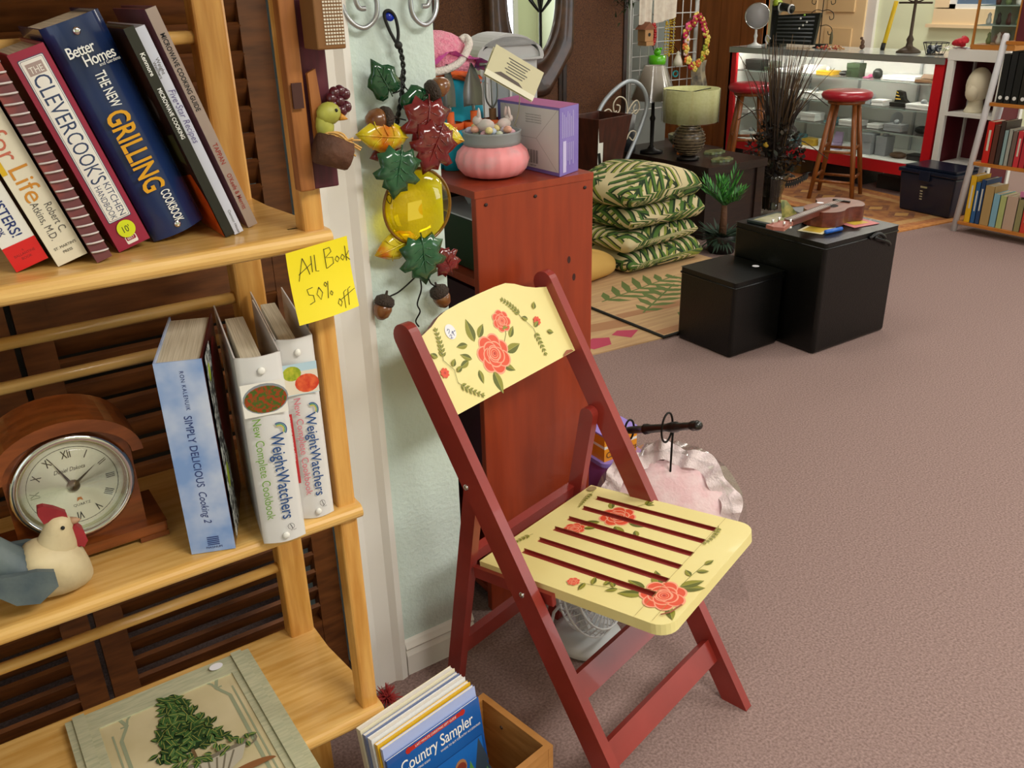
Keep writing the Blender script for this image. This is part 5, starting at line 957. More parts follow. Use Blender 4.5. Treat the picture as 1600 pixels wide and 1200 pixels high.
b=MB(); b.lathe([(.038,0),(.032,.035),(.02,.065),(.012,.08),(.018,.09),(0,.105)],M('ivory bell','#e6dfcc',.4),(5.03,5.18,.9),18); b.tube([(5.03,5.18,1.0),(5.03,5.22,1.03)],.003,dmetal,5); tag(b.build('bell'),'ivory bell hanging in the middle of the grid','bell')
b=MB(); b.tube([(5.03+.025*math.cos(a_),5.2,.84+.02*math.sin(a_)) for a_ in [2*PI*i/20 for i in range(20)]],.006,M('turquoise','#2a9aa0',.3),6,closed=True); b.tube([(5.03,5.2,.86),(5.03,5.2,.9)],.002,dmetal,5); tag(b.build('ring_charm'),'turquoise ring charm below the ivory bell','charm')
b=MB(); b.grid(lambda i,j:V(5.2+.16*i+.02*math.sin(6*j),5.19+.015*math.sin(9*i),.62+.3*j),6,6,M('plastic packet','#a89c7e',.3,c2='#4a4a4a',vs=14)); tag(b.build('scarf_packet'),'patterned packet hanging low on the grid right of the bell','packet')
for i,(x,c_) in enumerate(((4.92,'#7a1c22'),(5.0,'#c9c4cc'),(5.08,'#a04a3a'))):
    o=tag(MB().bx(x-.028,x+.028,5.16,5.22,.66,.72,M('mini box '+c_,c_,.5)).build('trinket_box',bevel=.004),('maroon trinket box at the foot of the wire grid','pale grey trinket box at the foot of the wire grid','rust trinket box at the foot of the wire grid')[i],'box')
# ================= PALM CUSHIONS, MATS, OTTOMANS =================
def palmcloth():
    m=bpy.data.materials.new('palm print cloth'); m.use_nodes=True; nt=m.node_tree; N=nt.nodes; L=nt.links; b=N['Principled BSDF']; b.inputs['Roughness'].default_value=.9
    def nd(t,**k):
        x=N.new(t); [setattr(x,a_,c_) for a_,c_ in k.items()]; return x
    def mth(op,a_,c_=None):
        x=nd('ShaderNodeMath',operation=op)
        for i,v in enumerate((a_,c_)):
            if v is None: continue
            if isinstance(v,(int,float)): x.inputs[i].default_value=v
            else: L.new(v,x.inputs[i])
        return x.outputs[0]
    uv=nd('ShaderNodeUVMap'); cols=None; outc=None
    base=nd('ShaderNodeRGB'); base.outputs[0].default_value=lin('#cfc095'); cur=base.outputs[0]
    for k,(s,off,dark,lite) in enumerate(((3.0,.37,'#26361c','#858f3a'),(2.3,0,'#1c3318','#4a6c2c'))):
        mp=nd('ShaderNodeMapping'); mp.inputs['Scale'].default_value=(s,s,s); mp.inputs['Location'].default_value=(off,off*2,0); L.new(uv.outputs[0],mp.inputs[0])
        vo=nd('ShaderNodeTexVoronoi',voronoi_dimensions='2D'); vo.inputs['Scale'].default_value=1; vo.inputs['Randomness'].default_value=.75; L.new(mp.outputs[0],vo.inputs['Vector'])
        sb=nd('ShaderNodeVectorMath',operation='SUBTRACT'); L.new(mp.outputs[0],sb.inputs[0]); L.new(vo.outputs['Position'],sb.inputs[1])
        sr=nd('ShaderNodeSeparateXYZ'); L.new(vo.outputs['Color'],sr.inputs[0])
        ro=nd('ShaderNodeVectorRotate',rotation_type='Z_AXIS'); L.new(sb.outputs[0],ro.inputs['Vector']); L.new(mth('MULTIPLY',sr.outputs[0],6.283),ro.inputs['Angle'])
        xy=nd('ShaderNodeSeparateXYZ'); L.new(ro.outputs[0],xy.inputs[0]); x=xy.outputs[0]; ay=mth('ABSOLUTE',xy.outputs[1])
        ph=mth('SUBTRACT',mth('MULTIPLY',x,36),mth('MULTIPLY',mth('POWER',ay,.72),24))
        st=mth('GREATER_THAN',mth('SINE',ph),-.1)
        env=mth('LESS_THAN',ay,mth('SUBTRACT',.44,mth('MULTIPLY',mth('MULTIPLY',x,x),1.3)))
        rach=mth('LESS_THAN',ay,.018); mask=mth('MULTIPLY',env,mth('MAXIMUM',st,rach))
        lc=nd('ShaderNodeMix',data_type='RGBA'); lc.inputs['A'].default_value=lin(dark); lc.inputs['B'].default_value=lin(lite); L.new(mth('GREATER_THAN',mth('SINE',mth('ADD',ph,.7)),.45),lc.inputs['Factor'])
        mx=nd('ShaderNodeMix',data_type='RGBA'); L.new(mask,mx.inputs['Factor']); L.new(cur,mx.inputs['A']); L.new(lc.outputs['Result'],mx.inputs['B']); cur=mx.outputs['Result']
    L.new(cur,b.inputs['Base Color']); return m
pcl=palmcloth(); MT['palm print cloth']=pcl
def adduv(o,fn):
    me=o.data; u=me.uv_layers.new(name='UVMap')
    for lp_ in me.loops: u.data[lp_.index].uv=fn(me.vertices[lp_.vertex_index].co)
def cushion(z,t,sx,sy,rz,label,m,cx=3.45,cy=3.98,seed=0,grp=None):
    o=thing('palm_cushion' if m is pcl else 'cushion',label,'cushion',(cx,cy,z),rz,grp)
    def sup(a_,p=.55): return math.copysign(abs(math.cos(a_))**p,math.cos(a_)),math.copysign(abs(math.sin(a_))**p,math.sin(a_))
    nu,nv=64,20; rr=random.Random(seed); ph=[rr.uniform(0,6) for _ in range(4)]
    def f(i,j):
        a_=2*PI*i; c,s=sup(a_,.45); e=-PI/2+PI*j; ce=abs(math.cos(e))**.6; se=math.copysign(abs(math.sin(e))**.75,math.sin(e))
        x=sx*c*(.84+.16*1)*ce; y=sy*s*ce; hgt=.5+.5*se
        bulge=1+.10*math.sin(3*a_+ph[0])*ce+.06*math.sin(5*a_+ph[1])
        crown=(1-(x/sx)**2)*(1-(y/sy)**2)*.04*(se>0)
        return V(x*(1+.03*math.sin(2*a_+ph[2])),y*(1+.03*math.sin(3*a_+ph[3])),t*hgt*(1 if se<=0 else bulge**.5)+crown*se)
    b=MB(); b.grid(f,nu,nv,m); c=b.build('cover',o)
    if m is pcl: adduv(c,lambda p:(p.x+seed*.37+p.z*.5,p.y+seed*.21-p.z*.8))
    return o
# folded: each cushion is two leaves joined at a rounded fold on the near left
def folded(z,t,rz,label,seed,dx=0,dy=0):
    o=thing('palm_cushion',label,'cushion',(3.41+dx,3.77+dy,z),rz,'folded palm print cushions'); L_=.26; W2=.245; n=26; prof=[]
    h=t/2
    for k in range(9): prof.append((-L_+h*.9+L_*2*0-h*math.cos(-PI/2+PI*k/8)*.9,h-h*math.cos(PI*k/8) if 0 else h+h*math.sin(-PI/2+PI*k/8)))
    prof=[(-L_-h*.9*math.cos(a_),h+h*math.sin(a_)) for a_ in [-PI/2+PI*k/8 for k in range(9)]]
    top=[(-L_+2*L_*k/8,2*h+(.06 if seed==4 else .006)*math.sin(PI*k/8)) for k in range(1,8)]; front=[(L_+h*.5*math.cos(a_),h+h*math.sin(a_)) for a_ in [PI/2-PI*k/6 for k in range(7)]]; bot=[(L_-2*L_*k/6,.0) for k in range(1,6)]
    ring_=prof+top+front+bot; N1=len(ring_); ys=[-W2+2*W2*k/24 for k in range(25)]; rr=random.Random(seed); p1=rr.uniform(0,6)
    vs=[]
    for y in ys:
        e=abs(y)/W2; sq=(1-max(0,e-.72)**2/.28**2*.75)
        for x,z_ in ring_: vs.append((x*(1-.10*max(0,e-.6))+.012*math.sin(7*y+p1),y,h+(z_-h)*sq*(1+.13*math.sin(7*y+4*x+p1))-.0))
    mn=min(v[2] for v in vs); vs=[(a_,c_,max(0.0,d_)) for a_,c_,d_ in vs]
    b=MB(); b.add(vs,[(i*N1+j,(i+1)*N1+j,(i+1)*N1+(j+1)%N1,i*N1+(j+1)%N1) for i in range(24) for j in range(N1)]+[tuple(range(N1)),tuple(24*N1+j for j in range(N1-1,-1,-1))],pcl,True); c=b.build('cover',o)
    me=c.data; u=me.uv_layers.new(name='UVMap'); arc=[0]
    for k in range(1,N1): arc.append(arc[-1]+math.hypot(ring_[k][0]-ring_[k-1][0],ring_[k][1]-ring_[k-1][1]))
    for lp_ in me.loops: i=lp_.vertex_index; u.data[lp_.index].uv=(arc[i%N1]+seed*.41,vs[i][1]+seed*.77)
    b=MB(); b.tube([(-L_*.93+.0,-W2*.0+y,h) for y in (-.2,.2)],.001,pcl,4)
    return o
RC=R(4)
for k,(z,t,l_,dx,dy) in enumerate(((.0145,.112,'palm print cushion at the bottom of the stack, above the mat',.02,.0),(.136,.11,'palm print cushion second from the bottom of the stack',-.015,.01),(.257,.112,'palm print cushion second from the top of the stack',.01,-.0),(.38,.12,'palm print cushion on top of the stack, with a crowned upper face',-.02,.0))): folded(z,t,RC+R((-2,1.5,-1,2)[k]),l_,k+1,dx,dy)
tanm=M('tan cushion cloth','#d2a75a',.85); cushion(.014,.19,.27,.2,R(20),'plain tan cushion beside the foot of the palm cushion stack',tanm,2.93,3.72,5) if 0 else cushion(.0145,.115,.17,.13,R(12),'plain tan cushion beside the foot of the palm cushion stack',tanm,2.94,3.68,5)
# mats
matm=M('straw mat','#c9a678',.85,c2='#b8926a',vs=5,st=(.6,9,1)); pg=M('mat green','#5f7038',.85); pr_=M('mat pink','#b8405a',.85)
def frond(b,fr,x,y,ang,l,n,w_,m=None):
    b.line(rot2([(0,0),(l,0)],ang,x,y),fr,.01,m or pg)
    for i in range(n):
        t=(i+.5)/n; ll=w_*math.sin(PI*(.15+.8*t)); 
        for s in (-1,1): b.flat(rot2([(0,-.012),(ll*.5,-.022),(ll,0),(ll*.5,.022),(0,.012)],ang+s*.9,x+l*t*math.cos(ang),y+l*t*math.sin(ang)),fr,m or pg)
mt1=F((1.6,2.87,0),V(1,-.1,0),V(.1,1,0)); b=MB(); b.prism([(-.3,0),(1.09,0),(1.0,1.2),(-.3,1.2)],mt1,.0,.006,matm); mt1.o=mt1.o+V(0,0,.006); mbr=M('mat brown','#a97a55',.85); b.flat([(.4,.28),(1.06,.2),(1.04,.3),(.4,.36)],mt1,mbr); b.flat([(.3,.62),(1.03,.52),(1.02,.58),(.3,.7)],mt1,mbr); frond(b,mt1,.95,.62,2.7,.55,7,.22); frond(b,mt1,.75,.35,2.2,.3,5,.14); b.flat(rot2([(0,-.04),(.1,-.06),(.16,0),(.1,.05),(0,.03)],.3,.72,.08),mt1,pr_); b.flat(rot2([(0,-.04),(.1,-.05),(.14,0),(.06,.05)],2.8,1.03,.1),mt1,pr_)
tag(b.build('straw_mat'),'straw mat with pink petals and green leaves, nearest the folding chair','mat')
mt2=F((2.67,2.75,.0072),V(1,0,0),V(-.02,1,0)); b=MB(); b.prism([(0,0),(1.1,0),(1.1,1.3),(0,1.3)],mt2,0,.006,matm); pip=M('black piping','#1c1c18',.8); b.tube([mt2.p(a_,c_,.006) for a_,c_ in ((1.1,0),(0,0),(0,1.3))],.007,pip,6); mt2.o=mt2.o+V(0,0,.006)
b.flat([(.02,.3),(1,.2),(1,.27),(.02,.36)],mt2,mbr); b.flat([(.02,.02),(.8,.03),(.8,.07),(.02,.08)],mt2,mbr); frond(b,mt2,.1,.55,.15,.6,7,.2); frond(b,mt2,.15,.3,.5,.5,6,.15); frond(b,mt2,.6,.15,1.2,.5,6,.2); b.flat([(.2,.08),(.4,.04),(.6,.1),(.5,.2),(.28,.2)],mt2,pg); tag(b.build('straw_mat'),'straw mat with black piping and palm leaves under the cushion stack','mat')
# ottomans
def ottoman(name,label,x0,x1,y0,y1,h):
    o=thing(name,label,'ottoman',((x0+x1)/2,(y0+y1)/2,0)); sx,sy=(x1-x0)/2,(y1-y0)/2
    MB().bx(-sx,sx,-sy,sy,.0,h,blackleather).build('body',o,bevel=.016,seg=4)
    b=MB(); b.tube([(a_*(sx+.001),c_*(sy+.001),h-.024) for a_,c_ in ((-1,-.96),(-.96,-1),(.96,-1),(1,-.96),(1,.96),(.96,1),(-.96,1),(-1,.96))],.0035,blackleather,6,closed=True); b.build('piping',o); return o
ottoman('ottoman','small black vinyl cube ottoman, the lower of the pair',2.735,3.04,2.41,2.735,.338)
so=F((2.87,2.52,.3385),(1,0,0),(0,1,0)); b=MB(); b.flat(circ(.014,16,.18,.05),so,M('sticker white','#eeeef4',.6),.0006); b.build('price_sticker',bpy.data.objects['ottoman']) if 0 else None
ot=ottoman('ottoman','tall black vinyl cube ottoman carrying the ukulele',3.05,3.55,2.225,2.72,.492)
o1=[o for o in bpy.data.objects if o.name=='ottoman'][0]; b=MB(o1); b.flat(circ(.016,16),F((2.99,2.53,.3385),(1,0,0),(0,1,0)),M('sticker white','#eeeef4',.6),.0006); b.build('price_sticker',o1)
b=MB(ot); b.tube(spl([(3.33,2.219,.47),(3.38,2.212,.485),(3.42,2.205,.46),(3.4,2.213,.452),(3.36,2.215,.47),(3.44,2.205,.44),(3.47,2.21,.42)],4),.008,M('black ribbon','#0a0a0a',.4),5); b.build('bow',ot)
zo=.493
mah=M('mahogany','#6e3424',.35,c2='#54261a',vs=6,st=(1,10,10),coat=.2); ukt=M('ukulele top','#85513c',.4,c2='#6e4030',vs=6,st=(1,10,10))
uk=thing('ukulele','small brown ukulele lying across the tall black ottoman','ukulele',(3.38,2.46,zo+.006),R(11)); uk.scale=(1.3,1.3,1.05)
out=[];
for k in range(49):
    t=k/48; x=.125-.25*t; y=.077*math.sqrt(max(0,1-((x-.045)/.08)**2)) if x>.045 else None
    if x>.045: yy_=.086*math.sqrt(max(0,1-((x-.045)/.082)**2))
    else:
        s=(x+.125)/.17; yy_=.086*(s**.5 if 0 else 1)*(1-.32*math.sin(PI*min(1,(.045-x)/.085))**2 if x>-.04 else 1); 
        if x<=-.04: yy_=.066*math.sqrt(max(0,1-((x+.06)/.066)**2))/math.sqrt(1-((-.04+.06)/.066)**2)*(.086/.066) if 0 else .068*math.sqrt(max(0,1-((x+.055)/.071)**2))
        else: yy_=.060+.026*abs((x+.0)/.045)**1.6 if x>0 else .060+.006*abs(x/.04)**1.6
    out.append((x,yy_))
poly=[(x,y) for x,y in out]+[(x,-y) for x,y in out[::-1][1:-1]]
MB().prism(poly,F((0,0,0),(1,0,0),(0,1,0)),0,.062,ukt,mah).build('body',uk,bevel=.002)
uf=F((0,0,.0625),(1,0,0),(0,1,0)); b=MB(); b.flat(circ(.026,24,-.015,0),uf,M('sound hole','#140a08',.8)); b.build('sound_hole',uk)
MB().bx(.06,.07,-.03,.03,.062,.069,M('dark bridge','#1c120e',.5)).build('bridge',uk); MB().bx(-.3,-.045,-.016,.016,.045,.068,mah).build('neck',uk,bevel=.003); MB().bx(-.3,-.045,-.0165,.0165,.068,.071,M('fretboard','#5a3a30',.5)).build('fretboard',uk)
MB().prism([(-.3,-.017),(-.385,-.032),(-.395,0),(-.385,.032),(-.3,.017)][::-1],F((0,0,.05),(1,0,.0),(0,1,0)),0,.014,M('headstock','#a8685a',.4)).build('headstock',uk,bevel=.002)
for i,(x,s) in enumerate(((-.325,-1),(-.365,-1),(-.325,1),(-.365,1))): b=MB(); b.tube([(x,s*.02,.06),(x,s*.02,.082)],.0035,chrome,8); b.build('tuning_peg',uk); b=MB(); b.tube([(x,s*.02,.045),(x,s*.02,.052)],.006,white,8); b.build('peg_knob',uk)
for y in (-.009,-.003,.003,.009): MB().tube([(-.31,y*.8,.072),(.065,y,.0705)],.0007,M('nylon string','#d8d4cc',.3),4).build('string',uk)
b=MB(); b.flat(circ(.012,14,-.0,.045),uf,M('sticker white','#eeeef4',.6),.0008); b.build('price_sticker',uk)
def flatcard(name,label,cat,cx,cy,z,w_,d_,t,rz,m,top=None,inset=.02):
    o=thing(name,label,cat,(cx,cy,z),rz); MB().bx(-w_/2,w_/2,-d_/2,d_/2,0,t,m).build('frame',o,bevel=.002)
    if top: b=MB(); b.flat([(-w_/2+inset,-d_/2+inset),(w_/2-inset,-d_/2+inset),(w_/2-inset,d_/2-inset),(-w_/2+inset,d_/2-inset)],F((0,0,t),(1,0,0),(0,1,0)),top,.0006); b.build('picture',o)
    return o
flatcard('framed_print','dark framed print lying flat on the near left corner of the tall ottoman','picture',3.19,2.6,zo,.22,.17,.012,R(5),M('dark green frame','#1c2a2a',.4),M('pale print','#b8b098',.5,c2='#8a8a5a',vs=12))
flatcard('framed_print','grey glossy framed print behind the ukulele neck on the ottoman','picture',3.44,2.63,zo,.18,.13,.012,R(-20),M('black frame','#15161a',.3),M('grey glossy print','#8f959c',.15),.014)
flatcard('picture_card','ivory card under the ukulele headstock','card',3.21,2.4,zo,.15,.11,.003,R(15),M('ivory card','#d9cfa8',.6),M('yellow print','#c9a83a',.5),.015)
flatcard('picture_card','pink and yellow card under the right end of the ukulele','card',3.43,2.36,zo,.15,.12,.003,R(-8),M('pink card','#c97a7a',.6),M('yellow print','#c9a83a',.5),.03)
b=MB(); b.tube([(3.17,2.325,zo+.0095),(3.27,2.32,zo+.0095)],.009,M('blue plastic','#1f66c9',.35,coat=.3),10); tag(b.build('marker_pen'),'bright blue marker pen beside the ukulele neck','pen')
b=MB(); b.prism([(0,0),(.09,.0),(.03,.075),(.0,.08)],F((3.22,2.6,zo+.0125),(1,-.2,0),(0,.25,.97)),0,.003,M('green folded card','#55602a',.5,c2='#c9b86a',vs=20)); tag(b.build('folded_card'),'green folded card standing on the framed print on the ottoman','card')
# ================= DISPLAY CASE =================
dcs=thing('display_case','long red framed glass display case with white shelves at the back of the shop','display case',(6.25,4.6,0)); rd=M('fire red laminate','#c4141f',.35,coat=.2); wl_=M('white laminate','#dcdcd8',.5); al=M('aluminium','#bfc2c4',.3,.8)
x0,x1,y0,y1=6.0,6.52,3.62,5.56
MB(dcs).bx(x0,x1,y1-.025,y1,.04,.965,rd).build('end_panel',dcs); MB(dcs).bx(x0+.03,x1-.012,y1-.03,y1-.026,.24,.925,wl_).bx(x0+.03,x1-.012,y0+.0705,y0+.0715,.24,.925,wl_).build('liner',dcs); MB(dcs).bx(x0,x1,y0,y0+.07,.04,.965,rd).build('end_panel',dcs); MB(dcs).bx(x0,x0+.03,y1-.07,y1,.04,.965,rd).build('front_post',dcs)
MB(dcs).bx(x0+.002,x1,y0+.07,y1-.03,.15,.235,rd).build('base_board',dcs); MB(dcs).bx(x1-.012,x1,y0+.07,y1-.03,.236,.93,wl_).build('back_panel',dcs)
MB(dcs).bx(x0+.004,x1-.014,y0+.07,y1-.03,.2355,.24,wl_).build('deck',dcs)
MB(dcs).bx(x0-.012,x0+.012,y0-.0,y1+.0,.925,.968,al).bx(x0-.012,x1,y0,y1,.96,.968,M('glass counter top','#c9cfcc',.1)).build('top',dcs)
sg=M('shelf glass edge','#9fb0a8',.1)
for z in (.78,.595,.425): MB(dcs).bx(x0+.05,x1-.014,y0+.072,y1-.032,z,z+.006,clear).bx(x0+.047,x0+.05,y0+.072,y1-.032,z-.001,z+.007,sg).build('glass_shelf',dcs)
MB(dcs).bx(x0+.006,x0+.009,y0+.07,y1-.07,.236,.925,clear).build('front_glass',dcs)
for y in (y0+.1,4.6,y1-.1):
    for x in (x0+.08,x1-.06): MB(dcs).bx(x-.03,x+.03,y-.03,y+.03,0,.15,M('dark plinth','#1a1412',.6)).build('leg',dcs)
MB(dcs).bx(x0+.016,x0+.036,y0+.1,y1-.1,.94,.957,M('added case glow','#fff6e8',.5,emit=45)).build('added_glow_tube',dcs)  # unseen glowing tube, added behind the lip to brighten the case interior
for y in (4.1,4.62,5.1): MB(dcs).bx(x1-.03,x1-.013,y-.008,y+.008,.24,.92,al).build('upright',dcs)
# goods in the case
kinds={'w':('white','#e2e2e0'),'k':('black','#141614'),'g':('dark green','#26331f'),'b':('brown','#5a4028'),'t':('teal','#5a8a96'),'p':('pink','#c25a86'),'y':('yellow','#c9a02a'),'s':('silver grey','#9a9ea2'),'l':('lilac','#a894b8'),'o':('orange','#cf8a3a')}
rows=[('top glass shelf',.7875,[('k',.16,.08,.1),('g',.13,.07,.09),('w',.2,.025,.2),('w',.16,.06,.12),('y',.14,.03,.12),('k',.1,.035,.1),('g',.11,.1,.08),('p',.05,.02,.1),('k',.08,.07,.1),('w',.26,.03,.2),('b',.14,.05,.12)]),
 ('middle glass shelf',.6025,[('w',.1,.03,.12),('l',.13,.06,.1),('k',.1,.05,.1),('w',.16,.05,.14),('w',.15,.05,.14),('w',.14,.04,.14),('w',.13,.05,.14),('s',.09,.07,.06),('w',.1,.04,.1),('k',.12,.03,.1),('w',.18,.035,.16)]),
 ('lower glass shelf',.4325,[('w',.07,.035,.1),('w',.07,.035,.1),('k',.12,.06,.1),('w',.11,.05,.1),('w',.14,.06,.12),('t',.1,.04,.1),('w',.17,.04,.13),('w',.1,.03,.1),('s',.14,.05,.1),('k',.13,.05,.1)]),
 ('floor of the display case',.241,[('w',.14,.04,.12),('o',.16,.05,.12),('w',.16,.04,.12),('t',.12,.07,.1),('y',.12,.05,.1),('w',.1,.06,.1),('l',.09,.13,.08),('w',.15,.05,.1),('s',.1,.15,.1),('s',.09,.14,.1),('b',.14,.04,.12),('k',.13,.04,.1)])]
ordn=['leftmost','second from left','third from left','fourth from left','fifth from left','sixth from left','seventh from left','eighth from left','ninth from left','tenth from left','eleventh from left','rightmost']
cnt={}
for rn,z,it in rows:
    tot=sum(i[1] for i in it); gap=(1.72-tot)/(len(it)-1); y=5.47
    for k,(c_,w_,h_,d_) in enumerate(it):
        nm,hx=kinds[c_]; m_=M('goods '+nm,hx,.45); yy_=y-w_/2; y-=w_+gap; xx=6.1+d_/2+.03*(k%2)
        b=MB(); t=(k+len(rn))%3
        if c_ in 'wsyo' or t==0:
            b.bx(xx-d_/2,xx+d_/2,yy_-w_/2,yy_+w_/2,z,z+h_*.6,m_); b.bx(xx-d_/2-.002,xx+d_/2+.002,yy_-w_/2-.002,yy_+w_/2+.002,z+h_*.6,z+h_,m_)
            if t==1: b.lathe([(.02,0),(.022,.02),(.008,.03),(0,.03)],M('goods silver grey',kinds['s'][1],.3),(xx,yy_,z+h_),10)
        elif t==1: b.bx(xx-d_/2,xx+d_/2,yy_-w_/2,yy_+w_/2,z,z+h_*.35,m_); b.prism([(-w_/2,0),(w_/2,0),(w_/2-.012,h_*.65),(-w_/2+.012,h_*.65)],F((xx+d_*.2,yy_,z+h_*.35),(0,1,0),(.25,0,1)),-.012,0,m_)
        else: b.lathe([(w_*.3,0),(w_*.45,h_*.3),(w_*.42,h_*.75),(w_*.2,h_),(0,h_)],m_,(xx,yy_,z),14,sx=min(1,d_/w_))
        nm2={'w':'white jewelry box','k':'black case','g':'dark green box','b':'brown tray','t':'teal bowl','p':'pink trinket','y':'yellow box','s':'silver grey box','l':'lilac ornament','o':'orange box'}[c_]
        tag(b.build(nm2.replace(' ','_').replace('silver_grey','silver').split('_',1)[-1] if 0 else nm2.split()[-1] if nm2.split()[-1]!='box' else 'goods_box',bevel=.003),f"{nm2} on the {rn}, {ordn[k] if k<len(it)-1 else 'rightmost'} there",nm2.split()[-1],'goods in the display case')
bsh=thing('figurine','small black and yellow shoe shaped ornament on the middle shelf of the case','ornament',(6.2,4.04,.603)); b=MB(); b.prism([(-.06,0),(.05,0),(.06,.02),(.02,.05),(.0,.1),(-.05,.11)],F((0,-.02,0),(0,-1,0),(0,0,1)),-.02,.02,M('goods black','#141614',.45)); b.build('boot',bsh,bevel=.004); b=MB(); 
for k in range(3): b.tube([(-.022,-.01+.012*k,.05+.02*k),(-.022,.03,.05+.025*k)],.004,M('goods yellow','#c9a02a',.45),5)
b.build('lacing',bsh)
cmp_=thing('hand_mirror','round compact mirror standing open on the lower glass shelf of the case','mirror',(6.2,4.07,.433)); b=MB(); b.lathe([(.05,0),(.055,.012),(0,.014)],M('goods silver grey','#9a9ea2',.4),n=20); b.build('base',cmp_); b=MB(); b.lathe([(.05,-.004),(.053,0),(.05,.004),(0,.004)],M('goods silver grey','#9a9ea2',.4),(.03,0,.07),20,Matrix.Rotation(R(-75),3,'Y')); b.build('lid',cmp_)
# stuff under the case
for k,(y,c_,w_,h_,l_) in enumerate(((5.0,'#8a6a34',.36,.1,'tan flat wooden box on the floor beneath the display case'),(4.45,'#241d1c',.45,.11,'dark flat case on the floor beneath the display case'),(3.95,'#2a2420',.3,.1,'dark brown box on the floor beneath the right end of the display case'))): tag(MB().bx(6.14,6.4,y-w_/2,y+w_/2,0,h_,M('under box %d'%k,c_,.6)).build('flat_box',bevel=.004),l_,'box')
# ---------- on the counter ----------
zc=.9685
vm=thing('vanity_mirror','round white vanity mirror on a stand at the left end of the counter','mirror',(6.15,5.43,zc)); wp2=M('white enamel','#e4e4e2',.3); b=MB(); b.lathe([(.06,0),(.062,.008),(.03,.018),(.012,.03),(.011,.06),(.016,.08),(.01,.1),(.009,.13)],wp2,n=20); b.build('stand',vm)
ax=Matrix.Rotation(R(-90),3,'Y')@Matrix.Rotation(0,3,'Z'); q=Matrix.Rotation(R(35),3,'Z')
b=MB(); b.lathe([(.098,-.008),(.104,0),(.098,.008),(.094,.006)],chrome,(0,0,.235),36,q@ax,cap=False); b.build('rim',vm); b=MB(); b.lathe([(0,-.006),(.096,-.006),(.096,.006),(0,.006)],M('grey mirror face','#b0aeb0',.3),(0,0,.235),36,q@ax); b.build('mirror',vm)
el=thing('pos_stand','black rack of coiled cords and cards with a scanner on the counter','rack',(6.2,5.05,zc)); pk_=M('black plastic','#101210',.35); b=MB(); fr=F((-.02,.22,.03),V(.1,-1,-.02),V(0,-.06,1)); b.prism([(0,0),(.38,0),(.4,.24),(0,.21)],fr,-.03,0,pk_); b.build('panel',el,bevel=.004)
for i in range(7): b=MB(); b.tube([fr.p(.03,.025+.028*i,.006),fr.p(.36,.03+.03*i,.006)],.007,M('grey tube','#5a5d60',.3),6); b.build('slat',el)
b=MB(); b.bx(-.03,.06,.14,.27,0,.03,pk_); b.tube([(.0,.235,.02),(.0,.235,.3),(.0,.19,.33)],.03,pk_,10); b.build('stand',el)
b=MB(); b.tube([(-.03,.22,.31),(-.03,.1,.3),(-.03,.04,.285)],[.035,.03,.03],pk_,12); b.tube([(-.03,.21,.32),(-.03,.18,.34)],.04,M('bright label','#9ab02a',.4),8); b.build('scanner',el)
for y,z,c_ in ((.16,.3,'#d8e0da'),(.06,.288,'#d8d8d6')): b=MB(); b.tube([(-.03,y,z),(-.03,y-.012,z-.001)],.0365,M('ring '+c_,c_,.3),12); b.build('band',el)
b=MB(); b.tube(spl([(-.05,.22,.06),(-.06,.25,.09),(-.05,.27,.05),(-.04,.25,.02)],6),.006,M('white cable','#d8d8d6',.4),6); b.build('cable',el)
for k in range(5): b=MB(); p=fr.p(.24+.03*(k%3),.12+.025*k,.012); b.ball(p,.008,M('lime dot','#8ac02a',.4) if k==4 else white,8); b.build('button',el)
o=bpy.data.objects.get('pos_stand'); o.name='cord_rack'; TM['cord_rack']=TM['pos_stand']
br_=M('bronze iron','#4a3c2e',.5,.4)
js=thing('jewelry_tree','thin black wire jewelry tree with curls on the counter before the cream door','jewelry stand',(6.3,4.9,zc)); b=MB(); b.lathe([(.05,0),(.05,.006),(0,.012)],dmetal,n=18); b.build('base',js); MB().tube([(0,0,0),(0,0,.5)],.004,dmetal,6).build('stem',js)
for z in (.16,.27,.38):
    for s in (-1,1): b=MB(); b.tube(spl([(0,0,z),(0,s*.05,z+.01),(0,s*.1,z-.01),(0,s*.11,z-.05),(0,s*.08,z-.06),(0,s*.07,z-.035)],5),.003,dmetal,5); b.build('curl',js)
b=MB(); b.lathe([(.012,0),(.014,.05),(.006,.09),(0,.1)],M('olive tassel','#5a5236',.6),(0,-.11,.03),10); b.build('pendant',js)
b=MB(); rnd2=random.Random(3)
for i in range(60): b.ball((6.14+rnd2.uniform(-.05,.05),4.66+rnd2.uniform(-.11,.11),zc+.008+rnd2.uniform(0,.02)),.008,M('red bead','#a8402a',.4) if i%2 else M('tan bead','#b88a5a',.4),6)
tag(b.build('bead_pile'),'heap of red and tan beads on the counter before the cream door','beads')
b=MB(); b.bx(6.2,6.26,4.78,4.86,zc,zc+.035,pk_); tag(b.build('black_case',bevel=.004),'little black case on the counter beside the bead heap','case')
b=MB(); b.ball((6.33,4.52,zc+.02),(.02,.02,.02),M('bronze figure','#5a3a26',.4),8); b.ball((6.33,4.52,zc+.05),(.016,.014,.024),M('bronze figure','#5a3a26',.4),8); b.ball((6.325,4.53,zc+.08),.012,M('bronze figure','#5a3a26',.4),8); tag(b.build('figurine'),'tiny brown animal figurine on the counter by the beads','figurine')
b=MB(); b.tube([(6.36,4.36,zc+.001),(6.42,4.34,zc+.34)],.016,M('yellow tube','#d9b40e',.4),10); b.tube([(6.357,4.361,zc+.0),(6.365,4.358,zc+.05)],.017,black,10); tag(b.build('mailing_tube'),'yellow stick with black foot leaning upright on the counter','stick')
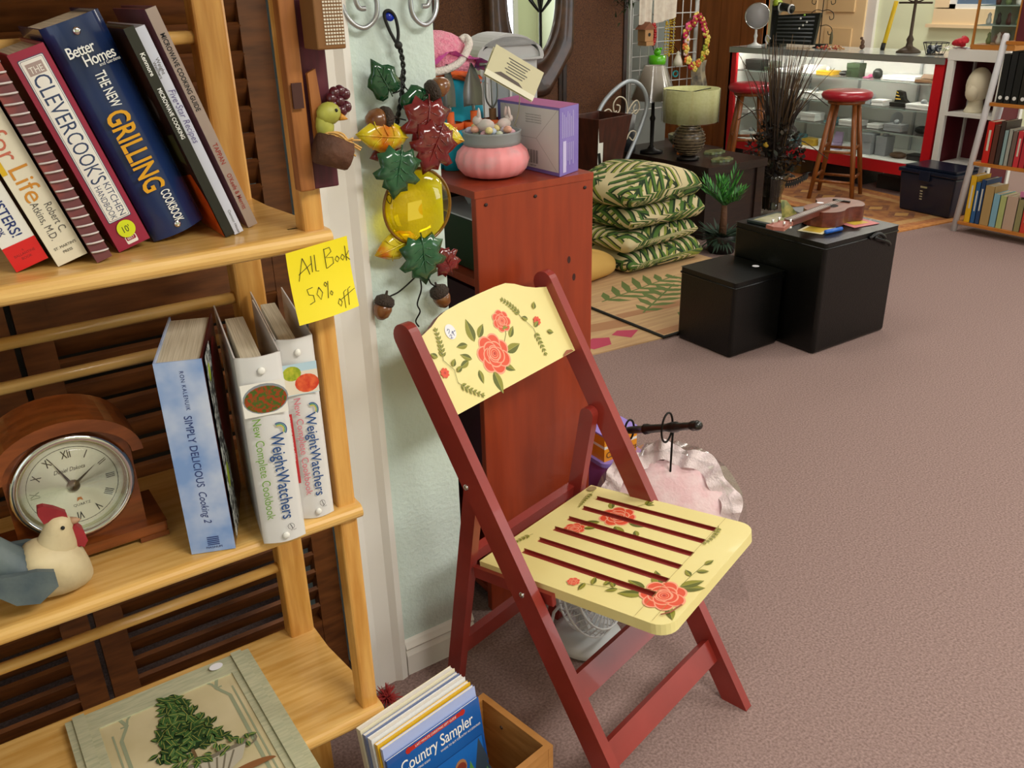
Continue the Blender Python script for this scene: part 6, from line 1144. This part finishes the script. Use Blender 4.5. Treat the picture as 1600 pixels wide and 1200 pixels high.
ld=thing('lamp_stand','dark bronze lamp stand with round foot and crossbar on the counter','stand',(6.25,4.07,zc)); b=MB(); b.lathe([(.085,0),(.085,.008),(.06,.025),(.025,.045),(.02,.07),(.026,.09),(.012,.12),(.01,.34),(.014,.36),(.009,.42)],br_,n=24); b.build('foot',ld); b=MB(); b.tube([(0,.13,.335),(0,-.13,.335)],.007,br_,8); b.build('crossbar',ld)
for s in (-1,1): b=MB(); b.tube(spl([(0,0,.34),(0,s*.05,.35),(0,s*.08,.38),(0,s*.05,.4),(0,s*.03,.38)],5),.005,br_,6); b.build('scroll',ld)
bk_=thing('wire_basket','small wire basket of trinkets on the counter by the white shelf','basket',(6.2,3.83,zc)); b=MB()
for z,r in ((.003,.05),(.08,.075)): b.tube([(r*math.cos(a_),r*1.2*math.sin(a_),z) for a_ in [2*PI*i/20 for i in range(20)]],.003,dmetal,5,closed=True)
for i in range(14): a_=2*PI*i/14; b.tube([(.05*math.cos(a_),.06*math.sin(a_),.003),(.075*math.cos(a_),.09*math.sin(a_),.08)],.002,dmetal,4)
b.build('basket',bk_); b=MB()
for i in range(20): b.ball((rnd2.uniform(-.04,.04),rnd2.uniform(-.05,.05),.02+rnd2.uniform(0,.035)),.015,M('dark trinket','#2a3040',.4) if i%3 else M('silver trinket','#b8bcc0',.3),6)
stuff(b.build('trinkets',bk_))
# ---------- white shelf with head ----------
ws=thing('white_shelf_unit','white open shelf unit with maroon back beside the display case','shelf unit',(6.15,3.4,0)); mb_=M('maroon back board','#5c0f1c',.6)
for y in (3.56,3.19): MB(ws).bx(6.0,6.035,y,y+.045,0,1.02,white).bx(6.265,6.3,y,y+.045,0,1.02,white).build('side_post',ws,bevel=.003); MB(ws).bx(6.035,6.265,y+.012,y+.03,.03,.955,mb_).build('side_board',ws)
for z in (.26,.6): MB(ws).bx(6.0,6.3,3.235,3.56,z,z+.022,white).build('shelf_board',ws)
MB(ws).bx(5.998,6.302,3.188,3.607,.955,1.025,white).build('top',ws,bevel=.003); MB(ws).bx(6.29,6.3,3.235,3.56,.03,.955,mb_).build('back_board',ws)
mh=thing('mannequin_head','cream foam mannequin head on the white shelf unit','mannequin head',(6.13,3.43,.6225)); fo=M('cream foam','#e6dcc0',.9,bump=.1,bs=150)
b=MB(); b.lathe([(.07,0),(.066,.012),(.048,.05),(.045,.085)],fo,n=20); b.ball((0,0,.175),(.095,.075,.115),fo,24); b.ball((-.065,0,.135),(.045,.045,.06),fo,16); b.lathe([(.014,0),(.008,.025),(0,.045)],fo,(-.09,0,.145),8,Matrix.Rotation(R(-15),3,'Y')); b.build('head',mh)
fl=thing('red_flower','red silk flower lying on top of the white shelf unit','flower',(6.04,3.56,1.026)); rp=M('red silk','#c01224',.6); b=MB()
for k in range(9): a_=k*.7; b.ball((.02*math.cos(a_),.03*math.sin(a_),.03+.004*k),(.028,.028,.018),rp,8,Matrix.Rotation(a_,3,'Z')@Matrix.Rotation(.6,3,'Y'))
b.build('bloom',fl); b=MB(); b.grid(lambda i,j:V(-.06+.12*i,-.08+.2*j,.001+.01*abs(math.sin(9*i+5*j))),8,8,sheetg); b.build('wrapper',fl)
gc=thing('display_box','glass fronted wooden display box of small figures on top of the white unit','display box',(6.18,3.32,1.026)); ow=M('orange wood box','#b0702c',.45)
MB(gc).bx(6.06,6.3,3.2,3.5,1.026,1.056,ow).build('base',gc); 
for y in (3.205,3.485): MB(gc).bx(6.06,6.075,y,y+.012,1.056,1.5,ow).build('post',gc)
MB(gc).bx(6.285,6.3,3.2,3.5,1.056,1.5,M('mirrored back','#9aa89e',.15,.6)).build('back',gc); MB(gc).bx(6.063,6.066,3.217,3.485,1.056,1.5,clear).build('glass',gc)
for z in (1.17,1.29,1.41): MB(gc).bx(6.08,6.284,3.205,3.495,z,z+.006,sg).build('glass_shelf',gc)
for k in range(11):
    z=(1.0565,1.1765,1.2965)[k%3]; y=3.24+.022*k; c_=('#5a2f2a','#7a8a5a','#d8d4cc','#3a2f2c')[k%4]; b=MB(); b.lathe([(.014,0),(.018,.02),(.01,.045),(.013,.06),(0,.075)],M('figure '+c_,c_,.4),(6.16,y,z),8); tag(b.build('figurine'),('maroon','olive','white','dark')[k%4]+' figurine in the glass box, '+('bottom','middle','upper')[k%3]+' row, '+ordn[k//3]+' of its row','figurine','figurines in the glass box')
# ---------- ladder shelf with books ----------
lsf=thing('ladder_bookshelf','white framed bookshelf with orange wood shelves at the right edge of the view','bookshelf',(5.5,2.5,0)); lw=M('white rail paint','#d8d8dc',.45); os_=M('orange shelf wood','#c97f34',.4,c2='#b06a24',vs=6,st=(10,1,10),coat=.2)
def slat(x,yb,yt,zt): MB(lsf).tube([(x,yb,0),(x,yt,zt-.012),(x,yt-.001,zt)],[.019,.019,.012],lw,10).build('post',lsf)
slat(5.41,3.02,2.92,1.17); slat(5.62,3.06,2.96,1.0); slat(5.41,1.98,2.08,1.17); slat(5.62,1.94,2.04,1.0)
for k,z in enumerate((.07,.44,.79,1.13)): MB(lsf).bx(5.39,5.6,2.05,3.0-.085*z,z-.02,z,os_).build('shelf_board',lsf,bevel=.004)
MB(lsf).bx(5.61,5.63,2.04,2.96,.6,.64,lw).build('rail',lsf)
bc_=[('#d9a81c','yellow'),('#2b5a8c','blue'),('#1e3c66','dark blue'),('#a88a58','tan'),('#7aa6b8','pale blue'),('#a9b070','pale green'),('#b59a86','dusty pink'),('#8a8258','olive'),('#c23a2a','red'),('#6a4a36','brown'),('#41563a','green'),('#c9c0a8','cream')]
r2=['#c21e18','#5a2f24','#3a2a26','#86a0a0','#9a9a90','#6e5a52','#c2303a','#b02a36','#b0402a','#3a2a22','#5a6a2c','#2e4a2a','#d0c8b8','#7a2030']
r3=['#0e0f12','#15161a','#0e0f12','#1c1a16','#101214','#16120e','#0e0f12','#14161a','#0e0f12']
r4=['#5a1a26','#1c1512','#14231a','#c9c9cc','#3a2420','#20262a']
def sb(name,label,y,t,h,d_,z,cm,grp,deco=0,tilt=0):
    o=thing(name,label,'book',(5.405,y,z+.001),tilt,grp); m_=M('spine '+cm,cm,.45); b=MB(); b.bx(0,.002,-t/2,t/2,0,h,m_); b.bx(0,d_,-t/2,-t/2+.002,0,h,m_); b.bx(0,d_,t/2-.002,t/2,0,h,m_)
    fr=F((-.0003,0,0),(0,-1,0),(0,0,1))
    if deco==1: b.flat(circ(.011,14,0,.03),fr,M('white dot','#d9d9d6',.5))
    if deco==2: b.flat([(-t/2+.002,h*.6),(t/2-.002,h*.6),(t/2-.002,h*.9),(-t/2+.002,h*.9)],fr,M('orange cover strip','#c9741c',.4)); b.flat(circ(.011,14,0,.03),fr,M('white dot','#d9d9d6',.5))
    if deco==3: b.line([(0,h*.3),(0,h*.8)],fr,t*.3,M('spine print','#cfc9b8',.5))
    b.build('cover',o); MB().bx(.003,d_-.004,-t/2+.0022,t/2-.0022,.003,h-.004,paper).build('pages',o); return o
def row(z,cols,y,hs,grp,where,decos,ts):
    for k,c_ in enumerate(cols):
        t=ts[k%len(ts)]; 
        if y-t<2.3: break
        sb('book',f"{decos[k][1] if decos else c_[1]} book on the {where}, {ordn[min(k,10)] if k<11 else 'far right'}",y-t/2,t-.001,hs[k%len(hs)],.15+.01*(k%3),z,decos[k][0] if decos else c_[0],grp,(decos[k][2] if decos else 0)); y-=t
row(.07,None or [0]*12,2.965,[.285,.25,.27,.24,.2,.195,.2,.19,.21,.18,.22,.2],'books on the bottom shelf of the white bookshelf','bottom shelf of the white bookshelf',[(a_,n_,3 if k in(0,1,2,8) else 0) for k,(a_,n_) in enumerate(bc_)],[.04,.03,.03,.06,.042,.04,.07,.038,.045,.035,.04,.04])
n2=['bright red','dark brown','near black','grey green','grey','taupe','crimson','raspberry','rust','umber','olive green','forest green','ivory','maroon']
row(.44,[0]*14,2.925,[.24,.225,.25,.2,.21,.2,.205,.2,.19,.2,.21,.19,.2,.2],'books on the second shelf of the white bookshelf','second shelf of the white bookshelf',[(c_,n2[k],3 if k in (0,6) else 0) for k,c_ in enumerate(r2)],[.045,.035,.03,.025,.025,.03,.035,.035,.03,.04])
row(.79,[0]*9,2.905,[.27,.285,.28,.3,.275,.285,.27,.28],'black books on the third shelf of the white bookshelf','third shelf of the white bookshelf',[(c_,'black',(1,1,1,1,2,2,1,1,1)[k]) for k,c_ in enumerate(r3)],[.042,.04,.045,.05,.04,.045])
row(1.13,[0]*6,2.86,[.22,.25,.24,.2],'books on the top shelf of the white bookshelf','top shelf of the white bookshelf',[(c_,('maroon','dark brown','dark green','pale grey','umber','slate')[k],0) for k,c_ in enumerate(r4)],[.05,.07,.03,.03,.04])
MB().bx(5.42,5.55,2.49,2.66,.274,.305,M('pink book','#c87aa0',.4)).build('book') and tag([o for o in bpy.data.objects if o.name.startswith('book') and o.parent is None and 'label' not in o.keys()][-1],'pink book lying flat across the upright books on the bottom shelf','book')
# ---------- stools, rug, mat, tote ----------
def stool(label,x,y,rz,h=.76):
    o=thing('bar_stool',label,'stool',(x,y,0),rz,'red topped bar stools'); st_=M('red vinyl seat','#a81c2c',.3,coat=.3); lg=M('brown stool wood','#93541f',.4,c2='#7c4316',vs=6,st=(8,8,1),coat=.2)
    b=MB(); b.lathe([(0,h-.07),(.14,h-.07),(.165,h-.058),(.175,h-.035),(.165,h-.014),(.13,h-.003),(0,h)],st_,n=36); b.build('seat',o)
    b=MB(); b.lathe([(.125,h-.092),(.13,h-.07),(0,h-.07)],lg,n=24); b.build('seat_base',o)
    P=[]
    for k in range(4): a_=PI/4+k*PI/2; t=V(.1*math.cos(a_),.1*math.sin(a_),h-.075); f_=V(.215*math.cos(a_),.215*math.sin(a_),0); P.append((t,f_)); b=MB(); b.tube([f_,f_.lerp(t,.5),t],[.015,.019,.016],lg,10); b.build('leg',o)
    for k in range(4):
        for fz in ((.2,.5) if k%2 else (.24,.54)): a1=P[k][1].lerp(P[k][0],fz); a2=P[(k+1)%4][1].lerp(P[(k+1)%4][0],fz); b=MB(); b.tube([a1,a2],.0105,lg,8); b.build('rung',o)
    return o
s1_=stool('brown bar stool with red seat standing clear in front of the display case',5.63,4.09,R(25))
s2_=dup(s1_,(5.55,4.9,0),R(50),'red topped bar stool at the left end of the display case, behind the grasses','red topped bar stools')
def rugmat():
    m=mat('persian rug field','#a8743f',.95,c2='#8a5230',vs=14,detail=5,ramp=(.35,.65)); return m
rg_=thing('persian_rug','orange and brown patterned runner rug in front of the display case','rug',(5.6,4.2,0),R(-7)); rf=F((0,0,.008),(1,0,0),(0,1,0)); b=MB(); b.bx(-.42,.42,-1.05,1.3,0,.008,M('rug edge','#c98a4a',.95,c2='#b0703a',vs=40))
b.flat([(-.37,-1.0),(.37,-1.0),(.37,1.25),(-.37,1.25)],rf,M('rug red band','#a0603a',.95,c2='#b57c48',vs=30)); b.flat([(-.31,-.94),(.31,-.94),(.31,1.19),(-.31,1.19)],rf,M('rug cream band','#c09a64',.95,c2='#b0804c',vs=24)); b.flat([(-.24,-.87),(.24,-.87),(.24,1.12),(-.24,1.12)],rf,rugmat())
for k in range(9):
    y=-.75+.22*k; b.flat([(0,y-.1),(.14,y),(0,y+.1),(-.14,y)],rf,M('rug dark motif','#6a4232',.95,c2='#94603a',vs=30)); b.flat([(0,y-.05),(.07,y),(0,y+.05),(-.07,y)],rf,M('rug gold motif','#b88a4c',.95)); b.flat(rot2(circ(.035,10),0,.19,y+.11),rf,M('rug dark motif','#4a2a24',.95)); b.flat(rot2(circ(.035,10),0,-.19,y+.11),rf,M('rug dark motif','#4a2a24',.95))
b.build('pile',rg_)
tt=thing('storage_tote','navy plastic storage tote with latch standing on the rug by the bookshelf','tote',(5.76,3.37,.009),R(-3)); nvp=M('navy plastic','#101a2e',.3,coat=.2)
b=MB(); A=[(-.13,-.19),(.13,-.19),(.13,.19),(-.13,.19)]; B_=[(-.15,-.21),(.15,-.21),(.15,.21),(-.15,.21)]; b.add([V(x,y,0) for x,y in A]+[V(x,y,.26) for x,y in B_],[(3,2,1,0),(4,5,6,7)]+[(i,(i+1)%4,4+(i+1)%4,4+i) for i in range(4)],nvp); b.build('tub',tt,bevel=.012,seg=3)
b=MB(); b.bx(-.16,.16,-.22,.22,.26,.285,nvp); b.bx(-.13,.13,-.19,.19,.285,.305,nvp); b.build('lid',tt,bevel=.008,seg=3); b=MB(); b.bx(-.17,-.155,-.03,.05,.22,.285,nvp); b.build('latch',tt,bevel=.004)
b=MB(); b.tube(spl([(0,.215,.23),(0,.235,.22),(0,.24,.15),(0,.22,.12)],4),.008,nvp,6); b.build('handle',tt)
lf_=F((-.149,.0,0),(0,-1,0),(-.075,0,1)); b=MB(); pw_=M('pale print','#b9bcc4',.5)
b.flat([(-.02,.18),(.03,.18),(.03,.192),(-.02,.192)],lf_,pw_,-.0085+.02)
for k in range(4): b.flat([(-.02,.1+.018*k),(0,.1+.018*k),(0,.108+.018*k),(-.02,.108+.018*k)],lf_,pw_,.0115)
b.build('printed_label',tt)
# ---------- plants ----------
pl_=thing('potted_palm','small artificial palm with green fronds in a dark pot between cushions and ottomans','potted palm',(3.92,3.36,0)) if 0 else thing('potted_palm','small artificial palm with green fronds in a dark pot beside the cushion stack','potted palm',(3.93,3.6,0))
dp_=M('dark pot','#15120f',.4); b=MB(); b.lathe([(.075,0),(.1,.11),(.095,.115),(.085,.1),(0,.1)],dp_,n=24); b.build('pot',pl_)
b=MB(); b.tube([(0,0,.1),(.003,0,.2),(0,0,.28)],[.025,.02,.016],M('palm trunk','#5a3a24',.8,bump=.5,bs=80),10); b.build('trunk',pl_)
pgm=[M('palm green %d'%i,c_,.5) for i,c_ in enumerate(('#2f7a2a','#1f5a22','#4a9a38'))]
def bladef(b,base,tip,w_,m_,droop=.0):
    d_=tip-base; s=d_.cross(V(0,0,1)); s=(s.normalized() if s.length>1e-4 else V(1,0,0))*w_; mid=base.lerp(tip,.5)+V(0,0,droop); b.add([base-s*.3,base+s*.3,mid+s,mid-s,tip],[(0,1,2,3),(3,2,4)],m_)
for k in range(18):
    a_=k*2*PI/7+rnd.uniform(-.2,.2); e=rnd.uniform(.6,1.4); b=MB(); L_=rnd.uniform(.16,.24); c0=V(0,0,.27); dv=V(math.cos(a_)*math.cos(e),math.sin(a_)*math.cos(e),math.sin(e)); prev=c0
    for t in range(1,8):
        p=c0+dv*L_*t/7+V(0,0,-.05*(t/7)**2*math.cos(e)); b.tube([prev,p],.002,pgm[1],4); sd=dv.cross(V(0,0,1)).normalized()
        for s in (-1,1): bladef(b,p,p+dv*.05+sd*s*.05*(1.1-t/9)+V(0,0,.01),.006,pgm[(t+k)%3])
        prev=p
    b.build('frond',pl_)
b=MB()
for i in range(170): a_=rnd.uniform(0,6.28); p=V(.07*math.cos(a_)*rnd.random(),.07*math.sin(a_)*rnd.random(),.1); bladef(b,p,p+V(.11*math.cos(a_),.11*math.sin(a_),rnd.uniform(-.08,.07)),.008,M('grey green fern','#2a4030',.6))
stuff(b.build('moss_filler',pl_))
da=thing('dried_arrangement','tall dried grass arrangement with dark leaves in a clear glass vase','dried plant',(4.66,3.5,0)) if 0 else thing('dried_arrangement','tall dried grass arrangement with dark leaves in a clear glass vase','dried plant',(4.79,3.98,0))
b=MB(); b.lathe([(.0,.0),(.09,.0),(.1,.02),(.075,.1),(.07,.16),(.1,.26),(.115,.3),(.11,.3),(.09,.24),(.065,.15)],glassy('vase glass','#dfe6e0',.2),n=28); b.build('vase',da)
b=MB(); dkl=[M('dark leaf %d'%i,c_,.7) for i,c_ in enumerate(('#1a1512','#2a1f18','#3a2e1c','#24281a'))]
for i in range(750):
    a_=rnd.uniform(0,6.28); r=.19*math.sqrt(rnd.random()); z=rnd.uniform(.28,.64); k=.5+.5*math.sin(PI*(z-.26)/.36); p=V(r*k*math.cos(a_),r*k*math.sin(a_),z); bladef(b,p,p+V(rnd.uniform(-.05,.05),rnd.uniform(-.05,.05),rnd.uniform(-.02,.05)),.015,dkl[i%4])
stuff(b.build('dark_foliage',da)); b=MB()
grm=[M('dry grass %d'%i,c_,.8) for i,c_ in enumerate(('#33241a','#45321f','#241811','#5c4528'))]
for i in range(190):
    a_=rnd.uniform(0,6.28); r=.085*rnd.random()**.5; sp_=rnd.uniform(.02,.17)*(1.7 if i%5==0 else .8); hh=rnd.uniform(.3,.68) if i%3 else rnd.uniform(.45,.75); p0=V(r*math.cos(a_)*.6,r*math.sin(a_)*.6,.42 if i%3 else .06); hh+=.36*(i%3==0); P=[p0+V(math.cos(a_)*sp_*t*t,math.sin(a_)*sp_*t*t,hh*t) for t in (0,.35,.7,1)]
    b.tube(P,[.0052,.0046,.0035,.0014],grm[i%4],4)
for tip in ((.0,-.42,.45),(.1,-.3,.75),(-.05,.3,.62),(.05,.36,.36)): b.tube(spl([(0,0,.4),V(tip[0]*.4,tip[1]*.4,.4+(tip[2]-.3)*.9),V(*tip)],8),[.003]*17,grm[0],4)
stuff(b.build('dry_grass',da)); b=MB(); bs_=[(0,0,.3),(-.02,-.12,.27),(-.03,-.22,.3),(-.03,-.3,.35)]; b.tube(spl(bs_,5),.004,dkl[0],5)
for k,p in enumerate(spl(bs_,5)):
    if k>5:
        for s in (-1,1): bladef(b,p,p+V(s*.02,-.01,-.045+.05*(s>0)),.01,dkl[0])
b.build('drooping_sprig',da)
b=MB(); b.ball((-.12,-.02,.5),(.02,.02,.018),M('yellow dried flower','#b8922a',.8),8); b.build('yellow_flower',da)

# coat stand on the far side of the room, seen in the oval mirror
cst=thing('coat_stand','black coat stand with curled hooks reflected in the oval mirror','coat stand',(7.35,-1.1,0)); b=MB(); b.lathe([(.18,0),(.18,.02),(.05,.05),(.022,.08),(.02,1.5),(.03,1.52),(0,1.54)],dmetal,n=18); b.build('pole',cst)
for k in range(6):
    a_=k*PI/3+.3; b=MB(); b.tube(spl([(.02*math.cos(a_),.02*math.sin(a_),1.15),(.14*math.cos(a_),.14*math.sin(a_),1.28),(.22*math.cos(a_),.22*math.sin(a_),1.4),(.27*math.cos(a_),.27*math.sin(a_),1.38)],5),.014,dmetal,8); b.build('hook',cst)
